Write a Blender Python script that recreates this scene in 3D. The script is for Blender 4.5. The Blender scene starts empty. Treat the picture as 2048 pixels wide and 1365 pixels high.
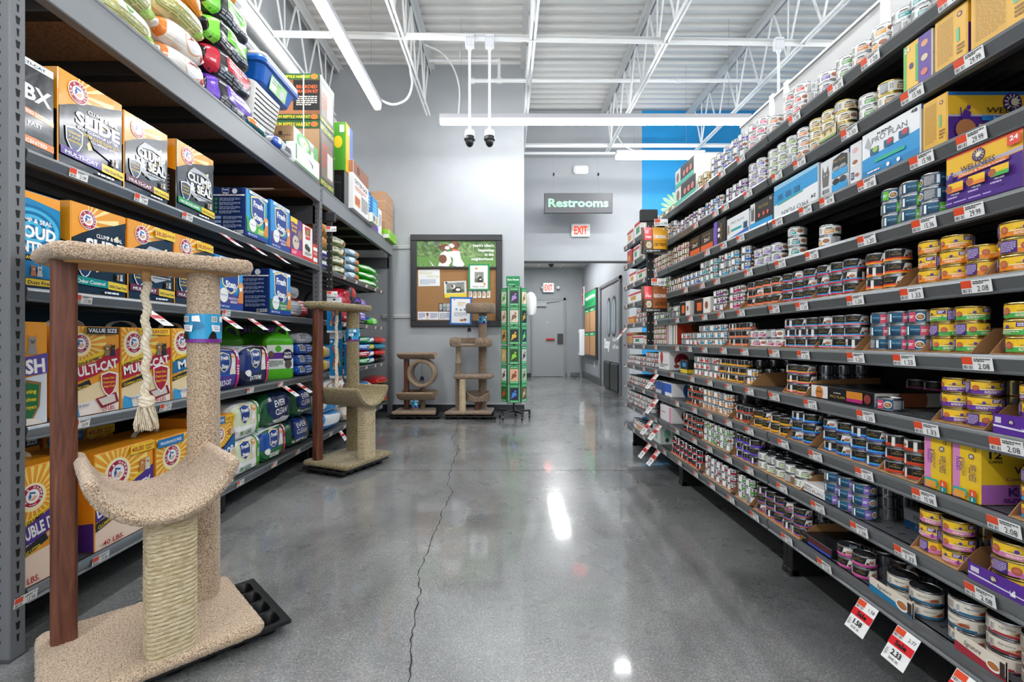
import bpy, math, random
from math import sin, cos, pi, radians, sqrt
from mathutils import Vector, noise
random.seed(7)
# ---------------------------------------------------------------- camera, world, exposure
F, H = 940.0, 0.995            # focal length in pixels of the 2048 frame, camera height
VX, VY = 1012.0, 680.0         # vanishing point of the aisle
SC = bpy.context.scene
COL = SC.collection
cd = bpy.data.cameras.new('camera'); cam = bpy.data.objects.new('camera', cd); COL.objects.link(cam)
cam.location = (0, 0, H); cam.rotation_euler = (pi/2, 0, 0)
cd.sensor_width = 36; cd.lens = F/2048*36; cd.shift_x = 12/2048; cd.shift_y = -2.5/2048
cd.clip_start = .02; cd.clip_end = 60
SC.camera = cam
SC.view_settings.view_transform = 'Standard'; SC.view_settings.look = 'None'
SC.view_settings.gamma = 1; SC.view_settings.use_curve_mapping = False
SC.view_settings.exposure = 1.74
W = bpy.data.worlds.new('store_air'); SC.world = W; W.use_nodes = True
W.node_tree.nodes['Background'].inputs[0].default_value = (.93, .96, 1, 1)
W.node_tree.nodes['Background'].inputs[1].default_value = .42
LAMP = 1.0                     # strength of the strip fixtures
SC.cycles.max_bounces = 6; SC.cycles.diffuse_bounces = 4
# ---------------------------------------------------------------- colour, materials
def lin(c):
    if isinstance(c, (tuple, list)): return (c[0], c[1], c[2], 1)
    o = []
    for s in (16, 8, 0):
        v = ((c >> s) & 255)/255
        o.append(v/12.92 if v <= .04045 else ((v+.055)/1.055)**2.4)
    return (o[0], o[1], o[2], 1)
def mat(name, rough=.5, metal=0, col=None, coat=0, spec=.5, bump=None, emis=None):
    m = bpy.data.materials.new(name); m.use_nodes = True
    nt = m.node_tree; b = nt.nodes['Principled BSDF']
    b.inputs['Roughness'].default_value = rough; b.inputs['Metallic'].default_value = metal
    b.inputs['Specular IOR Level'].default_value = spec
    b.inputs['Coat Weight'].default_value = coat; b.inputs['Coat Roughness'].default_value = .08
    if col is None:
        a = nt.nodes.new('ShaderNodeAttribute'); a.attribute_name = 'Col'
        nt.links.new(a.outputs['Color'], b.inputs['Base Color'])
    else: b.inputs['Base Color'].default_value = lin(col)
    if bump:
        sc, st, di = bump
        n = nt.nodes.new('ShaderNodeTexNoise'); n.inputs['Scale'].default_value = sc; n.inputs['Detail'].default_value = 4
        tc = nt.nodes.new('ShaderNodeTexCoord'); nt.links.new(tc.outputs['Object'], n.inputs['Vector'])
        bp = nt.nodes.new('ShaderNodeBump'); bp.inputs['Strength'].default_value = st; bp.inputs['Distance'].default_value = di
        nt.links.new(n.outputs['Fac'], bp.inputs['Height']); nt.links.new(bp.outputs['Normal'], b.inputs['Normal'])
    if emis:
        b.inputs['Emission Color'].default_value = lin(emis[0]); b.inputs['Emission Strength'].default_value = emis[1]
    return m
def ramp(nt, src, stops):
    r = nt.nodes.new('ShaderNodeValToRGB'); nt.links.new(src, r.inputs[0])
    e = r.color_ramp.elements
    while len(e) < len(stops): e.new(.5)
    for k, (p, c) in enumerate(stops): e[k].position = p; e[k].color = lin(c)
    return r
def noise_mat(name, stops, scale, rough=.8, detail=6, bump=(0, 0), stretch=(1, 1, 1), metal=0, spec=.5, bscale=None, ndist=0, nrough=.6):
    m = mat(name, rough, metal, 0x888888, spec=spec); nt = m.node_tree; b = nt.nodes['Principled BSDF']
    tc = nt.nodes.new('ShaderNodeTexCoord'); mp = nt.nodes.new('ShaderNodeMapping'); mp.inputs['Scale'].default_value = stretch
    n = nt.nodes.new('ShaderNodeTexNoise'); n.inputs['Scale'].default_value = scale; n.inputs['Detail'].default_value = detail
    n.inputs['Distortion'].default_value = ndist; n.inputs['Roughness'].default_value = nrough
    nt.links.new(tc.outputs['Object'], mp.inputs[0]); nt.links.new(mp.outputs[0], n.inputs['Vector'])
    r = ramp(nt, n.outputs['Fac'], stops); nt.links.new(r.outputs[0], b.inputs['Base Color'])
    if bump[0]:
        n2 = n
        if bscale:
            n2 = nt.nodes.new('ShaderNodeTexNoise'); n2.inputs['Scale'].default_value = bscale; n2.inputs['Detail'].default_value = 3
            nt.links.new(mp.outputs[0], n2.inputs['Vector'])
        bp = nt.nodes.new('ShaderNodeBump'); bp.inputs['Strength'].default_value = bump[0]; bp.inputs['Distance'].default_value = bump[1]
        nt.links.new(n2.outputs['Fac'], bp.inputs['Height']); nt.links.new(bp.outputs['Normal'], b.inputs['Normal'])
    return m
CARD = mat('printed_card', .38, spec=.5)
GLOSS = mat('glossy_print', .24, coat=.35, bump=(9, .3, .01))
MATTE = mat('matte_colour', .8)
FILM = mat('bag_film', .28, coat=.3, bump=(28, .5, .006))
PLAS = mat('plastic', .3)
PAINT = mat('powder_coat', .42)
TIN = mat('can_steel', .2, metal=.95)
RAIL = mat('rail_steel', .33, metal=.6)
CHROME = mat('chrome', .12, metal=1)
# ---------------------------------------------------------------- mesh builder
class MB:
    def __init__(s): s.v = []; s.f = []; s.c = []; s.m = []; s.mats = []
    def mi(s, m):
        if m not in s.mats: s.mats.append(m)
        return s.mats.index(m)
    def add(s, vs, fs, c, m=CARD):
        o = len(s.v); k = s.mi(m); s.v.extend(vs); c = lin(c)
        for f in fs: s.f.append(tuple(i+o for i in f)); s.c.append(c); s.m.append(k)
    def box(s, x0, x1, y0, y1, z0, z1, c, m=CARD):
        s.add([(x, y, z) for x in (x0, x1) for y in (y0, y1) for z in (z0, z1)],
              [(0, 1, 3, 2), (4, 6, 7, 5), (0, 4, 5, 1), (2, 3, 7, 6), (0, 2, 6, 4), (1, 5, 7, 3)], c, m); return s
    def rbox(s, x0, x1, y0, y1, z0, z1, c, m=CARD, r=.004):
        # box whose twelve edges are chamfered
        vs = []; X = (x0, x1); Y = (y0, y1); Z = (z0, z1); idx = {}
        for i in (0, 1):
            for j in (0, 1):
                for k in (0, 1):
                    a, b, d = (1-2*i)*r, (1-2*j)*r, (1-2*k)*r
                    for ax, p in (('x', (X[i], Y[j]+b, Z[k]+d)), ('y', (X[i]+a, Y[j], Z[k]+d)), ('z', (X[i]+a, Y[j]+b, Z[k]))):
                        idx[ax, i, j, k] = len(vs); vs.append(p)
        fs = []
        for i in (0, 1):
            q = [idx['x', i, j, k] for j, k in ((0, 0), (0, 1), (1, 1), (1, 0))]; fs.append(q if i == 0 else q[::-1])
            q = [idx['y', j, i, k] for j, k in ((0, 0), (1, 0), (1, 1), (0, 1))]; fs.append(q if i == 0 else q[::-1])
            q = [idx['z', j, k, i] for j, k in ((0, 0), (0, 1), (1, 1), (1, 0))]; fs.append(q if i == 0 else q[::-1])
        for i in (0, 1):
            for j in (0, 1):
                a = [idx['x', i, j, 0], idx['x', i, j, 1], idx['y', i, j, 1], idx['y', i, j, 0]]; fs.append(a if (i+j) % 2 else a[::-1])
                a = [idx['x', i, 0, j], idx['x', i, 1, j], idx['z', i, 1, j], idx['z', i, 0, j]]; fs.append(a[::-1] if (i+j) % 2 else a)
                a = [idx['y', 0, i, j], idx['y', 1, i, j], idx['z', 1, i, j], idx['z', 0, i, j]]; fs.append(a if (i+j) % 2 else a[::-1])
                for k in (0, 1):
                    a = [idx['x', i, j, k], idx['y', i, j, k], idx['z', i, j, k]]; fs.append(a if (i+j+k) % 2 else a[::-1])
        s.add(vs, fs, c, m); return s
    def loft(s, rings, c, m=CARD, cap=True, closed=True, cc=None):
        n = len(rings[0]); o = len(s.v); vs = [p for r in rings for p in r]; k = s.mi(m); s.v.extend(vs)
        for i in range(len(rings)-1):
            col = lin(cc[i]) if cc else lin(c)
            for j in range(n if closed else n-1):
                a, b = o+i*n+j, o+i*n+(j+1) % n
                s.f.append((a, b, b+n, a+n)); s.c.append(col); s.m.append(k)
        if cap and closed:
            e = o+(len(rings)-1)*n
            s.f.append(tuple(range(o, o+n))[::-1]); s.c.append(lin(cc[0] if cc else c)); s.m.append(k)
            s.f.append(tuple(range(e, e+n))); s.c.append(lin(cc[-1] if cc else c)); s.m.append(k)
        return s
    def lathe(s, prof, c, m=CARD, seg=24, at=(0, 0, 0), cap=True, cc=None, axis='z'):
        R = []
        for r, z in prof:
            ring = []
            for j in range(seg):
                a = 2*pi*j/seg; x, y = r*cos(a), r*sin(a)
                ring.append((at[0]+x, at[1]+y, at[2]+z) if axis == 'z' else (at[0]+x, at[1]-z, at[2]+y) if axis == 'y' else (at[0]+z, at[1]+x, at[2]+y))
            R.append(ring)
        return s.loft(R, c, m, cap, cc=cc)
    def tube(s, pts, r, c, m=CARD, seg=8, cap=True):
        pts = [Vector(p) for p in pts]; R = []; ref = None
        for i, p in enumerate(pts):
            t = (pts[min(i+1, len(pts)-1)]-pts[max(i-1, 0)]).normalized()
            if ref is None:
                ref = Vector((0, 0, 1)) if abs(t.z) < .9 else Vector((1, 0, 0))
            u = t.cross(ref).normalized(); w = u.cross(t).normalized(); ref = w
            rr = r[i] if isinstance(r, (list, tuple)) else r
            R.append([tuple(p+u*rr*cos(2*pi*j/seg)+w*rr*sin(2*pi*j/seg)) for j in range(seg)])
        return s.loft(R, c, m, cap)
    def xf(s, fn): s.v = [fn(*p) for p in s.v]; return s
    def build(s, name, parent=None, smooth=True, loc=None, rz=0, ang=32):
        me = bpy.data.meshes.new(name); me.from_pydata(s.v, [], s.f)
        for m in s.mats: me.materials.append(m)
        me.polygons.foreach_set('material_index', s.m)
        a = me.color_attributes.new('Col', 'FLOAT_COLOR', 'CORNER'); buf = []
        for f, c in zip(s.f, s.c): buf.extend(c*len(f))
        a.data.foreach_set('color', buf)
        me.update()
        if smooth: me.shade_smooth(); me.set_sharp_from_angle(angle=radians(ang))
        o = bpy.data.objects.new(name, me); COL.objects.link(o)
        if parent: o.parent = parent
        if loc: o.location = loc
        o.rotation_euler.z = rz
        return o
def tag(o, label=None, cat=None, group=None, kind=None):
    if label: o['label'] = label
    if cat: o['category'] = cat
    if group: o['group'] = group
    if kind: o['kind'] = kind
    return o
def thing(name, label, cat, loc=(0, 0, 0), rz=0, group=None):
    o = bpy.data.objects.new(name, None); COL.objects.link(o); o.empty_display_size = .1
    o.location = loc; o.rotation_euler.z = rz
    return tag(o, label, cat, group)
def dup(root, loc=None, rz=None, label=None, group=None, parent=None):
    r = root.copy(); COL.objects.link(r)
    if loc is not None: r.location = loc
    if rz is not None: r.rotation_euler.z = rz
    if parent: r.parent = parent
    for ch in list(root.children):
        c = ch.copy(); COL.objects.link(c); c.parent = r
        for g in ch.children:
            d = g.copy(); COL.objects.link(d); d.parent = c
    return tag(r, label, None, group)
def struct(name, mb, **k): return tag(mb.build(name, **k), kind='structure')
def at(x, y, D): return Vector(((x-VX)*D/F, D, H+(VY-y)*D/F))   # a pixel seen at depth D
# ---------------------------------------------------------------- flat artwork for printed faces
_tc = {}
def text_tris(s, bold):
    k = (s, bold)
    if k in _tc: return _tc[k]
    cu = bpy.data.curves.new('t', 'FONT'); cu.body = s; cu.size = 1; cu.resolution_u = 2; cu.offset = bold; cu.fill_mode = 'FRONT'
    ob = bpy.data.objects.new('t', cu); me = ob.to_mesh(); me.calc_loop_triangles()
    V = [(v.co.x, v.co.y) for v in me.vertices]
    T = [[V[i] for i in t.vertices] for t in me.loop_triangles]
    ob.to_mesh_clear(); bpy.data.objects.remove(ob); bpy.data.curves.remove(cu)
    xs = [p[0] for t in T for p in t] or [0, 1]
    _tc[k] = (T, min(xs), max(xs)); return _tc[k]
def clip(poly, ax, v, keep_gt):
    out = []; n = len(poly)
    for i in range(n):
        a, b = poly[i], poly[(i+1) % n]
        ia = a[ax] >= v if keep_gt else a[ax] <= v; ib = b[ax] >= v if keep_gt else b[ax] <= v
        if ia: out.append(a)
        if ia != ib:
            t = (v-a[ax])/(b[ax]-a[ax]); out.append((a[0]+t*(b[0]-a[0]), a[1]+t*(b[1]-a[1])))
    return out
class Art:
    def __init__(s, w, h): s.w = w; s.h = h; s.it = []; s.n = 0
    def _p(s, pts, c, layer): 
        for ax, lo, hi in ((0, 0, s.w), (1, 0, s.h)):
            if len(pts) > 2 and min(p[ax] for p in pts) < lo: pts = clip(pts, ax, lo, True)
            if len(pts) > 2 and max(p[ax] for p in pts) > hi: pts = clip(pts, ax, hi, False)
        if len(pts) > 2: s.it.append((pts, c, layer))
    def P(s, pts, c):
        s.n += 1; s._p([(x*s.w, y*s.h) for x, y in pts], c, s.n); return s
    def R(s, x0, y0, x1, y1, c): return s.P([(x0, y0), (x1, y0), (x1, y1), (x0, y1)], c)
    def E(s, cx, cy, rx, ry, c, n=20, a0=0, a1=360):      # radii as fractions of width
        s.n += 1
        s._p([(cx*s.w+rx*s.w*cos(radians(a0+(a1-a0)*i/n)), cy*s.h+ry*s.w*sin(radians(a0+(a1-a0)*i/n))) for i in range(n+(a1-a0 < 360))], c, s.n); return s
    def rays(s, cx, cy, r, n, c):
        s.n += 1
        for i in range(n):
            a = 2*pi*i/n
            s._p([(cx*s.w+r*.25*s.w*cos(a), cy*s.h+r*.25*s.w*sin(a)), (cx*s.w+r*s.w*cos(a-.5*pi/n), cy*s.h+r*s.w*sin(a-.5*pi/n)), (cx*s.w+r*s.w*cos(a+.5*pi/n), cy*s.h+r*s.w*sin(a+.5*pi/n))], c, s.n)
        return s
    def T(s, t, x, y, h, c, w=None, al='c', b=.02, rot=0, sk=0):    # baseline at y, cap height h (fraction of height), width w (fraction)
        T, x0, x1 = text_tris(t, b); sc = h*s.h/.70; sx = sc
        if w: sx = min(sc*1.6, w*s.w/(x1-x0)) if w > 0 else sc
        if w is None: sx = sc
        wd = (x1-x0)*sx; ox = -x0*sx-(wd/2 if al == 'c' else wd if al == 'r' else 0)
        ca, sa = cos(radians(rot)), sin(radians(rot)); s.n += 1
        for tr in T:
            q = []
            for px, py in tr:
                X = px*sx+ox+sk*py*sc; Y = py*sc
                q.append((x*s.w+X*ca-Y*sa, y*s.h+X*sa+Y*ca))
            s._p(q, c, s.n)
        return s
    def arc(s, t, cx, cy, r, h, c, a0, a1, b=.03):            # letters round a circle, radii as fractions of width
        s.n += 1; n = len(t)
        for i, ch in enumerate(t):
            if ch == ' ': continue
            T, x0, x1 = text_tris(ch, b); a = radians(a0+(a1-a0)*i/max(1, n-1)); up = 1 if a1 < a0 else -1
            sc = h*s.w/.7; m = (x0+x1)/2
            for tr in T:
                q = []
                for px, py in tr:
                    X = (px-m)*sc; Y = py*sc-h*s.w*.5
                    q.append((cx*s.w+(r*s.w+Y*up)*cos(a)+X*sin(a)*up, cy*s.h+(r*s.w+Y*up)*sin(a)-X*cos(a)*up))
                s._p(q, c, s.n)
        return s
    def bars(s, x0, y0, x1, y1, n=14, c=0x111111, bg=0xf4f4f4):
        s.R(x0, y0, x1, y1, bg); s.n += 1; rnd = random.Random(n)
        for i in range(n):
            a = x0+(x1-x0)*(i+.3)/(n+.3); b = a+(x1-x0)/n*rnd.choice((.3, .5, .7))
            s._p([(a*s.w, (y0+.1*(y1-y0))*s.h), (b*s.w, (y0+.1*(y1-y0))*s.h), (b*s.w, (y1-.1*(y1-y0))*s.h), (a*s.w, (y1-.1*(y1-y0))*s.h)], c, s.n)
        return s
    def lines(s, x0, y0, x1, y1, n, c, seed=1):               # small print too fine to read
        s.n += 1; rnd = random.Random(seed)
        for i in range(n):
            y = y1-(y1-y0)*(i+.5)/n; t = (y1-y0)/n*.28; x = x0
            while x < x1-.01:
                l = (x1-x0)*rnd.uniform(.08, .22); e = min(x1, x+l)
                if i == n-1 and x > x0+(x1-x0)*.6: break
                s._p([(x*s.w, (y-t)*s.h), (e*s.w, (y-t)*s.h), (e*s.w, (y+t)*s.h), (x*s.w, (y+t)*s.h)], c, s.n); x = e+(x1-x0)*.03
        return s
    def put(s, mb, fn, m=CARD, su=None, sv=None, dl=.00022):
        for pts, c, l in s.it:
            ps = [pts]
            for ax, st in ((0, su), (1, sv)):
                if not st: continue
                nx = []
                for p in ps:
                    lo = min(q[ax] for q in p); hi = max(q[ax] for q in p)
                    k0, k1 = math.floor(lo/st+1e-6), math.ceil(hi/st-1e-6)
                    if k1-k0 <= 1: nx.append(p); continue
                    for k in range(k0, k1):
                        q = clip(p, ax, k*st, True) if k > k0 else p
                        if len(q) > 2: q = clip(q, ax, (k+1)*st, False)
                        if len(q) > 2: nx.append(q)
                ps = nx
            for p in ps: mb.add([fn(x, y, l*dl) for x, y in p], [tuple(range(len(p)))], c, m)
        return mb
def front(x0, y, z0): return lambda u, v, l: (x0+u, y-l, z0+v)          # face looking along -y
def side_l(x, y1, z0): return lambda u, v, l: (x-l, y1-u, z0+v)         # face looking along -x, u from back to front
def side_r(x, y0, z0): return lambda u, v, l: (x+l, y0+u, z0+v)         # face looking along +x
# ================================================================ lamps
EMI = mat('lit_diffuser', .4, 0, 0xffffff, emis=(0xfbfdff, 17.0*LAMP))
EMI2 = mat('lit_troffer', .4, 0, 0xffffff, emis=(0xfbfdff, 14.0*LAMP))
WHT = 0xf2f3f2
def strip_light(x0, x1, y0, y1, z, seg, label, along):
    cx, cy = (x0+x1)/2, (y0+y1)/2
    t = thing('strip_light', label, 'ceiling light', (cx, cy, z), 0, 'linear strip lights')
    L = (x1-x0) if along == 'x' else (y1-y0); n = max(1, round(L/seg)); sl = L/n
    def sw(x, y, zz): return (x, y, zz) if along == 'x' else (y, x, zz)
    m = MB(); m.rbox(-L/2, L/2, -.047, .047, .016, .075, 0xc4c4c9, PAINT, .006); m.xf(sw); m.build('housing', t)
    for k in range(n):
        a = -L/2+k*sl+.006; b = a+sl-.012; m = MB()
        pr = [(-.041, .018), (-.036, -.02), (-.022, -.034), (.022, -.034), (.036, -.02), (.041, .018)]
        m.loft([[(a, y, zz) for y, zz in pr], [(b, y, zz) for y, zz in pr]], 0xffffff, EMI); m.xf(sw); m.build('diffuser', t)
        if k: m = MB(); m.box(a-.012, a, -.043, .043, -.037, .022, 0xb8b8bd, PAINT); m.xf(sw); m.build('joint_band', t)
    m = MB()
    for s in (-1, 1):
        a = s*(L/2-.25); p = sw(a, 0, .07); q = sw(a, 0, 4.78-z); m.tube([p, q], .0015, 0x8a8a8a, PAINT, 5)
    m.build('hanging_wire', t); return t
strip_light(-.78, 2.875, 5.50, 5.58, 3.57, 1.22, 'long white strip light across the aisle in front of the two ceiling cameras', 'x')
strip_light(-1.46, -1.38, .2, 5.2, 3.57, 1.25, 'white strip light running down the aisle above the left storage rack', 'y')
strip_light(1.52, 2.74, 6.46, 6.54, 3.53, 1.22, 'short white strip light beside the Restrooms sign, before the blue wall', 'x')
strip_light(-1.46, -1.38, -5.4, -.4, 3.57, 1.25, 'white strip light over the left rack behind the camera', 'y')
strip_light(1.36, 1.44, -4.6, 2.9, 3.57, 1.25, 'white strip light running above the can shelves', 'y')
strip_light(4.2, 4.28, -3, 4.5, 3.57, 1.25, 'white strip light over the next aisle', 'y')
# ================================================================ room shell
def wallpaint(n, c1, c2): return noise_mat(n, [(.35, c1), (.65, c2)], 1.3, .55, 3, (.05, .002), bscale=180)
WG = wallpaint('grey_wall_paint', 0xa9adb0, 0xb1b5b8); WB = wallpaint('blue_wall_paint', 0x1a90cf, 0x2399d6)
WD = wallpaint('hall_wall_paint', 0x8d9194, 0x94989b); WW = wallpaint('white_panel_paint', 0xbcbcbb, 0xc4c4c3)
def concrete():
    m = mat('polished_concrete', .35, 0, 0x6a6e72, spec=.5); nt = m.node_tree; b = nt.nodes['Principled BSDF']
    tc = nt.nodes.new('ShaderNodeTexCoord')
    def nz(sc, de, ro=.6, di=0):
        n = nt.nodes.new('ShaderNodeTexNoise'); n.inputs['Scale'].default_value = sc; n.inputs['Detail'].default_value = de
        n.inputs['Roughness'].default_value = ro; n.inputs['Distortion'].default_value = di
        nt.links.new(tc.outputs['Object'], n.inputs['Vector']); return n
    a = ramp(nt, nz(.9, 9, .66, .4).outputs['Fac'], [(.28, 0x626464), (.43, 0x8e8f8f), (.56, 0xaaabaa), (.74, 0xc6c6c4)])
    f = ramp(nt, nz(150, 3, .8).outputs['Fac'], [(.3, 0x4c4c4c), (.5, 0x828282), (.68, 0xd8d8d8)])
    g = ramp(nt, nz(22, 8, .78, 2.2).outputs['Fac'], [(.34, 0x6e6e6e), (.49, 0x7e7e7e), (.53, 0xb8b8b8), (.57, 0x808080), (.7, 0x8a8a8a)])
    def mix(x, y, fac):
        n = nt.nodes.new('ShaderNodeMix'); n.data_type = 'RGBA'; n.blend_type = 'OVERLAY'; n.inputs[0].default_value = fac
        nt.links.new(x, n.inputs[6]); nt.links.new(y, n.inputs[7]); return n.outputs[2]
    c = mix(mix(a.outputs[0], f.outputs[0], .7), g.outputs[0], .45); nt.links.new(c, b.inputs['Base Color'])
    r = ramp(nt, nz(3, 4).outputs['Fac'], [(.3, 0x848484), (.7, 0xa2a2a2)])
    nt.links.new(r.outputs[0], b.inputs['Roughness'])
    bp = nt.nodes.new('ShaderNodeBump'); bp.inputs['Strength'].default_value = .06; bp.inputs['Distance'].default_value = .003
    nt.links.new(nz(10, 3).outputs['Fac'], bp.inputs['Height']); nt.links.new(bp.outputs['Normal'], b.inputs['Normal']); nt.links.new(bp.outputs['Normal'], b.inputs['Coat Normal'])
    cr = ramp(nt, nz(40, 5, .7).outputs['Fac'], [(.3, 0xb0b0b0), (.7, 0xffffff)]); nt.links.new(cr.outputs[0], b.inputs['Coat Weight'])
    b.inputs['Coat Weight'].default_value = 1; b.inputs['Coat IOR'].default_value = 1.7; b.inputs['Coat Roughness'].default_value = .065
    return m
CONC = concrete()
DB, DR, DH = 6.5, 7.8, 12.6     # board wall, restroom wall, hall end wall
CZ = 4.8
struct('floor', MB().box(-2.6, 9, -6, 12.7, -.05, 0, 0x777777, CONC))
m = MB(); y = -6.0; prof = []
while y < DR:
    prof += [(y, CZ+.04), (y+.018, CZ), (y+.062, CZ), (y+.08, CZ+.04)]; y += .152
m.loft([[(-2.6, a, b) for a, b in prof], [(9, a, b) for a, b in prof]], 0xe9e8e4, PAINT, cap=False, closed=False)
struct('ceiling', m, smooth=False)
struct('ceiling_roof_board', MB().box(-2.6, 9, -6, DR+.2, CZ+.06, CZ+.1, 0xcccccc, MATTE))
struct('wall_left', MB().box(-2.6, -2.43, -6, DB, 0, CZ, 0, WG))
struct('wall_back', MB().box(-2.6, .25, DB, DB+.2, 0, CZ, 0, WG))
struct('wall_return', MB().box(.05, .249, DB+.2, DH, 0, CZ, 0, WG))
struct('wall_restroom', MB().box(.25, 2.257, DR, DR+.15, 2.306, CZ, 0, WG))
struct('wall_hall_front', MB().box(2.05, 2.257, DR, DR+.15, 0, 2.306, 0, WG))
struct('wall_blue', MB().box(2.257, 9, DR-.002, DR+.15, 0, CZ, 0, WB))
struct('trim_lintel', MB().box(.25, 2.06, DR-.004, DR+.154, 2.29, 2.306, 0x4a4c4e, PAINT))
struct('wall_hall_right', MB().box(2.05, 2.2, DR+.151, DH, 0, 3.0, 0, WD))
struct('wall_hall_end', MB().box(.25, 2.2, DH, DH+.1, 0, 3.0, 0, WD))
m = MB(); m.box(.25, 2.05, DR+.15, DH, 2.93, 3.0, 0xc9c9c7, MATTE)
for k in range(1, 4): m.box(.25+k*.6-.008, .25+k*.6+.008, DR+.15, DH, 2.924, 2.93, 0xf0f0f0, PAINT)
for k in range(1, 8): m.box(.25, 2.05, DR+.15+k*.6-.008, DR+.15+k*.6+.008, 2.924, 2.93, 0xf0f0f0, PAINT)
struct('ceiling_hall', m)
struct('baseboard_back', MB().rbox(-2.43, .255, DB-.012, DB, 0, .10, 0x2e3032, PLAS, .004))
struct('trim_back', MB().box(-2.43, .255, DB-.02, DB, .10, .116, 0xb9bbbd, PAINT))
struct('baseboard_hall_end', MB().rbox(.25, 1.62, DH-.012, DH, 0, .1, 0x2e3032, PLAS, .004))
struct('baseboard_hall_right', MB().rbox(2.03, 2.05, 10.2, DH, 0, .16, 0x3a3c3e, PLAS, .006))
# floor crack and saw-cut joint
m = MB(); rnd = random.Random(3)
cp = [(918, 842), (906, 880), (917, 900), (903, 930), (896, 968), (904, 985), (888, 1015), (878, 1048), (860, 1085), (852, 1110), (836, 1145), (840, 1180), (830, 1235), (822, 1290), (818, 1365), (812, 1440)]
pts = []
for (x, y), (x2, y2) in zip(cp, cp[1:]):
    for k in range(6):
        t = k/6; xx = x+(x2-x)*t+rnd.uniform(-3, 3); yy = y+(y2-y)*t; D = F*H/(yy-VY); pts.append(((xx-VX)*D/F, D))
L_ = []; R_ = []
for i, (x, y) in enumerate(pts):
    w = rnd.uniform(.0010, .0034); L_.append((x-w, y, .0006)); R_.append((x+w, y, .0006))
m.loft([L_, R_], 0x1d2023, MATTE, cap=False, closed=False)
struct('floor_crack', m, smooth=False)
struct('floor_joint', MB().box(-1.5, 1.9, 3.575, 3.580, .0002, .0006, 0x33373a, MATTE))
# recessed troffer in the hall
t = thing('recessed_light', 'long recessed light in the restroom hall ceiling', 'ceiling light', (1.17, 10.3, 2.922))
MB().rbox(-.16, .16, -1.25, 1.25, -.006, .01, 0xeeeeee, PAINT, .003).build('frame', t)
MB().box(-.13, .13, -1.2, 1.2, -.010, -.0062, 0xffffff, EMI2).build('diffuser', t)
# ================================================================ joists, bridging, pipes
def joist(X, y1, label, zb=4.03, zt=4.75, y0=-3.0):
    t = thing('roof_joist', label, 'roof joist', (X, y1, zb), 0, 'white open web roof joists')
    m = MB()
    for s in (-1, 1):
        m.box(s*.012, s*.075, y0-y1, .08, .705, .712, 0xd9dad9, PAINT); m.box(s*.012, s*.018, y0-y1, .08, .64, .712, 0xd9dad9, PAINT)
    m.build('top_chord', t, smooth=False)
    m = MB()
    for s in (-1, 1): m.tube([(s*.02, y0-y1, 0), (s*.02, -.12, 0)], .014, WHT, PAINT, 8)
    m.build('bottom_chord', t)
    y = -.12; k = 0
    while y > y0-y1+.4:
        for yy, p, q in ((y, 0, .25), (y, 0, -.05), (y-.0, 0, 0)):
            pass
        a = (0, y-.14, .0); 
        m = MB(); m.tube([(0, y-.02, .67), (0, y-.28, .01)], .0115, WHT, PAINT, 8); m.build('web_bar', t)
        m = MB(); m.tube([(0, y-.28, .01), (0, y-.56, .67)], .0115, WHT, PAINT, 8); m.build('web_bar', t)
        if k % 2 == 0: m = MB(); m.tube([(0, y-.29, .01), (0, y-.30, .67)], .009, WHT, PAINT, 8); m.build('web_bar', t)
        y -= .56; k += 1
    return t
J0 = joist(-2.32, 6.46, 'white web joist beside the left wall, above the reptile habitat boxes')
J1 = joist(-1.05, 6.46, 'white web joist left of the two hanging ceiling cameras')
J2 = joist(.27, 7.72, 'white web joist ending over the corner of the bulletin board wall')
J3 = joist(1.63, 7.72, 'white web joist ending above the Restrooms sign')
J4 = joist(3.04, 7.72, 'white web joist in front of the blue wall')
J5 = joist(4.4, 7.72, 'white web joist farthest right, mostly behind the tall can shelves')
def pipe(name, pts, r, label, cat, c=WHT, parts=()):
    if 'condui' in name:
        P_ = [Vector(pts[0])]+[Vector(p) for p in pts]+[Vector(pts[-1])]; q = []
        for i in range(1, len(P_)-2):
            for k in range(6):
                t = k/6; a, b, c_, d = P_[i-1:i+3]; q.append(tuple(.5*((2*b)+(c_-a)*t+(2*a-5*b+4*c_-d)*t*t+(3*b-a-3*c_+d)*t**3)))
        pts = q+[tuple(P_[-1])]
    t = thing(name, label, cat, pts[0])
    o = Vector(pts[0]); MB().tube([tuple(Vector(p)-o) for p in pts], r, c, PAINT, 12).build('pipe_run', t)
    for nm, a, b, rr in parts: MB().tube([tuple(Vector(a)-o), tuple(Vector(b)-o)], rr, c, PAINT, 12).build(nm, t)
    return t
def angle_bar(x0, D0, x1, D1, z, label, s=.045):
    m = MB(); m.box(0, x1-x0, -.003, .003, -s/2, s/2, WHT, PAINT); m.box(0, x1-x0, -s, .003, s/2-.005, s/2, WHT, PAINT)
    return tag(m.build('bridging_angle', smooth=False, loc=(x0, D0, z), rz=math.atan2(D1-D0, x1-x0)), label, 'steel brace', 'horizontal bridging angles')
angle_bar(-2.40, 4.68, 4.4, 4.86, 4.03, 'white bridging angle crossing the ceiling over the ceiling cameras')
angle_bar(.25, 7.42, 4.6, 7.42, 4.055, 'white bridging angle in front of the blue wall, above the short strip light')
angle_bar(.27, 7.5, 3.6, 7.5, 3.97, 'thin white rail just below the bridging angle by the blue wall', .025)
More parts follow.
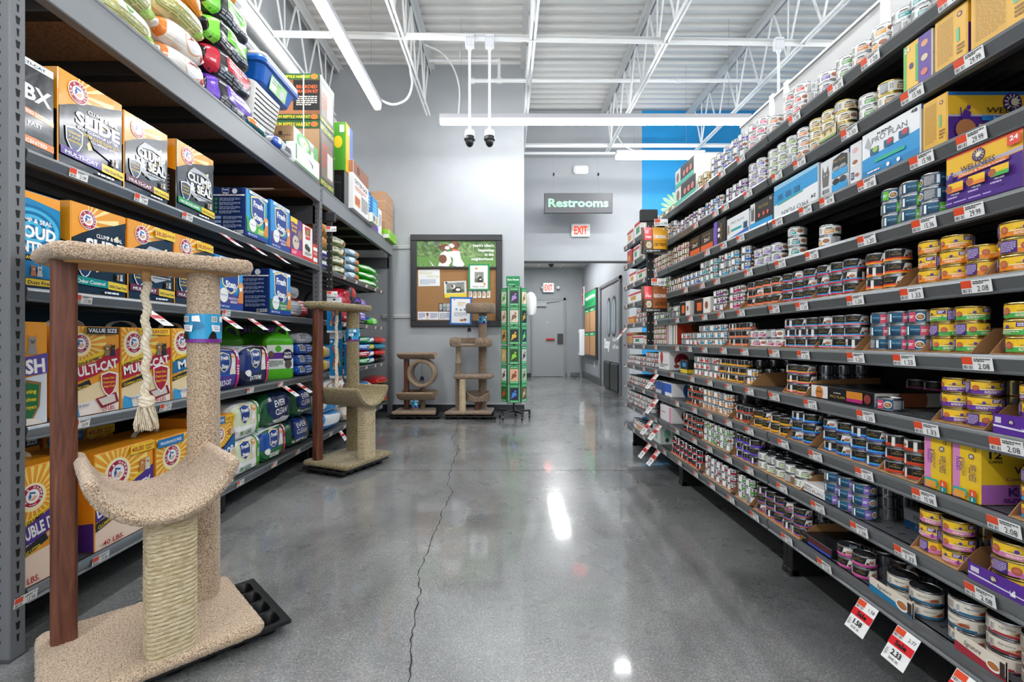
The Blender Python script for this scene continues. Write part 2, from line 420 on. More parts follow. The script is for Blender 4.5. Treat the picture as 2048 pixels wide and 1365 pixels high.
pipe('sprinkler_pipe', [(-1.0, 6.1, 4.62), (-.12, 6.1, 4.62), (-.095, 6.1, 4.60), (-.09, 6.1, 4.57), (-.09, 6.1, 4.36)], .021, 'short white sprinkler pipe with an elbow beside the camera poles', 'pipe',
     parts=(('elbow', (-.13, 6.1, 4.62), (-.075, 6.1, 4.62), .028), ('elbow', (-.09, 6.1, 4.40), (-.09, 6.1, 4.34), .029), ('sprinkler_head', (-.6, 6.1, 4.62), (-.6, 6.1, 4.74), .010)))
pipe('sprinkler_pipe', [(-.44, 6.1, 4.36), (4.6, 6.1, 4.36)], .026, 'long white sprinkler main crossing above the aisle', 'pipe',
     parts=(('end_cap', (-.47, 6.1, 4.36), (-.41, 6.1, 4.36), .036), ('coupling', (-.12, 6.1, 4.36), (-.05, 6.1, 4.36), .034), ('coupling', (2.2, 6.1, 4.36), (2.27, 6.1, 4.36), .034)))
pipe('wall_pipe', [(-2.28, -2, 3.86), (-2.28, 6.4, 3.86)], .055, 'thick white pipe along the left wall above the rack', 'pipe')
pipe('wall_pipe', [(-2.34, -2, 3.72), (-2.34, 6.4, 3.72)], .02, 'thin white pipe below the thick pipe on the left wall', 'pipe')
pipe('flexible_conduit', [(-1.40, 5.2, 3.66), (-1.25, 5.2, 3.60), (-1.10, 5.2, 3.66), (-1.04, 5.2, 3.82), (-1.06, 5.2, 4.0), (-1.05, 5.2, 4.3), (-1.05, 5.2, 4.6)], .012, 'curled white flexible conduit feeding the left strip light', 'cable')
pipe('flexible_conduit', [(-.56, 5.54, 3.65), (-.55, 5.54, 3.95), (-.62, 5.54, 4.2), (-.75, 5.5, 4.35), (-.95, 5.5, 4.45)], .009, 'white cable dropping to the left end of the long strip light', 'cable')
pipe('flexible_conduit', [(1.85, 6.5, 3.60), (1.73, 6.6, 3.68), (1.67, 6.8, 3.85), (1.65, 7.0, 4.05)], .009, 'white cable dropping to the short strip light', 'cable')
pipe('conduit', [(2.86, 5.54, 3.6), (3.1, 5.8, 3.58), (3.3, 6.0, 3.45)], .009, 'white cable leaving the right end of the long strip light', 'cable')
def camera_pole(x, D, zb, label, head=True):
    t = thing('ceiling_camera', label, 'security camera', (x, D, zb), 0, 'ceiling cameras on poles')
    top = 4.03-zb
    m = MB(); m.rbox(-.045, .045, -.03, .03, top-.1, top+.02, 0xe6e8ec, PAINT, .006)
    for i in (-1, 0, 1): m.lathe([(.009, 0), (.009, .002)], 0xc2c5ca, PAINT, 10, (i*.027, -.03, top-.01), axis='y')
    m.build('junction_box', t)
    MB().lathe([(.02, top-.13), (.024, top-.1)], WHT, PAINT, 16).build('pole_collar', t)
    MB().tube([(0, 0, .16 if head else -.3), (0, 0, top-.1)], .0135, WHT, PAINT, 12).build('pole', t)
    if head:
        MB().lathe([(.0135, .17), (.018, .13), (.045, .125), (.05, .1), (.052, .06)], WHT, PLAS, 24).build('camera_housing', t)
        MB().lathe([(.056, .062), (.058, .05), (.056, .03), (.045, .022), (.046, .018)], 0x2b2d30, PLAS, 24).build('camera_ring', t)
        MB().lathe([(.043, .02), (.04, -.005), (.03, -.024), (.015, -.036), (.001, -.04)], 0x0c0d0f, GLOSS, 24).build('lens_dome', t)
camera_pole(-.365, 4.72, 2.97, 'left of the two ceiling cameras on white poles')
camera_pole(-.165, 4.72, 2.97, 'right of the two ceiling cameras on white poles')
camera_pole(2.76, 4.76, 3.0, 'white pole and junction box dropping behind the tall can shelves', False)
# ================================================================ restroom wall signs
def bracketed(name, w, h, d, loc, label, cat, base, art, m=CARD, extra=None):
    t = thing(name, label, cat, loc); b = MB(); b.rbox(-w/2, w/2, -d, 0, 0, h, base, m, .006); b.build('sign_board', t)
    p = MB(); A = Art(w, h); art(A); A.put(p, front(-w/2, -d-.0004, 0), m, dl=.0006); p.build('lettering', t)
    return t
pm = F/7.3
t = bracketed('hanging_sign', 136/pm, 40/pm, .04, (144/pm, 7.3, H+(680-428)/pm), 'dark grey hanging sign reading Restrooms in pale green letters', 'sign', 0x45464a,
    lambda A: A.T('Restrooms', .5, .32, .40, 0x9adfb0, w=.88, b=.032), PAINT)
m = MB()
for x in (-.38, .32): m.tube([(x, -.02, .3), (x+.02, .2, 1.03)], .002, 0x9a9a9a, PAINT, 5); m.box(x-.004, x+.022, .06, .09, .62, .66, 0x222222, PLAS)
m.build('hanging_wire', t)
def exit_sign(loc, w, h, label, lamps=False):
    t = thing('exit_sign', label, 'exit sign', loc); MB().rbox(-w/2, w/2, -.05, 0, 0, h, 0xf4f4f2, PLAS, .01).build('sign_board', t)
    p = MB(); A = Art(w, h); A.T('EXIT', .5, .2, .6, 0xff3a1c, w=.72, b=.035); A.put(p, front(-w/2, -.0505, 0), mat('lit_exit_letters', .5, 0, 0xff3018, emis=(0xff2a10, 1.1))); p.build('lettering', t)
    if lamps:
        for s in (-1, 1):
            m = MB(); m.lathe([(.012, 0), (.04, .02), (.05, .07), (.04, .09)], 0xd8d8d8, PLAS, 16, (s*(w/2+.06), -.03, h*.5), axis='x' if s > 0 else 'x'); m.build('lamp_head', t)
    return t
pr = F/DR
exit_sign(((1160.5-VX)/pr, DR-.001, H+(680-475)/pr), 37/pr, 26/pr, 'white EXIT sign with red letters on the wall below the Restrooms sign')
ph = F/12.5
exit_sign(((1097-VX)/ph, 12.55, H+(680-585)/ph), 22/ph, 19/ph, 'EXIT sign with lamp heads above the far hallway door', True)
m = MB(); m.rbox(-.125, .125, -.06, 0, 0, .15, 0xf6f6f4, PLAS, .03)
tag(m.build('wall_alarm', loc=((1161-VX)/pr, DR-.001, H+(680-350)/pr)), 'blank white rounded alarm box high on the wall above the Restrooms sign', 'alarm box')
# mural on the blue wall: pale green layered leaves
m = MB(); A = Art(1.0, 1.2)
for k, (a, L) in enumerate([(172, .44), (160, .46), (148, .47), (136, .45), (184, .42), (196, .38), (124, .42), (112, .36), (208, .32)]):
    ca, sa = cos(radians(a)), sin(radians(a)); ox, oy = .72, .38
    q = lambda t, w: (ox+L*t*ca-w*sa, (oy+L*t*sa+w*ca)/1.2+.0)
    A.P([q(0, .01), q(.3, .028), q(.7, .036), q(.92, .026), q(1, 0), q(.92, -.026), q(.7, -.034), q(.3, -.026), q(0, -.01)], 0x8fc79a if k % 2 else 0xb4dfb0)
    A.P([q(.35, .012), q(.8, .02), q(.9, 0), q(.8, -.006), q(.35, 0)], 0xd6efcf if k % 2 else 0x9ccfa0)
for k in range(6): A.E(.70+.03*k, .22+.028*k, .16-.02*k, .10, (0xb4dfb0, 0x9ed3a2)[k % 2])
A.put(m, lambda u, v, l: (2.257+.02+u, DR-.003-l, 2.72+v), MATTE)
struct('wall_mural', m, smooth=False)
# ================================================================ hallway
def door_leaf(): pass
pd = F/12.55
x0, x1 = (1062.5-VX)/pd, (1131.5-VX)/pd; zt = 2.11
m = MB(); m.box(x0, x0+.055, DH-.04, DH, 0, zt, 0x8b8e90, PAINT); m.box(x1-.055, x1, DH-.04, DH, 0, zt, 0x8b8e90, PAINT); m.box(x0, x1, DH-.04, DH, zt-.055, zt, 0x8b8e90, PAINT)
m.box(x0+.055, x1-.055, DH-.025, DH, 0.01, zt-.055, 0x989b9d, PAINT)
d1 = struct('door_1', m)
MB().rbox((1073-VX)/pd, (1093-VX)/pd, DH-.09, DH-.026, 1.88, 1.98, 0x9fa2a4, PAINT).tube([((1090-VX)/pd, DH-.06, 1.99), ((1120-VX)/pd, DH-.04, 2.03)], .012, 0x9fa2a4, PAINT).build('door_closer', d1)
MB().rbox((1092-VX)/pd, (1109-VX)/pd, DH-.07, DH-.026, .98, 1.03, 0xb01c24, PLAS).build('red_push_bar', d1)
MB().rbox((1115-VX)/pd, (1126-VX)/pd, DH-.08, DH-.026, .90, 1.16, 0x3a3c3f, PLAS).build('door_lock', d1)
MB().lathe([(.015, 0), (.012, .01)], 0xf0f0f0, CHROME, 12, ((1095-VX)/pd, DH-.026, 1.46), axis='y').build('peephole', d1)
XR = 2.05
def wr(x): return XR*F/(x-VX)          # depth on the right hall wall of a pixel column
def wmap(yf, z0, off=0.0): return lambda u, v, l: (XR-off-l, yf-u, z0+v)
# double swinging door "Stay"
yf, yn = wr(1201.5), wr(1243.5); zt = 2.14; m = MB()
for a, b in ((yf-.10, yf), (yn, yn+.10)): m.box(XR-.03, XR+.01, a, b, 0, zt, 0x5f6264, PAINT)
m.box(XR-.03, XR+.01, yn, yf, zt-.06, zt, 0x5f6264, PAINT); m.box(XR-.004, XR+.01, yn+.1, yf-.1, .02, zt-.06, 0x8a8d90, PAINT)
d2 = struct('door_2', m)
Wd = yf-yn-.2
for (xa, xb, za, zb) in ((1215.5, 1221.5, 1.05, 1.83), (1224.3, 1232.5, 1.05, 1.83)):
    ya, yb = wr(xa), wr(xb); w = ya-yb; A = Art(w, zb-za); p = MB()
    def rr(A, i, c):
        W_, H_ = A.w, A.h; r = W_*.45; pts = []
        for cx, cy, a0 in ((W_-r-i, r+i, -90), (W_-r-i, H_-r-i, 0), (r+i, H_-r-i, 90), (r+i, r+i, 180)):
            for k in range(7): a = radians(a0+k*15); pts.append(((cx+r*cos(a))/W_, (cy+r*sin(a))/H_))
        A.P(pts, c)
    rr(A, 0, 0x17181a); rr(A, .04, 0x9fb0b8); A.R(.42, .08, .5, .92, 0xc9d6da)
    A.put(p, wmap(ya, za, .006), GLOSS, dl=.002); p.build('door_window', d2)
p = MB(); A = Art(.55, .34); A.T('Stay', .5, .3, .55, 0xf2f2f2, w=.98, b=.05); A.put(p, wmap(wr(1209), .73, .006), MATTE)
A = Art(.52, .3); A.T('Nothing to', .5, .62, .26, 0xe8e8e8, w=.95, b=.03); A.T('sniff here.', .5, .16, .26, 0xe8e8e8, w=.95, b=.03); A.put(p, wmap(wr(1225.5), .78, .006), MATTE); p.build('lettering', d2)
for a, b in ((1211, 1224), (1225, 1241)):
    MB().rbox(XR-.05, XR-.006, wr(b), wr(a), .03, .57, 0x141516, PLAS, .03).build('kick_pad', d2)
# poster board "Adoptable Neighbors"
yf, yn = wr(1173), wr(1196.5); z0, z1 = .54, 2.16
t = thing('poster_board', 'tall dark board with green header and four cork panels on hallway wall', 'notice board', (XR-.001, (yf+yn)/2, z0)); hw = (yf-yn)/2
MB().rbox(-.05, 0, -hw, hw, 0, z1-z0, 0x34363a, PAINT).build('board', t)
p = MB(); A = Art(2*hw, z1-z0)
A.R(.03, .76, .97, .985, 0x0e9a55); A.T('Adoptable Neighbors', .5, .885, .05, 0xffffff, w=.86, b=.04); A.lines(.15, .79, .85, .86, 3, 0x0a6b3c)
for a, b in ((.05, .48), (.52, .95)):
    for c, d in ((.40, .70), (.06, .35)): A.R(a, c, b, d, 0xb98b5d); A.R(a, d-.01, b, d+.035, 0x0e9a55); A.lines(a+.04, d, b-.04, d+.025, 1, 0xe8fff0)
A.put(p, lambda u, v, l: (-.0505-l, hw-u, v), MATTE); p.build('cork_panels', t)
t = thing('fire_extinguisher_sign', 'small white and red vertical fire extinguisher sign in the hallway', 'sign', (XR, wr(1166.5), 1.9))
MB().box(-.02, 0, -.19, .19, 0, .49, 0xf2f2f2, PLAS).build('sign_board', t)
p = MB(); A = Art(.38, .49); A.R(.25, .06, .75, .94, 0xc01830); A.T('FIRE', .5, .55, .1, 0xffffff, w=.4); A.P([(.3, .2), (.7, .2), (.5, .1)], 0xffffff); A.put(p, lambda u, v, l: (-.0205-l, .19-u, v)); p.build('printed_face', t)
t = thing('extinguisher_cabinet', 'white fire extinguisher cabinet on the hallway wall beside the poster board', 'cabinet', (XR, 12.2, .58))
MB().rbox(-.16, 0, -.17, .17, 0, .68, 0xf4f5f5, PLAS, .02).build('cabinet_body', t); MB().box(-.165, -.158, -.12, .12, .08, .6, 0xb8c0c4, GLOSS).build('cabinet_window', t)
tag(MB().rbox(-.008, 0, -.035, .035, 0, .12, 0xefefef, PLAS, .003).build('wall_outlet', loc=(XR, wr(1189), .36)), 'white wall outlet below the hallway poster board', 'outlet')
tag(MB().rbox(-.13, .13, -.012, 0, 0, .1, 0xa7adb0, CHROME, .004).build('wall_vent', loc=((1150-VX)*DH/F, DH-.012, .02)), 'small metal vent at the foot of the hallway end wall', 'vent')
m = MB(); m.lathe([(.07, 0), (.06, -.03), (.05, -.05), (.03, -.075), (.001, -.085)], 0x16171a, GLOSS, 20)
tag(m.build('dome_camera', loc=((1102-VX)*12/F, 12.0, 2.925)), 'small black dome camera under the hallway ceiling', 'security camera')
m = MB(); m.loft([[(x*w, y*.09, z) for x, y in [(cos(a*pi/12), sin(a*pi/12)) for a in range(24)]] for z, w in ((0, .05), (.02, .07), (.12, .085), (.24, .08), (.29, .055), (.31, .02))], 0xf6f6f4, PLAS)
tag(m.build('wall_dispenser', loc=(.335, 6.42, 1.33)), 'white rounded wall dispenser on the corner behind the care sheet rack', 'dispenser')
# ================================================================ bulletin board
pb = F/DB
def bx(x): return (x-VX)/pb
def bz(y): return H+(VY-y)/pb
t = thing('bulletin_board', 'large black framed bulletin board with dog poster above cork', 'bulletin board', (0, DB, 0))
BX0, BX1, BZ0, BZ1 = bx(822), bx(1004.5), bz(654), bz(470.5)
m = MB(); fw = .085
m.rbox(BX0, BX1, -.045, 0, BZ1-fw, BZ1, 0x2c2c2e, PAINT, .006); m.rbox(BX0, BX1, -.045, 0, BZ0, BZ0+fw, 0x2c2c2e, PAINT, .006)
m.rbox(BX0, BX0+fw, -.044, 0, BZ0+fw, BZ1-fw, 0x2c2c2e, PAINT, .006); m.rbox(BX1-fw, BX1, -.044, 0, BZ0+fw, BZ1-fw, 0x2c2c2e, PAINT, .006)
m.rbox(BX0+fw, BX1-fw, -.038, 0, bz(538.5), bz(534.5), 0x2c2c2e, PAINT, .003); m.build('frame', t)
CORK = noise_mat('cork', [(.3, 0x7c5a38), (.5, 0xa67a4e), (.7, 0xc49866)], 160, .9, 5)
MB().box(BX0+fw-.01, BX1-fw+.01, -.012, 0, BZ0+fw-.01, bz(537), 0xaa7744, CORK).build('cork_panel', t)
GRASS = noise_mat('photo_foliage', [(.25, 0x2a4a22), (.45, 0x587a40), (.6, 0x86a466), (.8, 0xc8d4b4)], 14, .5, 7, ndist=1)
px0, px1, pz0, pz1 = BX0+fw-.005, BX1-fw+.005, bz(535), BZ1-fw+.005
m = MB(); m.box(px0, px1, -.02, -.004, pz0, pz1, 0x77aa44, GRASS)
A = Art(px1-px0, pz1-pz0)
def blob(pts, c): A.P(pts, c)
A.P([(0, .0), (1, .0), (1, .32), (.6, .38), (.3, .34), (0, .4)], 0x6a9a48); A.E(.13, .9, .012, .03, 0x4d5560); A.R(.22, .82, .28, 1, 0x5c6460)
for k in range(34): A.P([(.02+.029*k, 0), (.03+.029*k, 0), (.026+.029*k+.006*sin(k*2.1), .10+.12*abs(sin(k*1.7)))], (0x4f8034, 0x92b868)[k % 2])
W1, BR = 0xf4efe9, 0x7a4324
A.P([(.27, .04), (.4, .02), (.44, .2), (.42, .5), (.36, .62), (.3, .5), (.3, .28)], W1); A.E(.35, .74, .055, .045, BR); A.E(.385, .72, .03, .022, W1); A.P([(.26, .8), (.33, .8), (.3, .68)], 0x5c2f18); A.E(.33, .3, .05, .055, BR)
A.P([(.16, .26), (.2, .04), (.22, .04), (.15, .3)], W1)
A.P([(.4, .5), (.46, .62), (.54, .6), (.56, .3), (.6, .1), (.52, .0), (.45, .06), (.46, .3)], W1); A.E(.56, .1, .04, .03, W1); A.E(.475, .84, .055, .05, BR); A.E(.44, .8, .035, .028, W1); A.P([(.5, .95), (.55, .86), (.52, .74)], 0x5c2f18); A.P([(.44, .7), (.52, .66), (.525, .6), (.45, .63)], 0xe2512b)
A.E(.42, .75, .012, .012, 0xd98a90); A.P([(.34, .55), (.46, .6), (.47, .54), (.35, .48)], W1); A.E(.345, .755, .006, .006, 0x111111); A.E(.46, .85, .006, .006, 0x111111)
for s, yy in (("Here's what's", .76), ('happening', .585), ('in the', .42), ('neighborhood.', .255)): A.T(s, .965, yy, .1, 0xffffff, al='r', b=.018)
A.put(m, lambda u, v, l: (px0+u, -.0202-l, pz0+v), CARD); m.build('dog_poster', t)
def sheet(name, x0, x1, y0, y1, label, cat, base, art, tilt=0, off=.016):
    w, h = (x1-x0)/pb, (y1-y0)/pb
    o = MB(); o.box(-w/2, w/2, -.0012, 0, -h/2, h/2, base, CARD)
    A = Art(w, h); art(A); A.put(o, front(-w/2, -.0014, -h/2), CARD)
    ob = o.build(name, smooth=False, loc=((bx(x0)+bx(x1))/2, DB-off, (bz(y0)+bz(y1))/2)); ob.rotation_euler.y = radians(tilt)
    return tag(ob, label, cat, 'papers pinned to the bulletin board')
def dogphoto(A, x0, y0, x1, y1):
    A.R(x0, y0, x1, y1, 0x8a8f86); A.R(x0, y0, x1, y0+(y1-y0)*.35, 0x5a6a48); cx = (x0+x1)/2; w = x1-x0
    A.P([(x0+.3*w, y0), (x0+.85*w, y0), (x0+.8*w, y0+.55*(y1-y0)), (x0+.4*w, y0+.6*(y1-y0))], 0x3a2a20); A.E(x0+.38*w, y0+.62*(y1-y0), .13*w, .12*w, 0xf0ece6); A.E(x0+.33*w, y0+.66*(y1-y0), .06*w, .09*w, 0x4a3020); A.E(x0+.42*w, y0+.56*(y1-y0), .02*w, .02*w, 0x111111); A.E(x0+.65*w, y0+.3*(y1-y0), .13*w, .08*w, 0xf0ece6)
def hand(A): A.T('ENGLISH', .35, .72, .14, 0xd9c95a, b=.0, rot=-2); A.T('MASTIFF', .7, .5, .14, 0xc9cf6a, b=.0, rot=-3); A.lines(.08, .1, .8, .42, 6, 0x9bb0c8)
sheet('handwritten_note', 837, 880, 540, 573, 'white handwritten note at the upper left of the cork', 'paper', 0xf0f0ee, hand, -1)
def adopt(A): A.R(.09, .06, .91, .94, 0xf4f4f2); A.E(.38, .83, .07, .05, 0xc9a227); dogphoto(A, .3, .3, .72, .7); A.T('Adopt  Owen', .5, .12, .06, 0x444444, b=0); A.E(.76, .24, .05, .06, 0xd8863a)
sheet('adoption_poster', 937, 979.5, 529.5, 582, 'green bordered adoption poster at the upper right of the cork', 'poster', 0x0f8a4d, adopt, 0, .047)
m = MB()
for k in range(5): m.box(-.14+k*.062, -.14+k*.062+.048, -.004, -.001, -.05-.004*(k % 2), .05, 0xf2f0ea, CARD); m.box(-.135+k*.062, -.135+k*.062+.025, -.0045, -.004, -.03, .02, 0xd9b27a, CARD)
tag(m.build('tear_off_strip', loc=(bx(958), DB-.016, bz(589))), 'row of white tear-off tabs under the green bordered poster', 'paper', 'papers pinned to the bulletin board')
def ycard(A): A.R(.04, .28, .96, .98, 0xd8d8d4); dogphoto(A, .1, .3, .9, .9); A.R(0, 0, 1, .26, 0xf0d838); A.T('Please Come Meet', .75, .86, .06, 0x223366, w=.35); A.E(.1, .92, .05, .05, 0x2c2c2c)
sheet('dog_card', 889, 933, 563, 596, 'dog photo card with a yellow bottom stripe', 'card', 0xf2f2ea, ycard, -2)
def bpost(A): A.R(.08, .06, .92, .93, 0xf2f3f5); A.lines(.35, .68, .7, .82, 3, 0xc8a860); A.lines(.2, .3, .8, .45, 4, 0x9aa4b0); A.E(.3, .55, .05, .05, 0x7a9cc8); A.E(.5, .53, .05, .04, 0x6b8a50); A.E(.68, .55, .05, .05, 0x5a7ab0); A.E(.55, .16, .09, .05, 0xc07a3c); A.E(.7, .18, .07, .05, 0x8a5a36); A.E(.2, .9, .03, .03, 0x6a4aa0)
sheet('blue_poster', 900.5, 944, 595, 650, 'blue bordered poster hanging over the bottom frame', 'poster', 0x1668b8, bpost, 1, .052)
def photos(A):
    for i in range(2):
        for j in range(3): A.R(.03+j*.33, .04+i*.48, .32+j*.33, .48+i*.48, (0xc8b090, 0x90a0b0, 0xd8d0c8, 0xa89070, 0xb8c0b0, 0xe0d8d0)[i*3+j])
    A.R(.03, .05, .32, .95, 0x151515); A.lines(.05, .1, .3, .9, 7, 0xffffff)
sheet('photo_flyer', 878, 901, 607, 623, 'small black flyer with six photos, left of the blue poster', 'flyer', 0x202020, photos)
sheet('text_flyer', 878, 901, 624, 640, 'white text flyer under the small black photo flyer', 'flyer', 0xf0f0f2, lambda A: A.lines(.08, .1, .92, .85, 6, 0x7a80a0))
def dogpage(A): A.lines(.04, .2, .35, .85, 6, 0x6a70a0); A.lines(.6, .2, .96, .85, 6, 0x6a70a0, 4); A.E(.47, .72, .07, .05, 0x8a4a28); A.P([(.4, .0), (.55, .0), (.53, .6), (.44, .6)], 0xe8dcd0); A.E(.47, .5, .05, .03, 0xc83030)
sheet('dog_flyer', 836, 877, 624, 640, 'long white flyer with a brown dog at the lower left of the cork', 'flyer', 0xf2f2f4, dogpage)
for x0, x1, y, nm in ((-2.4, -1.53, 495, 'upper'), (bx(768), bx(822), 633, 'lower')):
    m = MB(); w = bx(822)-max(bx(765), -2.4); m.rbox(0, w, -.02, 0, -.025, .025, 0xc4c6c8, PAINT, .004); m.box(.0, w, -.021, -.019, -.004, .004, 0x8e9092, PAINT)
    tag(m.build('wall_rail', loc=(max(bx(765), -2.4), DB-.001, bz(y))), nm+' of two pale metal rails on the wall left of the bulletin board', 'rail')
# ================================================================ cat trees
def carpet(n, dark, mid, light, sc=420):
    m = noise_mat(n, [(.33, dark), (.47, mid), (.62, light)], sc, .95, 3, (1.0, .006), bscale=sc*.55, spec=.1, nrough=.5)
    b = m.node_tree.nodes['Principled BSDF']; b.inputs['Sheen Weight'].default_value = .25
    return m
CP1 = carpet('beige_carpet', 0x7d6450, 0xb89f86, 0xd6c3aa, 260); CP2 = carpet('olive_carpet', 0x443824, 0x857657, 0xb3a57f, 230)
CP3 = carpet('tan_carpet', 0x76634e, 0x8f7a62, 0xa38e75, 150); CP4 = carpet('brown_carpet', 0x4e4034, 0x85715f, 0xb09c88, 170)
WOOD = noise_mat('stained_redwood', [(.3, 0x34190f), (.45, 0x5a3020), (.6, 0x744531), (.8, 0x96624a)], 34, .5, 7, (.25, .002), (1, 1, .06), ndist=1.6, bscale=60)
PLY = noise_mat('plywood', [(.3, 0xa67c48), (.7, 0xd0a56c)], 6, .6, 5, stretch=(1, 9, 9))
def ndisp(p, a, sc):
    v = noise.noise_vector(Vector(p)*sc); return (p[0]+v.x*a, p[1]+v.y*a, p[2]+v.z*a)
def outline(quad, r=.03, n=160):
    # closed rounded outline through the corners of a polygon
    pts = []; k = len(quad)
    for i in range(k):
        a, b, c = Vector(quad[i-1]), Vector(quad[i]), Vector(quad[(i+1) % k])
        u, w = (a-b).normalized(), (c-b).normalized()
        for j in range(9):
            t = j/8; pts.append(b+u*r*(1-t)**2+w*r*t*t)
    # resample
    L = [0]; 
    for i in range(len(pts)): L.append(L[-1]+(pts[(i+1) % len(pts)]-pts[i]).length)
    out = []; j = 0
    for i in range(n):
        d = L[-1]*i/n
        while L[j+1] < d: j += 1
        t = (d-L[j])/max(1e-9, L[j+1]-L[j]); out.append(pts[j].lerp(pts[(j+1) % len(pts)], t))
    return out
def slab(mb, quad, z0, z1, m, r=.03, e=None, n=160, rings=14, amp=.003, sc=140, flat_bottom=None, cc=0):
    o = outline(quad, r, n); c = sum(o, Vector((0, 0)))/n; h = (z1-z0)/2; e = e or h; zc = (z0+z1)/2
    def ring(inset, z): return [ndisp((*(c+(p-c)*max(.01, 1-inset/(p-c).length)), z), amp, sc) for p in o]
    def rs(f, z): return [ndisp((*(c+(p-c)*f*(1-e/(p-c).length)), z), amp, sc) for p in o]
    R = [rs((i+.02)/rings, z0) for i in range(rings)]
    for k in range(0, 9):
        a = -pi/2+pi*k/8; R.append(ring(e*(1-cos(a)), zc+h*sin(a)))
    R += [rs((i+.02)/rings, z1) for i in range(rings-1, -1, -1)]
    return mb.loft(R, cc, m)
def post(mb, x, y, z0, z1, rx, ry, m, n=48, sq=2.0, amp=.002, dz=.02, cc=0, sc=160):
    R = []; k = max(2, int((z1-z0)/dz))
    for i in range(k+1):
        z = z0+(z1-z0)*i/k
        R.append([ndisp((x+rx*math.copysign(abs(cos(a))**(2/sq), cos(a)), y+ry*math.copysign(abs(sin(a))**(2/sq), sin(a)), z), amp, sc) for a in [2*pi*j/n for j in range(n)]])
    return mb.loft(R, cc, m)
SIS = noise_mat('sisal_rope', [(.3, 0xa08c66), (.5, 0xcdbc98), (.7, 0xe4d9c0)], 60, .85, 5, (.6, .002), (1, 1, 5), bscale=500, spec=.15)
def sisal(mb, x, y, z0, z1, rx, ry, pitch=.0125, n=40, sq=4):
    R = []; turns = (z1-z0)/pitch; k = int(turns*8)
    for i in range(k+1):
        ring = []
        for j in range(n):
            a = 2*pi*j/n; ph = (i/8-j/n) % 1; rr = .0042*sqrt(max(0, 1-(2*ph-1)**2)); z = z0+(z1-z0)*i/k
            rx2, ry2 = rx-.003+rr, ry-.003+rr
            tw = .0006*sin(a*90+i*2.2)
            ring.append((x+(rx2+tw)*math.copysign(abs(cos(a))**(2/sq), cos(a)), y+(ry2+tw)*math.copysign(abs(sin(a))**(2/sq), sin(a)), z))
        R.append(ring)
    mb.loft(R, 0, SIS)
    rnd = random.Random(5)
    return mb
def fibres(mb, x, y, z0, z1, rx, ry, n, seed=2):
    rnd = random.Random(seed)
    for i in range(n):
        a = rnd.uniform(0, 2*pi); z = rnd.uniform(z0, z1); p = Vector((x+rx*1.02*cos(a), y+ry*1.02*sin(a), z)); d = Vector((cos(a)*rnd.uniform(.1, 1), sin(a)*rnd.uniform(.1, 1), rnd.uniform(-.8, .8)))*rnd.uniform(.006, .022)
        mb.tube([p, p+d*.5+Vector((0, 0, -.002)), p+d], .00035, 0xe8d8b0, MATTE, 4)
    return mb
def trough(mb, cx, cy, L, chord, depth, zb, t, m, ax='y', amp=.0025, sc=140, n1=46, n2=44, cc=0):
    # half-pipe: an arc sheet with rounded edges; lips at zb+depth
    R_ = (chord*chord/4+depth*depth)/(2*depth); a1 = math.asin(min(1, chord/2/R_)); zc = zb+R_; R = []
    for i in range(n2+1):
        s = -1+2*i/n2; yy = s*L/2; e = (abs(yy)-(L/2-t/2))/(t/2); f = sqrt(max(0, 1-e*e)) if e > 0 else 1
        ring = []
        def pt(a, rr):
            X, Z, Y = cx+rr*sin(a) if ax == 'y' else cx+yy, zc-rr*cos(a), cy+yy if ax == 'y' else cy+rr*sin(a)
            return ndisp((X, Y, Z), amp, sc)
        hh = t/2*max(f, .02)
        for k in range(n1): ring.append(pt(-a1+2*a1*k/(n1-1), R_+hh))
        for k in range(1, 6): b = pi*k/6; ring.append(pt(a1+sin(b)*hh/R_, R_+hh*cos(b)))
        for k in range(n1): ring.append(pt(a1-2*a1*k/(n1-1), R_-hh))
        for k in range(1, 6): b = pi*k/6; ring.append(pt(-a1-sin(b)*hh/R_, R_-hh*cos(b)))
        R.append(ring)
    return mb.loft(R, cc, m)
def rope(mb, x, y, z0, z1, r, n=60, wob=.003):
    for k in range(3):
        mb.tube([(x+wob*sin(i*.35)+r*.55*cos(i*.55+k*2*pi/3), y+r*.55*sin(i*.55+k*2*pi/3), z1+(z0-z1)*i/n) for i in range(n+1)], r*.62, 0xe9dfc8, COT, 7)
    return mb
COT = noise_mat('cotton_rope', [(.3, 0xcfc0a2), (.7, 0xf1e9d8)], 90, .9, 4, (.4, .001), bscale=300, spec=.1)
def tagband(A):
    A.R(0, 0, 1, .13, 0x7a2a90); A.R(0, .13, 1, 1, 0x2b9fd3)
    for k in range(4):
        x = .25*k; A.P([(x, .13), (x+.09, .13), (x+.08, .32), (x+.045, .42), (x+.02, .3)], 0x141516); A.bars(x+.03, .72, x+.09, .92, 8); A.P([(x+.12, .74), (x+.19, .72), (x+.18, .94), (x+.12, .92)], 0xffffff)
        A.P([(x+.04, .4), (x+.12, .38), (x+.13, .6), (x+.03, .62)], 0xffffff); A.T('PLAY', x+.08, .52, .06, 0x2b7fb3, w=.055); A.T('ON!', x+.08, .44, .06, 0x2b7fb3, w=.05); A.lines(x+.13, .45, x+.22, .68, 4, 0x1a6f9f)
def band(mb, x, y, z, h, r):
    A = Art(2*pi*r, h); tagband(A); mb.lathe([(r-.001, 0), (r-.001, h)], 0x2b9fd3, CARD, 40, (x, y, z))
    A.put(mb, lambda u, v, l: (x+(r+l)*sin(u/r), y-(r+l)*cos(u/r), z+v), GLOSS, su=2*pi*r/40)
    return mb
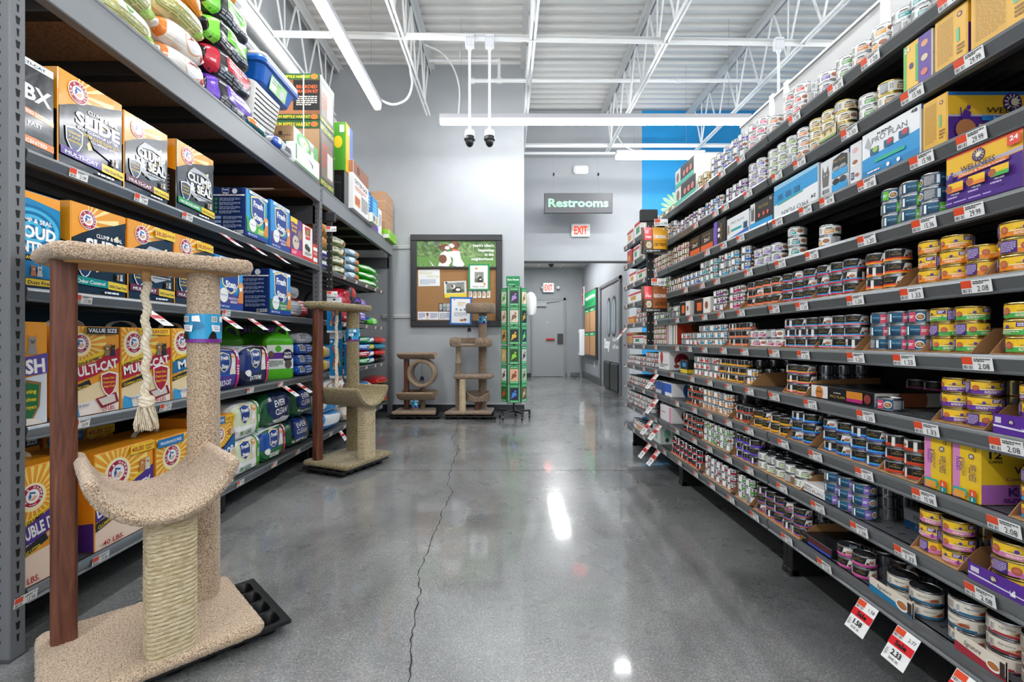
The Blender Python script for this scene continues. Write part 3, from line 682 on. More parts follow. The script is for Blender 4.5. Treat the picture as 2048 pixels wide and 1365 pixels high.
def plant_tray(quad, label, nx=6, ny=4, z=.0):
    # black nursery tray with cup pockets
    o = [Vector(q) for q in quad]; c = sum(o, Vector((0, 0)))/4; m = MB()
    def bi(s, t): return o[0]*(1-s)*(1-t)+o[1]*s*(1-t)+o[2]*s*t+o[3]*(1-s)*t
    zt = .043
    def lp(s, t, zz): p = bi(s, t); return (p.x, p.y, zz)
    e = .03
    rim = lambda d, zz: [lp(d, d, zz), lp(1-d, d, zz), lp(1-d, 1-d, zz), lp(d, 1-d, zz)]
    m.loft([rim(-.012, zt-.012), rim(-.012, zt), rim(.02, zt)], 0x121315, PLAS, cap=False)
    m.loft([rim(.0, .03), rim(-.004, zt-.004)], 0x121315, PLAS, cap=False)
    for i in range(nx):
        for j in range(ny):
            s0, s1, t0, t1 = .02+.96*i/nx, .02+.96*(i+1)/nx, .02+.96*j/ny, .02+.96*(j+1)/ny; cx, cy = (s0+s1)/2, (t0+t1)/2
            def rg(f, zz, sq):
                out = []
                for q in range(16):
                    a = 2*pi*q/16; u = math.copysign(abs(cos(a))**(2/sq), cos(a)); v = math.copysign(abs(sin(a))**(2/sq), sin(a))
                    out.append(lp(cx+u*f*(s1-s0)/2, cy+v*f*(t1-t0)/2, zz))
                return out
            m.loft([rg(1.0, zt, 30), rg(.86, zt, 5), rg(.82, zt-.006, 4), rg(.6, .004, 3), rg(.05, .003, 3)], 0x141517, PLAS, cap=False)
    return tag(m.build('plant_tray'), label, 'tray', 'black nursery trays under the cat trees')
TREE_CARP = None
def cat_tree(C, ang, cp, label, hero):
    t = thing('cat_tree', label, 'cat tree', (*C, 0), ang); am = .003 if hero else .002
    n = 260 if hero else 140
    slab(MB(), [(-.265, -.22), (.265, -.22), (.265, .22), (-.265, .22)], .045, .085, cp, .03, n=n, rings=40 if hero else 16, amp=am).build('base', t)
    slab(MB(), [(-.235, .015), (.315, .015), (.225, .31), (-.28, .305) if hero else (-.30, .19)], 1.235, 1.284, cp, .05, e=.022, n=n, rings=26 if hero else 14, amp=am+.001).build('top_perch', t)
    slab(MB(), [(-.195, .05), (.275, .05), (.195, .28), (-.25, .27) if hero else (-.26, .17)], 1.228, 1.237, PLY, .04, n=60, rings=3, amp=0).build('plywood_underside', t)
    post(MB(), -.202, .12, .08, 1.232, .031, .031, WOOD, 32, 5, 0, .1).build('wood_post', t)
    p = post(MB(), .162, .109, .08, 1.23, .05, .05, cp, 60 if hero else 36, 2, .0025, .006 if hero else .015).build('carpet_post', t)
    band(MB(), .162, .109, .985, .1, .0555).build('product_tag', t, ang=50)
    sisal(MB(), .019, -.155, .08, .492, .062, .052, n=48).build('scratching_post', t, ang=60)
    if hero: tag(fibres(MB(), .019, -.155, .1, .49, .062, .052, 90).build('loose_fibres', t), kind='stuff')
    trough(MB(), 0, -.02, .46, .33, .125, .493, .034, cp, amp=.003, n1=80 if hero else 40, n2=80 if hero else 40).build('cradle', t)
    post(MB(), .0, .13, 1.19, 1.232, .013, .013, PLY, 20, 4, 0, .02).build('rope_peg', t)
    rope(MB(), .0, .13, .80 if hero else .6, 1.20, .0115, 90 if hero else 70, .004).build('rope', t)
    if hero:
        m = MB(); rnd = random.Random(4)
        for k in range(3): m.tube([(.0+.016*cos(a), .13+.016*sin(a), .795-.008*k+.004*sin(a*2+k)) for a in [2*pi*j/16 for j in range(17)]], .009, 0xe9dfc8, COT, 8)
        m.build('rope_knot', t); m = MB()
        for k in range(130):
            a = rnd.uniform(0, 2*pi); r = rnd.uniform(.002, .016); q = rnd.uniform(.7, 1.1)
            m.tube([(r*cos(a), .13+r*sin(a), .785), (r*1.5*cos(a+.2), .13+r*1.5*sin(a+.2), .765), (r*1.9*cos(a+.5), .13+r*1.9*sin(a+.5), .735), (r*2.3*cos(a+.8), .13+r*2.3*sin(a+.8), .785-.088*q)], rnd.uniform(.0008, .002), (0xf1e8d4, 0xe0d2b2)[k % 2], COT, 5)
        tag(m.build('rope_tassel', t), kind='stuff')
    return t
A1 = math.atan2(.709, .705)
cat_tree((-1.117, 1.488), A1, CP1, 'large beige carpeted cat tree in the left foreground with a cradle and rope', True)
cat_tree((-1.235, 3.70), math.atan2(.912, .409), CP2, 'olive-brown carpeted cat tree with cradle and rope beside the middle rack post', False)
def loc(C, ang, x, y): return (C[0]+x*cos(ang)-y*sin(ang), C[1]+x*sin(ang)+y*cos(ang))
C1 = (-1.117, 1.488)
plant_tray([loc(C1, A1, -.20, -.19), loc(C1, A1, .345, -.19), loc(C1, A1, .345, .19), loc(C1, A1, -.20, .19)], 'black plastic nursery tray sticking out under the large beige cat tree')
C2, A2 = (-1.235, 3.70), math.atan2(.912, .409)
plant_tray([loc(C2, A2, -.29, -.20), loc(C2, A2, .22, -.20), loc(C2, A2, .22, .17), loc(C2, A2, -.29, .17)], 'black plastic nursery tray under the olive-brown cat tree')
# loose sisal strand
m = MB(); m.tube([loc(C1, A1, -.06, -.16)+(.42,), loc(C1, A1, -.12, -.17)+(.40,), loc(C1, A1, -.15, -.2)+(.36,), loc(C1, A1, -.2, -.2)+(.345,)], .0007, 0xefe2c2, MATTE, 5)
DT = 6.08; PT = F/DT
def tx(x, x0): return (x-x0)/PT
def tz(y): return H+(VY-y)/PT
# tan tree with the tunnel ring
X0 = 836; t = thing('cat_tree', 'short tan cat tree with a round carpeted tunnel ring below the wall rails', 'cat tree', ((X0-VX)/PT, DT, 0))
slab(MB(), [(tx(789, X0), -.2), (tx(876, X0), -.2), (tx(868, X0), .2), (tx(792, X0), .2)], .05, .092, CP3, .03, n=120, rings=6, amp=.001).build('base', t)
post(MB(), tx(812.5, X0), .02, .09, tz(714), .032, .032, WOOD, 24, 5, 0, .2).build('wood_post', t)
trough(MB(), tx(835, X0), 0, .47, .32, .055, tz(716.5), .032, CP3, 'x', .0008, n1=24, n2=16).build('top_cradle', t)
m = MB(); rc = (tx(845.5, X0), 0, tz(746.5)); R = []
for k in range(41):
    a = 2*pi*k/40; R.append([(rc[0]+rr*cos(a), yy, rc[2]+rr*sin(a)) for rr, yy in [(.158+.022*cos(b), -.0+.13*(1 if sin(b) > 0 else -1)+.02*sin(b)) for b in [2*pi*(j+.5)/14 for j in range(14)]]])
m.loft(R, 0, CP3, cap=False); m.build('tunnel_ring', t)
trough(MB(), tx(835, X0), 0, .48, .34, .085, tz(798), .034, CP3, 'x', .0008, n1=24, n2=16).build('lower_cradle', t)
post(MB(), tx(831.5, X0), -.05, .09, tz(795), .044, .044, CP3, 24, 2, 0, .1).build('carpet_post', t)
post(MB(), tx(842.5, X0), .1, .09, tz(768), .034, .034, CP3, 24, 2, 0, .1).build('carpet_post', t)
band(MB(), tx(831.5, X0), -.05, .12, .11, .0465).build('product_tag', t)
def feather(mb, x, y, z, s=1):
    rnd = random.Random(9)
    for k in range(26):
        a = rnd.uniform(0, 2*pi); p = Vector((x, y, z)); d = Vector((cos(a)*.03, sin(a)*.02, -.075*rnd.uniform(.4, 1)))*s
        mb.tube([p, p+d*.5+Vector((0, 0, .01)), p+d], [.003, .008, .001], (0x1e1426, 0x3a1e4a)[k % 2], MATTE, 5)
    return mb
m = MB(); m.tube([(rc[0]-.0, 0, rc[2]+.15), (rc[0]-.02, 0, rc[2]+.03), (rc[0]+.0, 0, rc[2]-.05)], .002, 0x222222, PLAS, 5); feather(m, rc[0]-.01, 0, rc[2]-.045); m.build('feather_toy', t)
plant_tray([((782-VX)/PT, DT-.23), ((884-VX)/PT, DT-.23), ((880-VX)/PT, DT+.19), ((785-VX)/PT, DT+.19)], 'black plastic nursery tray under the short tan cat tree', 5, 4)
# brown tower tree
X0 = 940; t = thing('cat_tree', 'tall brown cat tree tower with a bed on top, before the bulletin board', 'cat tree', ((X0-VX)/PT, DT, 0))
slab(MB(), [(tx(892, X0), -.2), (tx(984, X0), -.2), (tx(988, X0), .2), (tx(901, X0), .2)], .05, .092, CP4, .02, n=120, rings=6, amp=.0015).build('base', t)
post(MB(), tx(964.5, X0), .12, .09, tz(627), .055, .055, CP4, 30, 2, .0012, .03).build('tall_post', t)
m = MB(); post(m, tx(915.5, X0), .08, .09, tz(727), .04, .04, CP4, 28, 2, .0012, .03); m.build('carpet_post', t)
sisal(MB(), tx(915.5, X0), .08, tz(727), tz(693), .034, .034, .014, 28, 2).build('scratching_post', t)
sisal(MB(), tx(926.5, X0), -.12, .09, tz(757), .042, .042, .014, 28, 2).build('scratching_post', t)
m = MB(); bc = (tx(960.5, X0), .08, 0)
m.lathe([(.02, tz(626)), (.185, tz(626)), (.197, tz(622)), (.197, tz(611)), (.186, tz(607)), (.172, tz(608)), (.165, tz(613)), (.16, tz(620)), (.02, tz(621))], 0, CP4, 48, bc); m.xf(lambda x, y, z: ndisp((x, y, z), .002, 120)); m.build('top_bed', t)
band(MB(), tx(964.5, X0), .12, tz(648), .11, .0575).build('product_tag', t)
slab(MB(), [(tx(903, X0), -.17), (tx(984, X0), -.17), (tx(984, X0), .22), (tx(903, X0), .22)], tz(694), tz(688), CP4, .03, n=100, rings=6, amp=.001).build('middle_bed_floor', t)
for a, b in ((902, 925), (951, 984)):
    MBx = MB(); slab(MBx, [(tx(a, X0), -.18), (tx(b, X0), -.18), (tx(b, X0), -.13), (tx(a, X0), -.13)], tz(692), tz(675.5), CP4, .012, n=60, rings=5, amp=.001); MBx.build('bed_rim', t)
for q in ([(tx(902, X0), .18), (tx(984, X0), .18), (tx(984, X0), .22), (tx(902, X0), .22)], [(tx(902, X0), -.17), (tx(908, X0), -.17), (tx(908, X0), .2), (tx(902, X0), .2)], [(tx(978, X0), -.17), (tx(984, X0), -.17), (tx(984, X0), .2), (tx(978, X0), .2)]):
    MBx = MB(); slab(MBx, q, tz(692), tz(676), CP4, .012, n=60, rings=5, amp=.001); MBx.build('bed_rim', t)
slab(MB(), [(tx(909, X0), -.17), (tx(985, X0), -.17), (tx(989, X0), .15), (tx(912, X0), .15)], tz(757), tz(748), CP4, .05, n=100, rings=8, amp=.0015).build('step', t)
m = MB(); R = []
for s, zt_ in ((0, 1), (1, 1)):
    pass
cx, cy = tx(956, X0), .0; n = 48
def brim(a): return tz(783)-.05*max(0, cos(a+pi/2)**3)*1.2
ring = lambda r, f: [(cx+r*1.0*cos(2*pi*j/n), cy+r*.8*sin(2*pi*j/n), f(2*pi*j/n)) for j in range(n)]
m.loft([ring(.02, lambda a: tz(802)), ring(.15, lambda a: tz(802)), ring(.158, lambda a: tz(799)), ring(.158, lambda a: brim(a)-.01), ring(.15, brim), ring(.14, lambda a: brim(a)-.01), ring(.135, lambda a: tz(797)), ring(.02, lambda a: tz(797))], 0, CP4)
m.build('low_bed', t)
post(MB(), tx(954.5, X0), -.02, .09, tz(802), .03, .03, WOOD, 20, 5, 0, .1).build('wood_post', t)
m = MB(); m.tube([(tx(937, X0), -.05, tz(686)), (tx(937, X0), -.05, tz(675)), (tx(939, X0), -.05, tz(656))], .002, 0x222222, PLAS, 5); feather(m, tx(939, X0), -.05, tz(656), .9); m.build('feather_toy', t)
plant_tray([((890-VX)/PT, DT-.23), ((992-VX)/PT, DT-.23), ((990-VX)/PT, DT+.19), ((893-VX)/PT, DT+.19)], 'black plastic nursery tray under the tall brown cat tree tower', 5, 4)
# ================================================================ care sheet rack
DC = 5.95; PC = F/DC; XC = (1028-VX)/PC
def cz(y): return H+(VY-y)/PC
t = thing('leaflet_rack', 'black wheeled spinner rack of green leaflets beside the hallway opening', 'display rack', (XC, DC, 0))
MB().tube([(0, 0, .1), (0, 0, cz(572))], .014, 0x151617, PLAS, 12).build('pole', t)
for k in range(5):
    a = -pi/2+.5+2*pi*k/5; m = MB(); m.loft([[(rr*cos(a)-w*sin(a), rr*sin(a)+w*cos(a), z) for w, z in ((-.018, .085), (.018, .085), (.014, .105), (-.014, .105))] for rr in (.01, .21)], 0x17181a, PLAS); m.build('base_leg', t)
    m = MB(); cx, cy = .2*cos(a), .2*sin(a)
    m.lathe([(.001, -.012), (.026, -.012), (.028, 0), (.026, .012), (.001, .012)], 0x1a1b1d, PLAS, 20, (cx, cy, .029), axis='x'); m.box(cx-.015, cx+.015, cy-.012, cy+.012, .045, .088, 0x222325, PLAS); m.build('caster', t)
m = MB()
for i in range(-1, 2, 2):
    for j in range(-1, 2, 2): m.tube([(i*.085, j*.085, .2), (i*.085, j*.085, cz(576))], .004, 0x151617, PLAS, 8)
for k in range(7):
    z = .2+(cz(576)-.2)*k/6; m.tube([(-.085, -.085, z), (.085, -.085, z), (.085, .085, z), (-.085, .085, z), (-.085, -.085, z)], .003, 0x151617, PLAS, 6)
m.build('wire_frame', t)
t2 = thing('rack_sign', 'green Care Sheets sign on top of the leaflet rack', 'sign', (XC-.01, DC, cz(573)))
MB().rbox(-.09, .085, -.006, 0, 0, .128, 0x12904e, CARD, .002).build('sign_board', t2)
p = MB(); A = Art(.175, .128); A.T('Care Sheets', .5, .58, .16, 0xffffff, w=.86, b=.04); A.lines(.15, .3, .85, .42, 1, 0x0b6435); A.lines(.2, .14, .8, .24, 1, 0xbfe8cc); A.put(p, front(-.09, -.0065, 0)); p.build('lettering', t2)
pics = [(0xd7e6c9, 0x69a84f), (0xe9dcc8, 0xa9764a), (0xc9a46a, 0x6a4a2a), (0xd8b478, 0xe3cfa0), (0xf2f2f0, 0x7a5a3a), (0x2f6a30, 0xe0572c), (0x3a3040, 0xb090d0), (0xe0d0c0, 0x8a6a50), (0x20242a, 0xe8c040), (0x2a4a28, 0x98d840), (0xe8b090, 0x905030), (0x182038, 0x4a8ae0), (0xf0e0c0, 0xb08040), (0x1a1a1a, 0xd8a040), (0x2a3a4a, 0x80d060), (0xd0c8c0, 0x504038), (0xb8c8a8, 0x406030), (0x6a5030, 0xd8c090)]
wh = ('green bird', 'tan pet', 'brown desert animal', 'yellow lizard', 'red-and-white animal', 'orange flower')
names = 'first second third fourth fifth sixth'.split()
q = 0
for side, (ox, oy, a) in enumerate(((-.10, 0, -pi/2-.15), (0, -.10, .02), (.10, 0, pi/2-.9))):
    for k in range(6):
        y0 = (577, 614.5, 652.5, 691.5, 730, 767)[k]; h = 36.5/PC; w = .125
        m = MB(); m.rbox(-w/2, w/2, -.016, 0, 0, h, 0x1c9a4c, CARD, .002); A = Art(w, h); c1, c2 = pics[q % 18]
        A.R(.1, .14, .9, .80, c1); A.E(.5, .45, .24, .2, c2); A.E(.62, .62, .1, .1, c2); A.P([(.2, .2), (.5, .35), (.3, .5)], c2); A.R(.12, .04, .88, .11, 0x86d49b); A.T('Care Sheet', .5, .87, .05, 0xeafff0, w=.7); A.put(m, front(-w/2, -.0165, 0))
        sd = ('left', 'front', 'right')[side]
        o = m.build('care_leaflet', loc=(XC+ox*1.15, DC+oy*1.15, cz(y0+36.5)), rz=(-.95, 0, .95)[side]); 
        tag(o, 'green pet care leaflet on the %s side, %s row from the top' % (sd, names[k]), 'leaflet', 'care leaflets in the spinner rack'); q += 1
# ================================================================ left storage rack
XL = -1.532
def DL(x): return -XL*F/(VX-x)                 # depth on the left nose plane of a pixel column
def zl(y, D): return H+(VY-y)*D/F
ZL = [1.608, 1.163, .715, .193]; ZT = 2.279
GRY = 0x6e7073; DGR = 0x46484a; BLK = 0x17181a
BOARD = noise_mat('particle_board', [(.3, 0x6b4c33), (.5, 0x8c6a4b), (.7, 0xa58462)], 120, .9, 4)
def off(o, t): o.location = -Vector(t.location); return o
def upright(D, t, xf=XL, z1=2.272, dep=.05, rear=False):
    m = MB(); y0, y1 = D-dep, D; x0, x1 = xf-.062, xf
    m.rbox(x0, x1, y0, y1, 0, z1, GRY, PAINT, .003); k = 0; z = .06
    while z < z1-.02:
        m.P = None; yc = (y0+y1)/2
        w = .0075 if k % 2 else .0045
        m.add([(x1+.0004, yc-w, z+.012), (x1+.0004, yc+w, z+.012), (x1+.0004, yc+w*.6, z-.012), (x1+.0004, yc-w*.6, z-.012)], [(0, 1, 2, 3)], 0x0c0c0d, MATTE)
        xc = (x0+x1)/2
        m.add([(xc-.0045, y0-.0004, z-.0045), (xc+.0045, y0-.0004, z-.0045), (xc+.0045, y0-.0004, z+.0045), (xc-.0045, y0-.0004, z+.0045)], [(0, 1, 2, 3)], 0x0c0c0d, MATTE)
        z += .038; k += 1
    m.box(x0-.01, x1+.008, y0-.01, y1, 0, .006, DGR, PAINT)
    return off(m.build('upright_post', t), t)
def nose(m, x, y0, y1, z, s):
    # slanted price rail along y at the shelf edge; s=+1 when the aisle is on the +x side
    m.loft([[(x-s*.02, y, z), (x-s*.002, y, z), (x, y, z-.004), (x+s*.002, y, z-.010), (x-s*.006, y, z-.036), (x+s*.001, y, z-.040), (x, y, z-.044), (x-s*.02, y, z-.044)] for y in (y0, y1)], 0x7b7e80, RAIL)
_pl = {}
def price_mesh(txt):
    if txt in _pl: return _pl[txt]
    w, h = .072, .031; m = MB(); m.box(-w/2, w/2, -.0008, 0, 0, h, 0xf4f4f2, CARD); A = Art(w, h)
    A.R(0, .42, .36, 1, 0xe8502a); A.bars(.03, .04, .36, .38, 9); A.T(txt, .72, .12, .42, 0x222222, w=.36, b=.0); A.lines(.42, .66, .95, .94, 2, 0x444444)
    A.put(m, front(-w/2, -.0009, 0)); o = m.build('price_label', smooth=False); me = o.data; bpy.data.objects.remove(o); _pl[txt] = me; return me
def price(parent, top, s, x, y, z, txt):
    o = bpy.data.objects.new('price_label', price_mesh(txt)); COL.objects.link(o); o.parent = parent
    o.location = Vector((x+s*.0005-.0, y, z-.038)); o.rotation_euler = (radians(9), 0, s*pi/2)
    return o
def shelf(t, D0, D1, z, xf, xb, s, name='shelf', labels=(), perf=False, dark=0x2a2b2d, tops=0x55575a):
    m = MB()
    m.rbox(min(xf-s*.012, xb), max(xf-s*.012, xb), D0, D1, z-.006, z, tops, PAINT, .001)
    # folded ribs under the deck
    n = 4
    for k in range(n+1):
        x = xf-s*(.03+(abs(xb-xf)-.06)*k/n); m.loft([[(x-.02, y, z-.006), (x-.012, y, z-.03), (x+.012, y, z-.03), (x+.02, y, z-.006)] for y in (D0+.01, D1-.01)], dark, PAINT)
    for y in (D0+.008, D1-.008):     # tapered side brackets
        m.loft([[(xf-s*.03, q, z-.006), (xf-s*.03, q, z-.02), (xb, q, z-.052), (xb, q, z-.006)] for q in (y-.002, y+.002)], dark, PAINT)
    if perf:
        y = D0+.04
        while y < D1-.03:
            for k in range(6):
                for dx in (0, .012):
                    x = xf-s*(.05+k*.06+dx); m.add([(x-.003, y, z+.0004), (x+.003, y, z+.0004), (x+.003, y+.012, z+.0004), (x-.003, y+.012, z+.0004)], [(0, 1, 2, 3)], 0x0a0a0a, MATTE)
            y += .045
    o = off(m.build(name, t), t); o.location.z = -t.location.z
    m = MB(); nose(m, xf, D0, D1, z, s); r = m.build('price_rail', o)
    for D, tx_ in labels: price(o, t, s, xf+s*.0, D, z, tx_)
    return o
R1 = thing('storage_rack', 'grey slotted-post rack bay holding litter boxes, nearer on the left', 'storage rack', (XL, 1.5, 0))
R2 = thing('storage_rack', 'grey slotted-post rack bay stacked with bags, reaching the back wall', 'storage rack', (XL, 3.92, 0))
for D, t in ((1.5, R1), (3.92, R1), (6.36, R2)):
    upright(D, t); upright(D, t, XL-.80)
XB = XL-.62
P1 = {0: [(156, '21.99'), (281, '7.99'), (374, '7.99')], 1: [(165, '17.98'), (452, '14.99')], 2: [(160, '24.99'), (330, '12.99'), (500, '9.49'), (560, '11.99')], 3: [(50, '12.98'), (200, '19.98'), (430, '18.97'), (480, '9.99'), (548, '10.99'), (595, '9.99')]}
for k, z in enumerate(ZL):
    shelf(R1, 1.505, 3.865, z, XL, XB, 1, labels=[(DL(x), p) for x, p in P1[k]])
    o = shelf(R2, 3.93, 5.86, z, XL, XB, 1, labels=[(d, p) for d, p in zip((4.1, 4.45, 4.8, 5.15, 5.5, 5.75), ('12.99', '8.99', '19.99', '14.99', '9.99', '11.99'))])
for t, D0, D1 in ((R1, 1.5, 3.87), (R2, 3.925, 6.31)):
    for x in (XL, XL-.82):
        m = MB(); m.rbox(x-.045, x+.002, D0-.0, D1+.05 if t is R2 else D1+.0, ZT-.15, ZT, 0x808386, PAINT, .004); m.box(x-.001, x+.004, D0, D1, ZT-.02, ZT-.012, 0x6a6c6e, PAINT); off(m.build('top_beam', t), t)
    m = MB(); m.box(XL-.82, XL-.045, D0, D1, ZT-.035, ZT-.02, 0, BOARD); off(m.build('particle_board_deck', t), t)
    y = D0+.22
    while y < D1-.1:
        m = MB(); m.rbox(XL-.82, XL-.045, y-.03, y+.03, ZT-.10, ZT-.036, 0x2e2b29, PAINT, .003); off(m.build('cross_bar', t), t); y += .41
    m = MB(); m.box(XL-.82, XL-.04, D1-.0, D1+.04, 1.95, 2.1, DGR, PAINT); off(m.build('end_brace', t), t)
m = MB(); m.box(XB-.03, XB, 1.505, 3.9, .08, 2.1, 0x121213, PAINT); off(m.build('back_panel', R1), R1)
m = MB(); m.box(XB-.03, XB, 3.93, 5.86, .08, 2.1, 0x1c1c1e, PAINT); off(m.build('back_panel', R2), R2)
for t, D in ((R1, 1.55), (R1, 2.7), (R1, 3.85), (R2, 3.97), (R2, 5.8)):
    m = MB(); m.rbox(XL-.56, XL-.09, D-.02, D+.02, 0, .15, 0x101011, PAINT, .004); off(m.build('base_foot', t), t)
# ---------------------------------------------------------------- artwork for cartons
YEL, RED, OR_, NV, SKY, PUR, LIM, WH = 0xf2d022, 0xb3122d, 0xf2a01c, 0x12357e, 0x1f7fd0, 0x4b2a8c, 0x5fb233, 0xf7f7f5
def deco(A, ops):
    for o in ops: getattr(A, o[0])(*o[1:-1], **o[-1]) if isinstance(o[-1], dict) else getattr(A, o[0])(*o[1:])
    return A
def roundel(A, cx, cy, r):
    A.E(cx, cy, r, r, WH, 28); A.E(cx, cy, r*.92, r*.92, RED, 28); A.E(cx, cy, r*.6, r*.6, WH, 24)
    A.arc('ARM & HAMMER', cx, cy, r*.76, r*.2, WH, 215, -35); A.arc('THE STANDARD', cx, cy, r*.77, r*.09, WH, 250, 290)
    k = A.w/A.h
    A.P([(cx-.35*r, cy-.3*r*k), (cx+.1*r, cy-.42*r*k), (cx+.4*r, cy-.1*r*k), (cx+.15*r, cy+.05*r*k), (cx-.05*r, cy-.1*r*k)], 0xe8b894)
    A.P([(cx-.35*r, cy-.3*r*k), (cx-.12*r, cy-.05*r*k), (cx-.2*r, cy+.3*r*k), (cx-.38*r, cy+.1*r*k)], 0x2b62a8)
    A.P([(cx-.3*r, cy+.42*r*k), (cx+.22*r, cy+.3*r*k), (cx+.2*r, cy+.16*r*k), (cx-.3*r, cy+.28*r*k)], 0x2b62a8)
def cats(A, cx, cy, r, c1=0x8d7258, c2=0xd9d2c8):
    k = A.w/A.h
    for dx, c, cc in ((-.5*r, c1, 0xe8dccb), (.5*r, c2, 0x6b5b4c)):
        x = cx+dx; A.P([(x-.5*r, cy-1.3*r*k), (x+.5*r, cy-1.3*r*k), (x+.3*r, cy), (x-.3*r, cy)], c); A.E(x, cy, .42*r, .38*r, c, 12)
        for s in (-1, 1): A.P([(x+s*.38*r, cy+.1*r*k), (x+s*.1*r, cy+.3*r*k), (x+s*.34*r, cy+.62*r*k)], c)
        A.E(x, cy-.12*r*k, .2*r, .14*r, cc, 10)
        for s in (-1, 1): A.E(x+s*.17*r, cy+.06*r*k, .055*r, .055*r, 0x1c1c10, 8)
def shield(A, cx, cy, w, c, rim=WH, lines=('Instant Odor', 'Destroyers', 'Stays Fresh'), tc=YEL):
    k = A.w/A.h; h = w*1.25*k
    for f, col in ((1.0, rim), (.88, c)):
        A.P([(cx-w/2*f, cy+h*.42*f), (cx, cy+h*.52*f), (cx+w/2*f, cy+h*.42*f), (cx+w*.46*f, cy-h*.1*f), (cx+w*.25*f, cy-h*.4*f), (cx, cy-h*.55*f), (cx-w*.25*f, cy-h*.4*f), (cx-w*.46*f, cy-h*.1*f)], col)
    for i, l in enumerate(lines): A.T(l, cx, cy+h*(.2-.17*i), h*.085, tc, w=w*.72)
def ah_dark(A, title, strip, sc, kind='slide', size=None):
    A.R(0, 0, 1, 1, 0x17181b); A.P([(0, 1), (0, .60), (.18, .68), (.45, .78), (.78, .86), (.95, .905), (1, .93), (1, 1)], OR_)
    for i in range(9): a = radians(-70+i*19); A.P([(.26, .83), (.26+.6*cos(a-.06), .83+.6*sin(a-.06)), (.26+.6*cos(a+.06), .83+.6*sin(a+.06))], 0xffe9a0)
    A.P([(0, .60), (.18, .68), (.45, .78), (.78, .86), (1, .93), (1, .86), (.7, .66), (.3, .2), (0, .15)], 0x17181b)
    A.P([(.45, .78), (.78, .86), (.6, .5), (.4, .55)], 0x222428)
    roundel(A, .27, .84, .15)
    if kind == 'slide':
        if sc == PUR: A.P([(.35, .5), (.95, .62), (.9, .2), (.5, .3)], 0x352a5a)
        A.T('CLUMP & SEAL', .66, .66, .045, WH, w=.5); A.T(title, .58, .50, .13, WH, w=.72, b=.045); A.T('EASY CLEAN-UP LITTER', .58, .445, .03, WH, w=.66)
        A.T('LITTER SLIDES RIGHT OUT', .62, .39, .032, YEL, w=.6); A.T('CLUMPING LITTER', .68, .35, .028, WH, w=.45)
    else:
        A.P([(.28, .62), (.42, .72), (.78, .70), (.9, .62), (.6, .66)], 0xb9bcc0); A.P([(.9, .62), (.95, .38), (.82, .5)], 0x9a9da2); A.P([(.22, .5), (.26, .32), (.55, .24), (.82, .3), (.5, .3)], 0xb9bcc0)
        A.T('CLUMP', .58, .50, .12, WH, w=.66, b=.04); A.T('& SEAL', .62, .36, .12, WH, w=.62, b=.04); A.T('COMPLETE ODOR SEALING LITTER', .66, .31, .022, WH, w=.5)
    shield(A, .2, .30, .26, 0x1d2d55, WH, ('GUARANTEED', '7 DAY', 'ODOR-FREE'), YEL)
    A.P([(0, .19), (0, .10), (.62, .08), (.62, .17)], sc); A.T(strip, .31, .112, .038, WH, w=.5, rot=-1)
    A.P([(.62, .17), (.62, .075), (1, .06), (1, .155)], YEL); A.T('100% Dust Free', .81, .092, .033, 0x1c1c1c, w=.34, rot=-2)
    A.lines(.55, .01, .95, .05, 1, WH); cats(A, .84, .25, .06)
    if size: A.R(.52, .86, 1, .98, YEL); A.T(size, .66, .89, .055, RED, w=.24); A.T('LARGEST SIZE', .88, .905, .03, RED, w=.2)
def ah_cloud(A):
    A.R(0, 0, 1, 1, 0x1b84b8); A.P([(0, 1), (0, .9), (.5, .93), (1, .88), (1, 1)], OR_)
    for i in range(7): A.E(.55, .62, .5-.07*i, .36-.05*i, (0x0f6a9e, 0x48b4dc)[i % 2], 30)
    A.T('CLUMP & SEAL', .55, .68, .045, WH, w=.62); A.T('CLOUD', .52, .52, .12, WH, w=.8, b=.04); A.T('CONTROL', .52, .37, .11, WH, w=.9, b=.04); A.R(.0, .28, 1, .34, 0x17181b); A.T('FREE OF HEAVY PERFUMES', .5, .295, .03, YEL, w=.8)
    A.R(0, 0, 1, .1, 0x17181b); A.R(.1, .02, 1, .09, YEL); A.T('100% Dust Free', .55, .035, .035, 0x1c1c1c, w=.6); cats(A, .6, .2, .09, 0xc9764a)
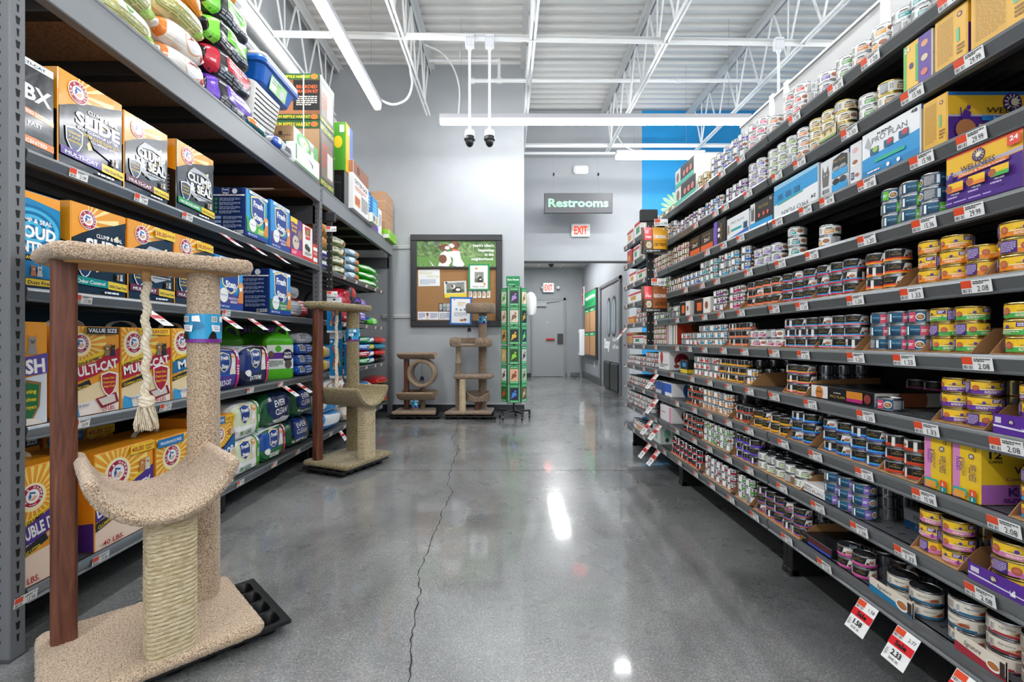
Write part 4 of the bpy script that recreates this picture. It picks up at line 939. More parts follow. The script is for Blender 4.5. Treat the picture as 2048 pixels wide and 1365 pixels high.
def ah_multi(A, banner=RED, text='MULTI-CAT', top='VALUE SIZE', lbs='29 LBS.', sh=RED):
    A.R(0, 0, 1, 1, 0xf4a320); A.P([(0, 0), (1, 0), (1, .45), (0, .25)], 0xf6dfb0); A.P([(0, 0), (1, 0), (1, .2), (0, .12)], 0xf7ece0)
    A.rays(.23, .80, .5, 22, 0xffe27a); A.E(.23, .80, .2, .2, 0xfff0b0); roundel(A, .23, .81, .16)
    A.P([(0, .52), (0, .57), (.55, .70), (.7, .73), (.7, .69)], YEL); A.T('AMMONIA BLOCKERS*', .32, .585, .032, 0x1a1a1a, w=.6, rot=14)
    A.P([(0, .36), (0, .53), (.5, .60), (1, .76), (1, .58), (.5, .44)], banner); A.T(text, .5, .475, .105, WH, w=.94, b=.035, rot=9)
    A.P([(0, .26), (0, .32), (.38, .40), (.42, .34)], 0x1a1a1a); A.T('CLUMPING LITTER', .2, .30, .03, YEL, w=.36, rot=8)
    A.P([(.5, .17), (.92, .22), (.98, .1), (.62, .05)], 0x8a1226); A.P([(.55, .16), (.88, .2), (.92, .11), (.64, .08)], 0xd8cfc4)
    shield(A, .77, .33, .34, sh); cats(A, .78, .76, .11, 0x8c7a60, 0x2a2624)
    A.P([(0, .0), (.18, .0), (.14, .12), (0, .16)], 0x3f9fd6); A.T('CLEAN BURST', .22, .1, .03, 0x1e6aa8, w=.26); A.T(lbs, .74, .02, .045, RED, w=.26)
    if top: A.R(.3, .92, .95, 1, 0x1b1b1b if top[0] == 'V' else YEL); A.T(top, .62, .94, .045, WH if top[0] == 'V' else RED, w=.58)
def ah_double(A, top='40LBS', lbs='40 LBS.', t2='DOUBLE DUTY'):
    A.R(0, 0, 1, 1, 0xf4a320); A.P([(0, 0), (1, 0), (1, .3), (0, .24)], 0xf7dfc8); A.rays(.36, .74, .55, 24, 0xffe27a); A.E(.36, .74, .22, .22, 0xfff0b0); roundel(A, .36, .75, .18)
    A.P([(0, .46), (0, .51), (.5, .60), (.95, .74), (.95, .69)], YEL); A.T('HARD CLUMPS', .3, .515, .035, 0x1a1a1a, w=.5, rot=16)
    A.P([(0, .30), (0, .46), (.5, .56), (1, .72), (1, .52), (.5, .38)], PUR); A.T(t2, .5, .42, .10, WH, w=.96, b=.035, rot=12); A.T('ADVANCED DUAL ODOR CONTROL', .42, .345, .026, WH, w=.7, rot=12)
    A.P([(0, .2), (0, .29), (.55, .4), (.6, .34)], 0x1a1a1a); A.T('CLUMPING LITTER', .26, .265, .035, YEL, w=.46, rot=13); shield(A, .8, .27, .3, PUR, WH, ('Urine', 'Odors', 'Feces'), WH)
    cats(A, .82, .78, .1, 0xc9874a, 0xd8d4cc); A.T(lbs, .26, .03, .05, RED, w=.34)
    if top: A.R(.55, .9, 1, 1, YEL); A.T(top, .68, .925, .05, RED, w=.22); A.T('LARGEST', .9, .95, .022, RED, w=.17); A.T('SIZE', .88, .915, .022, RED, w=.1)
def ah_scoop(A): ah_double(A, '40LBS', '40 LBS.', 'SUPER SCOOP'); A.R(0, .9, .5, 1, 0x1e78b8); A.T('FRAGRANCE FREE', .25, .93, .035, WH, w=.42); A.P([(0, .28), (0, .46), (.5, .56), (1, .72), (1, .52), (.5, .36)], 0x1d5f98); A.T('SCOOP', .55, .40, .12, WH, w=.8, b=.035, rot=12)
def ah_fresh(A):
    A.R(0, 0, 1, 1, 0xf4a320); A.P([(0, 0), (1, 0), (1, .5), (0, .4)], 0xd8e2ea); cats(A, .6, .82, .2, 0xe8944a, 0x9a948c)
    A.P([(0, .45), (0, .62), (1, .70), (1, .50)], 0x5a4a9c); A.T('FRESH', .5, .50, .13, WH, w=.9, b=.04, rot=4); A.R(0, .68, .12, .74, 0x2f7a3a)
    shield(A, .5, .22, .72, 0x1f6b35, 0x8a6a3c, ('Long-Lasting', 'Calming Freshness', 'Odor Destroyers'), YEL); A.E(.5, .0, .4, .14, 0xe9e4da)
def fs_logo(A, cx, cy, w):
    k = A.w/A.h
    for f, c in ((1.1, 0xe8d25a), (1.02, WH), (.97, 0x163f8f)):
        x, h = w/2*f, w*.62*f*k; A.P([(cx-x, cy+h*.72), (cx, cy+h*.9), (cx+x, cy+h*.72), (cx+x*.94, cy-h*.35), (cx+x*.5, cy-h*.72), (cx, cy-h*.9), (cx-x*.5, cy-h*.72), (cx-x*.94, cy-h*.35)], c)
    A.T('Fresh', cx, cy+.06*w*k*2.1, w*.23*k, WH, w=w*.74, b=.04); A.T('Step', cx, cy-.17*w*k*2.1, w*.23*k, WH, w=w*.66, b=.04)
def fs_box(A, strip='MULTI-CAT', sc=0x4a3a8a, gain=False):
    A.R(0, 0, 1, 1, 0x1878c8); A.P([(0, .3), (1, .35), (1, 1), (0, 1)], 0x2b97dc)
    if gain:
        A.R(0, .1, 1, .9, 0x1fa0cf); rnd = random.Random(2)
        for i in range(16): A.E(rnd.uniform(0, .9), rnd.uniform(.35, .9), .05, .05, 0x3fae3c, 10)
    A.R(.12, .93, 1, .995, 0xf0f4fa); A.T('99.9% DUST FREE', .55, .945, .03, 0x163f8f, w=.6)
    fs_logo(A, .52, .62, .62); A.P([(0, .1), (1, .1), (1, .26), (0, .34)], sc); A.T(strip, .66, .19, .045, WH, w=.44); A.lines(.5, .12, .9, .17, 2, WH)
    A.R(0, 0, 1, .1, 0x14439a); A.T('NET WT 25 LB', .25, .03, .035, WH, w=.4)
    A.E(.25, .26, .16, .16, WH); A.T('febreze', .25, .25, .035, 0x3a6ab0, w=.24, b=.0, sk=.2)
    A.P([(.78, .14), (1, .14), (1, .5), (.86, .48)], 0xe08a3c); A.E(.9, .48, .1, .09, 0xf0a860); A.E(.9, .42, .06, .05, WH); A.P([(.82, .53), (.86, .57), (.87, .51)], 0xe08a3c)
    if gain: A.T('Gain', .62, .17, .06, 0xf2f04a, w=.26, b=.04)
def fs_side(A):
    A.R(0, 0, 1, 1, 0x132c62); fs_logo(A, .4, .93, .2); A.E(.68, .93, .08, .08, WH); A.R(.02, .83, .98, .86, WH); A.T('99.9% DUST FREE!', .5, .835, .018, RED, w=.6)
    for k in range(4): A.E(.12, .76-.09*k, .05, .05, 0x3c8a4a); A.lines(.22, .72-.09*k, .85, .79-.09*k, 3, 0xaab8d8, k)
    for k in range(3): A.R(.06, .34-.09*k, .28, .40-.09*k, 0x9ab8e0); A.lines(.34, .33-.09*k, .9, .40-.09*k, 3, 0xaab8d8, k+7)
    A.bars(.66, .03, .95, .1)
def fs_bag(A, c1=0x4a2a86, c2=0xe0287a, base=0x1c50a8, foot='MULTI-CAT'):
    A.R(0, 0, 1, 1, base); A.R(0, .82, 1, 1, 0xe9eef5); A.R(0, 0, 1, .3, c1); fs_logo(A, .36, .58, .34)
    A.P([(.55, .32), (.74, .32), (.72, .72), (.6, .74)], 0xf0e4d0); A.E(.65, .7, .07, .06, 0xe8a050); A.E(.64, .5, .05, .07, WH)
    A.R(.76, .04, 1, .98, c2); A.T('42', .87, .62, .24, WH, w=.2, b=.04); A.lines(.79, .3, .96, .5, 4, WH); A.E(.12, .28, .07, .07, WH); A.T(foot, .36, .12, .1, WH if c1 != WH else 0x2f7a3a, w=.4)
def plain_side(c, c2=None):
    def f(A): A.R(0, 0, 1, 1, c); A.lines(.1, .2, .9, .8, 12, c2 or 0xd8a860)
    return f
def carton(x0, x1, ytop, zb, art, label, side=None, dep=.22, base=0xf4a320, setb=.012, handle=False, m=CARD, cat='box', group=None, name='litter_box', rot=0, top=None, cut=None):
    D0, D1 = DL(x0), DL(x1); w = D1-D0-.004; hid = D0-DL(cut) if cut else 0; h = (zl(ytop, D0)-zb) if top is None else top
    t = thing(name, label, cat, (XL-setb, D0+.002, zb+.0006), pi/2+radians(rot), group)
    b = MB(); b.rbox(0, w, 0, dep, 0, h, base, m, .0025); b.build('carton', t)
    p = MB(); A = Art(w-.005+hid, h-.005); art(A)
    if hid: A.it = [(q, c_, l_) for q, c_, l_ in ((clip(q, 0, hid, True), c_, l_) for q, c_, l_ in A.it) if len(q) > 2]
    A.put(p, front(.0025-hid, -.0003, .0025), m); p.build('printed_front', t, smooth=False)
    if side: p = MB(); A = Art(dep-.005, h-.005); side(A); A.put(p, side_l(-.0003, dep-.0025, .0025), m); p.build('printed_side', t, smooth=False)
    if handle:
        p = MB(); R_ = []
        for k in range(13):
            a = pi*k/12; cx_, cz_ = w/2-.07*cos(a), h+.028*sin(a); R_.append([(cx_, dep*.5-.011, cz_), (cx_, dep*.5+.011, cz_), (cx_*1, dep*.5+.011, cz_+.002), (cx_, dep*.5-.011, cz_+.002)])
        p.loft(R_, 0xe9e4da, PLAS); p.build('carry_handle', t)
    return t
G = GLOSS; g = 'litter boxes on the left rack'
def s_or(A): A.R(0, 0, 1, 1, OR_); A.P([(0, 0), (1, 0), (1, .55), (0, .75)], 0x1c1a1a); A.lines(.15, .1, .85, .5, 8, 0x888888)
def s_or2(A): A.R(0, 0, 1, 1, 0xf09a1e); A.P([(0, 0), (1, 0), (1, .3), (0, .2)], PUR); A.lines(.15, .35, .8, .8, 9, 0xa8660c)
def lbx(A): A.R(0, 0, 1, 1, 0x17181b); A.R(0, .92, 1, 1, 0xe9e9ea); A.T('MULTI-CAT', .5, .94, .03, 0x222222, w=.7); A.T('LBX', .56, .56, .16, WH, w=.8, b=.03); A.P([(0, .42), (1, .36), (1, .42), (0, .48)], 0xe8832c); A.T('CLUMPING LITTER', .5, .405, .03, WH, w=.8, rot=-3); A.T('FAST', .6, .28, .04, WH, w=.3); A.P([(0, .16), (0, .08), (1, .06), (1, .14)], 0xe8832c); A.T('SCENTED', .6, .08, .04, WH, w=.5); A.E(.2, .24, .14, .14, 0xb8704a)
carton(53.5, 116, 128, ZL[0], lbx, 'black litter box with orange stripe, nearest on the top price-railed left shelf', dep=.25, cut=12, base=0x222226, m=G, top=.30, group=g)
carton(121.5, 251, 131, ZL[0], lambda A: ah_dark(A, 'SLIDE', 'MULTI-CAT', PUR), 'glossy black and orange SLIDE litter box with purple MULTI-CAT strip', side=s_or, base=OR_, m=G, group=g, dep=.2)
carton(253, 341, 218, ZL[0], lambda A: ah_dark(A, '', 'MULTI-CAT', 0x6d1b2c, 'clump'), 'black CLUMP & SEAL box with maroon MULTI-CAT strip on the shelf of SLIDE', side=s_or, base=OR_, m=G, group=g, dep=.2)
carton(357, 432, 276, ZL[0], lambda A: ah_dark(A, '', 'MICROGUARD', 0x2e9a58, 'clump'), 'black CLUMP & SEAL box with green MICROGUARD strip', side=lambda A: s_or(A), base=0x1b1b1d, m=G, group=g, dep=.2)
carton(490, 533.5, 375, ZL[0], lambda A: fs_box(A, 'GAIN', 0x45b04a, True), 'blue Fresh Step box with green clovers and dark printed side', side=fs_side, base=0x1a3a80, dep=.20, setb=-.004, group=g)
carton(545, 583, 398, ZL[0], lambda A: fs_box(A), 'blue Fresh Step MULTI-CAT box beside a purple cat box, upper shelf', side=lambda A: A.R(0, 0, 1, 1, 0x2b8fdc), base=0x2279cc, group=g)
def purplecat(A): A.R(0, 0, 1, 1, 0x5a3a8a); A.R(0, .86, .6, 1, YEL); A.E(.2, .72, .3, .24, 0x6a2a7a); A.T('Scoop', .3, .74, .09, YEL, w=.5); A.T('Away', .3, .62, .09, YEL, w=.45); A.E(.45, .36, .3, .28, 0xd8c8b0); A.E(.4, .4, .05, .05, 0x2a3a1a); A.E(.6, .4, .05, .05, 0x2a3a1a); A.E(.8, .6, .22, .2, 0x8a7a70); A.R(0, 0, 1, .18, 0xd8245c); A.T('CAT', .3, .05, .08, WH, w=.4)
carton(584, 607, 431, ZL[0], purplecat, 'purple litter box with two cat faces and a pink foot', base=0x5a3a8a, group=g)
def whitered(A): A.R(0, 0, 1, 1, 0xf2efe9); A.P([(.2, .95), (.8, .98), (.75, .62), (.3, .6)], 0xc8202e); A.E(.5, .82, .12, .12, 0x6aa83a); A.T('EXACT', .5, .68, .05, WH, w=.4); A.E(.4, .38, .2, .14, 0x4a3a34); A.E(.62, .34, .14, .12, 0x2a2424); A.R(0, 0, 1, .1, 0xc8202e); A.lines(.2, .14, .9, .24, 3, 0x555555)
carton(608, 628, 447, ZL[0], whitered, 'white and red litter box beside the purple cat box', base=0xd8303c, group=g)
def redwhite(A): A.R(0, 0, 1, 1, 0xd83a34); A.R(0, .66, 1, .84, WH); A.R(0, .1, 1, .3, WH); A.T('CAT LITTER', .5, .45, .12, WH, w=.8)
carton(629, 638, 497, ZL[0], redwhite, 'small red and white box right against the middle rack post', base=0xd83a34, top=.16)
carton(53.5, 129, 372, ZL[1], ah_cloud, 'blue CLOUD CONTROL litter box behind the near rack post', base=0x1b84b8, cut=-10, m=G, group=g, top=.315)
carton(147, 258, 400, ZL[1], lambda A: ah_dark(A, 'SLIDE', 'Odor Control', 0x178f86), 'SLIDE litter box with teal Odor Control strip above the cat tree perch', side=s_or, base=OR_, m=G, group=g, dep=.2)
carton(261, 352, 436, ZL[1], lambda A: ah_dark(A, '', 'MULTI-CAT', 0x6d1b2c, 'clump', '38LBS'), 'black 38LBS CLUMP & SEAL box left of the other 38LBS box', side=s_or, base=OR_, m=G, group=g, dep=.2)
carton(353.5, 428, 466, ZL[1], lambda A: ah_dark(A, '', 'MULTI-CAT', 0x6d1b2c, 'clump', '38LBS'), 'black 38LBS CLUMP & SEAL box behind the carpeted post', side=s_or, base=OR_, m=G, group=g, dep=.2)
carton(436, 490, 508, ZL[1], lambda A: fs_box(A), 'blue Fresh Step MULTI-CAT box with handle, on the second shelf', base=0x2b8fdc, handle=True, group=g)
carton(538, 580, 537, ZL[1], lambda A: fs_box(A, 'ODOR SHIELD', 0x2e8a58), 'blue Fresh Step box with green ODOR SHIELD band and dark side', side=fs_side, base=0x1a3a80, dep=.24, setb=-.004, group=g)
carton(53.5, 103, 643, ZL[2], ah_fresh, 'orange litter box reading FRESH with two cats, behind the near post', base=0xf4a320, group=g, top=.338, cut=-10)
carton(139, 245, 652, ZL[2], lambda A: ah_multi(A), 'orange MULTI-CAT box topped VALUE SIZE with a red shield', base=0xf4a320, handle=True, group=g)
carton(247, 346.5, 655, ZL[2], lambda A: ah_multi(A, top='40LBS LARGEST', lbs='40 LBS.'), 'orange MULTI-CAT box topped 40LBS, third shelf down', base=0xf4a320, handle=True, group=g)
carton(348, 428, 657, ZL[2], lambda A: ah_multi(A, 0x1d6f9f, 'MULTI', top=None), 'orange box with blue MULTI banner behind the carpeted post', base=0xf4a320, handle=True, group=g)
carton(53.5, 150, 945, ZL[3], lambda A: ah_double(A, None, '29 LBS.'), 'orange DOUBLE DUTY box behind the wooden post, bottom shelf', side=s_or2, base=0xf09a1e, handle=True, group=g, top=.39, dep=.28, cut=20)
carton(194, 312, 912, ZL[3], lambda A: ah_double(A), 'orange 40LBS DOUBLE DUTY box under the beige cradle', side=s_or2, base=0xf09a1e, group=g, dep=.3)
carton(316, 398, 882, ZL[3], lambda A: (ah_double(A, None), A.R(0, .9, .62, 1, 0x1e78b8), A.T('FRAGRANCE FREE', .31, .93, .035, WH, w=.5)), 'orange box topped with blue FRAGRANCE FREE, beside the carpeted post', base=0xf09a1e, handle=True, group=g, dep=.3)
carton(428, 471.5, 838, ZL[3], ah_scoop, 'orange 40LBS SCOOP box with a blue banner', base=0xf09a1e, group=g, dep=.28)
for i, (x0, x1, h, sb, a, l) in enumerate([(60, 160, .41, .37, lambda A: ah_double(A), 'shadowed 40LBS box in the second row behind the DOUBLE DUTY box'), (170, 262, .41, .37, lambda A: ah_multi(A), 'shadowed VALUE SIZE box in the second row of the bottom shelf'), (268, 380, .40, .37, ah_scoop, 'shadowed FRAGRANCE FREE box in the second row near the rope tassel')]):
    carton(x0, x1, 0, ZL[3], a, l, base=0xe8952a, setb=sb, top=h, group=g)
carton(446, 492, 0, ZL[0], lambda A: fs_side(A), 'dark blue litter box turned sideways behind the clover Fresh Step box', base=0x1a3a80, setb=.25, top=.25)
# ================================================================ bags, jugs and boxes on the left rack
def sack_mesh(w, d, h, art, base, m=FILM, seed=0, p=4, n=3.0, side=None, amp=.007, back=None):
    b = MB(); nu, nv = 22, 36
    def pos(u, th, l=0):
        t = 2*u/w-1; f = max(.14, max(0, 1-abs(t)**p)**.55); fy = max(.72, f); c, s = cos(th), sin(th)
        y = d/2-(d/2*fy+l)*math.copysign(abs(c)**(2/n), c); z = h*.47+(h*.5*f+l)*math.copysign(abs(s)**(2/n), s)
        q = noise.noise_vector(Vector((u*9+seed*7.3, y*9, z*14))); zz = z+q.z*amp*f
        return (u+q.x*amp, y+q.y*amp, max(zz, .0008))
    b.loft([[pos(w*i/nu, 2*pi*j/nv) for j in range(nv)] for i in range(nu+1)], base, m)
    hh = h*1.2; A = Art(w*.94, hh); art(A)
    def th(v):
        if v < .84: q = -.93+1.88*v/.84; return math.copysign(math.asin(min(1, abs(q)**(n/2))), q)
        t1 = math.asin(.95**(n/2)); return t1+(radians(112)-t1)*(v-.84)/.16
    A.put(b, lambda u, v, l: pos(u+w*.03, th(min(1, v/hh)), .0016+l*1.0), m, su=w/22, sv=hh/12, dl=.0003)
    return b
def sack(w, d, h, art, base, loc, rz, name, label, cat='bag', group=None, **k):
    o = sack_mesh(w, d, h, art, base, **k).build(name, loc=loc, rz=rz, ang=60); return tag(o, label, cat, group)
def lsack(x0, x1, zb, h, art, base, label, sb=.02, d=.3, name='litter_bag', cat='bag', group=None, dz=0, **k):
    D0, D1 = DL(x0)+.004, DL(x1)-.004
    return sack(D1-D0, d, h, art, base, (XL-sb, D0, zb+.001+dz), pi/2, name, label, cat, group, **k)
def B(*ops): return lambda A: deco(A, ops)
ORD = 'first second third fourth fifth sixth'.split()
hay = B(('R', 0, 0, 1, 1, 0xd8cf9c), ('lines', 0, .05, 1, .5, 7, 0xb09a55), ('lines', 0, .05, .9, .45, 6, 0x8f9a50, 5), ('P', [(.25, .45), (.95, .4), (.95, .95), (.3, .98)], 0xf2f0e6), ('E', .42, .62, .07, .07, 0x5f9a3a), ('T', '2X', .42, .55, .12, WH, {'w': .06}), ('P', [(.7, .05), (1, .1), (1, .5), (.8, .5)], 0x9ccc5a), ('lines', .55, .55, .9, .85, 3, 0x7a8a6a))
carrot = B(('R', 0, 0, 1, 1, 0xeee9e2), ('R', 0, 0, .1, 1, 0xe07a2a), ('E', .55, .5, .2, .2, 0xe8b48c), ('E', .55, .5, .18, .18, WH), ('P', [(.38, .4), (.62, .7), (.66, .6)], 0xd8552a), ('E', .8, .25, .07, .06, 0xc8402a), ('lines', .45, .5, .75, .66, 2, 0x3a3a3a), ('lines', .1, .7, .4, .95, 4, 0xd89a70))
g2 = 'bags on the top deck of the left rack'
for k in range(2): lsack(205, 338, ZT, .125, hay, 0xc9c08c, ('lower' if k == 0 else 'upper')+' green-labelled hay bag at the near end of the top deck', dz=.122*k, name='hay_bag', group=g2, seed=k)
for k in range(2): lsack(342, 433, ZT, .125, carrot, 0xe6dfd6, ('lower' if k == 0 else 'upper')+' white pet bag with orange carrots on the top deck', dz=.122*k, name='hay_bag', group=g2, seed=k+3)
lsack(338, 432, ZT, .13, hay, 0xc9c08c, 'green-labelled hay bag lying on the two carrot bags', dz=.245, name='hay_bag', group=g2, seed=9)
lsack(335, 430, ZT, .11, B(('R', 0, 0, 1, 1, 0xe88a1c), ('lines', .3, .3, .8, .7, 3, 0x3a2a10), ('E', .2, .6, .05, .05, 0xf0c040)), 0xe88a1c, 'orange bag on top of the hay bags, cut by the picture top', dz=.37, name='hay_bag', group=g2, seed=10)
def blackbag(c, t): return B(('R', 0, 0, 1, 1, 0x1c1c20), ('R', 0, 0, .14, 1, c), ('lines', .16, .62, .95, .96, 4, 0xc8c8cc), ('P', [(.3, .3), (.85, .3), (.8, .75), (.3, .8)], c), ('lines', .36, .4, .76, .7, 3, 0xe9e9ee), ('lines', .16, .05, .95, .26, 3, 0x9a9aa0, 3))
for k, (c, nm) in enumerate([(0x6a3ac0, 'purple'), (0xc01c34, 'red'), (0x74c63c, 'lime green'), (0x6cc040, 'bright green')]):
    lsack(430+k*2, 522-k*3, ZT, .17, blackbag(c, ''), 0x1c1c20, 'black pet food bag with %s panel, %s in the black stack' % (nm, ('bottom', 'second from bottom', 'third from bottom', 'top')[k]), dz=.163*k, name='pet_food_bag', group=g2, seed=20+k, amp=.014, p=7, n=4)
lsack(466, 505, ZT, .17, B(('R', 0, 0, 1, 1, 0xdcdcdc), ('P', [(0, 0), (.5, 0), (.2, 1), (0, 1)], 0xe0961c), ('lines', .5, .3, .9, .8, 3, 0xaaaaaa)), 0xdcdcdc, 'clear and amber bag on top of the black bag stack, at the picture top', dz=.66, d=.25, sb=.03, name='pet_food_bag', group=g2, seed=25)
lsack(498, 538, ZT, .07, B(('R', 0, 0, 1, 1, 0x1c6a72), ('P', [(0, .3), (.4, .2), (.4, .9), (0, 1)], 0xe07a34), ('T', '20 LB', .8, .2, .2, WH, {'w': .2}), ('lines', .45, .4, .9, .7, 2, 0xbfe0e0)), 0x1c6a72, 'thin teal and orange bag at the foot of the black bag stack', sb=-.005, d=.12, name='pet_food_bag', group=g2, seed=30)
# slatted basket with blue litter pan on top
Db = 3.145; Xb = -1.79
def rrect(w, d, z, x0=0, y0=0, r=.05, n=6):
    o = []
    for cx, cy, a0 in ((w/2-r, d/2-r, 0), (-w/2+r, d/2-r, 90), (-w/2+r, -d/2+r, 180), (w/2-r, -d/2+r, 270)):
        for k in range(n+1): a = radians(a0+90*k/n); o.append((x0+cx+r*cos(a), y0+cy+r*sin(a), z))
    return o
t = thing('slatted_basket', 'pale grey tapered basket with curved slots under the blue litter pan', 'basket', (Xb, Db, ZT))
m = MB(); R = []
for k in range(13):
    z = .36*k/12; f = .74+.26*k/12; R.append(rrect(.40*f, .40*f, z))
m.loft(R, 0xdedcd6, PLAS); m.build('basket_body', t)
m = MB()
for k in range(1, 12):
    z = .36*k/12; f = .74+.26*z/.36+.006
    for a, b in (((-.15*f, -.2*f, z+.006), (.15*f, -.2*f, z-.006)), ((.2*f, -.15*f, z-.006), (.2*f, .15*f, z+.006))): m.tube([a, ((a[0]+b[0])/2*1.0, (a[1]+b[1])/2*1.0, z-.004), b], .0042, 0x6d6c68, MATTE, 6)
m.build('slots', t)
t = thing('litter_pan', 'bright blue plastic litter pan with green label on the slatted basket', 'litter pan', (Xb+.02, Db+.06, ZT+.362))
m = MB(); m.loft([rrect(.34, .34, 0), rrect(.40, .42, .02), rrect(.46, .48, .11), rrect(.50, .52, .115), rrect(.51, .53, .135), rrect(.50, .52, .15)], 0x1462c0, PLAS); m.build('pan', t)
MB().loft([rrect(.49, .51, .151), rrect(.50, .52, .158), rrect(.50, .52, .172), rrect(.46, .48, .18)], 0xefe6da, PLAS).build('cream_lid', t)
p = MB(); A = Art(.22, .09); A.R(0, 0, 1, 1, 0x8fcf6a); A.R(.05, .1, .4, .9, 0xdcefd0); A.E(.75, .4, .16, .12, 0xc9cdd2); A.lines(.1, .5, .6, .85, 2, 0x2f7a3a); A.put(p, lambda u, v, l: (.208+v*.22+l, -.11+u, .012+v)); p.build('label', t)
g3 = 'boxes on the top deck of the left rack'
def cbox(xc, x1, D, ytop, ybot, w, art_cam, art_aisle, base, label, name='product_box', xp=XL, zb=None, m=CARD, depm=None, cat='box', group=g3):
    """carton with its corner at pixel column xc, one face to the camera (w wide) and one to the aisle"""
    z0 = zb if zb is not None else zl(ybot, D); h = zl(ytop, D)-z0; L = depm or DL(x1)-D
    t = thing(name, label, cat, (xp, D, z0+.0008), 0, group)
    MB().rbox(-w, 0, 0, L, 0, h, base, m, .002).build('carton', t)
    p = MB(); A = Art(w-.004, h-.004); art_cam(A); A.put(p, front(-w+.002, -.0003, .002), m); p.build('printed_end', t, smooth=False)
    p = MB(); A = Art(L-.004, h-.004); art_aisle(A); A.put(p, side_r(.0003, .002, .002), m); p.build('printed_front', t, smooth=False); return t
def rep_cam(A):
    A.R(0, 0, 1, 1, 0x8a5a3c); A.P([(0, .12), (.7, .12), (1, .5), (1, .8), (.3, .8), (0, .6)], 0xb0714a); A.R(.5, .2, 1, .86, 0x17181a); A.T('BEARDED', .76, .68, .07, 0xf0602a, w=.4); A.T('DRAGON KIT', .76, .58, .07, 0xf0602a, w=.42); A.lines(.56, .3, .95, .52, 5, 0xd8d0c0)
    A.R(0, .87, 1, 1, 0x1f5a30); A.T('PREMIUM REPTILE HABITAT', .42, .905, .055, YEL, w=.8, b=.03); A.E(.9, .935, .07, .05, 0xe8702a); A.R(0, 0, 1, .11, 0x1f5a30); A.T('PREMIUM REPTILE HABITAT', .42, .03, .055, YEL, w=.8, b=.03); A.E(.9, .055, .07, .05, 0xe8702a); A.E(.3, .4, .1, .1, 0xe8d8c0)
def rep_side(A):
    A.R(0, 0, 1, 1, 0x2a2420); A.R(.1, .14, .9, .84, 0x7d6a58); A.R(.5, .2, .9, .6, 0xd8d4cc); A.lines(.15, .3, .5, .7, 4, 0xd04030); A.R(0, .86, 1, 1, 0x1f5a30); A.T('REPTILE HABITAT', .5, .9, .06, YEL, w=.9); A.R(0, 0, 1, .12, 0x1f5a30); A.T('REPTILE HABITAT', .5, .03, .06, YEL, w=.9)
cbox(640, 668, 3.87, 240, 372, .44, lambda A: (rep_cam(A), A.R(0, .0, 1, .86, 0xb5936c), A.lines(.1, .3, .5, .5, 2, 0x8a6a48)), rep_side, 0x6b4a30, 'lower reptile habitat box with brown cardboard side, on the top deck', zb=ZT, xp=XL-.0)
cbox(640, 668, 3.87, 147, 238, .44, rep_cam, rep_side, 0x6b4a30, 'upper reptile habitat box showing a bearded dragon kit', zb=zl(240, 3.87)+.002)
tag(MB().tube([(0, 0, 0), (0, -.004, .3), (.0, -.004, .62)], .005, 0xf0f0ee, PLAS, 6).build('packing_strap', loc=(XL-.13, 3.862, 2.55)), 'white packing strap down the face of the reptile habitat boxes', 'strap')
def flower(A): A.R(0, 0, 1, 1, 0xf4f5f2); A.T('FLOWER', .3, .86, .07, 0x5fb04a, w=.4); A.E(.4, .36, .3, .16, 0x4fb050); A.E(.4, .4, .2, .1, 0xbfe8b0); A.E(.42, .44, .1, .07, 0xf4f4ee); A.E(.42, .46, .04, .03, 0xe8c040); A.P([(.62, .5), (.72, .8), (.85, .6), (.78, .35)], 0xb8a8a0); A.R(.8, 0, 1, 1, 0x62b054)
cbox(583, 638, 3.39, 251, 0, .16, lambda A: (A.R(0, 0, 1, 1, 0xae8a64), A.E(.4, .5, .1, .1, 0x4a3a2a), A.lines(.1, .2, .9, .4, 2, 0x4a3a2a)), flower, 0xae8a64, 'white and green flower fountain box on the top deck', zb=ZT+.155, depm=.44)
cbox(572, 648, 3.26, 0, 0, .22, lambda A: (A.R(0, 0, 1, 1, 0xf2f3f1), A.R(.7, 0, .85, 1, 0x2f7a3a), A.bars(.2, .1, .6, .3)), lambda A: (A.R(0, 0, 1, 1, 0xf4f5f2), A.R(.0, 0, 1, .1, 0x3a8a44), A.tube if 0 else A.P([(.3, .5), (.6, .4), (.55, .2), (.5, .25), (.52, .38)], 0x222222), A.R(.02, .3, .1, .95, 0x3a8a44)), 0xf4f5f2, 'white box with a green stripe leaning over the top beam', zb=ZT+.0, depm=.60) if 0 else None
def cb2(xc, D, L, z0, h, w, ac, aa, base, label, **k):
    return cbox(xc, 0, D, VY-(z0+h-H)*F/D, 0, w, ac, aa, base, label, zb=z0, depm=L, **k)
cb2(0, 3.385, .44, ZT, .15, .2, lambda A: (A.R(0, 0, 1, 1, 0xf2f3f1), A.R(.55, 0, .68, 1, 0x2f7a3a), A.bars(.1, .1, .4, .4)), lambda A: (A.R(0, 0, 1, 1, 0xf4f5f2), A.R(0, 0, 1, .1, 0x3a8a44), A.R(.02, .2, .07, .95, 0x3a8a44), A.P([(.5, .75), (.72, .55), (.7, .3), (.67, .5)], 0x222222)), 0xf4f5f2, 'white box with green stripe under the flower fountain box', xp=XL+.012)
lsack(541, 584, ZT, .075, B(('R', 0, 0, 1, 1, 0xd8dadd), ('R', 0, 0, .35, 1, 0x1c4fb0), ('R', .2, .3, .3, .8, WH), ('P', [(.5, .2), (.9, .2), (.85, .6), (.55, .6)], 0x4a4c50), ('lines', .4, .6, .7, .9, 2, 0x8a8c90)), 0xd8dadd, 'blue and silver pouch slumped on the beam before the flower box', sb=-.02, d=.09, name='pouch', group=g2, seed=33)
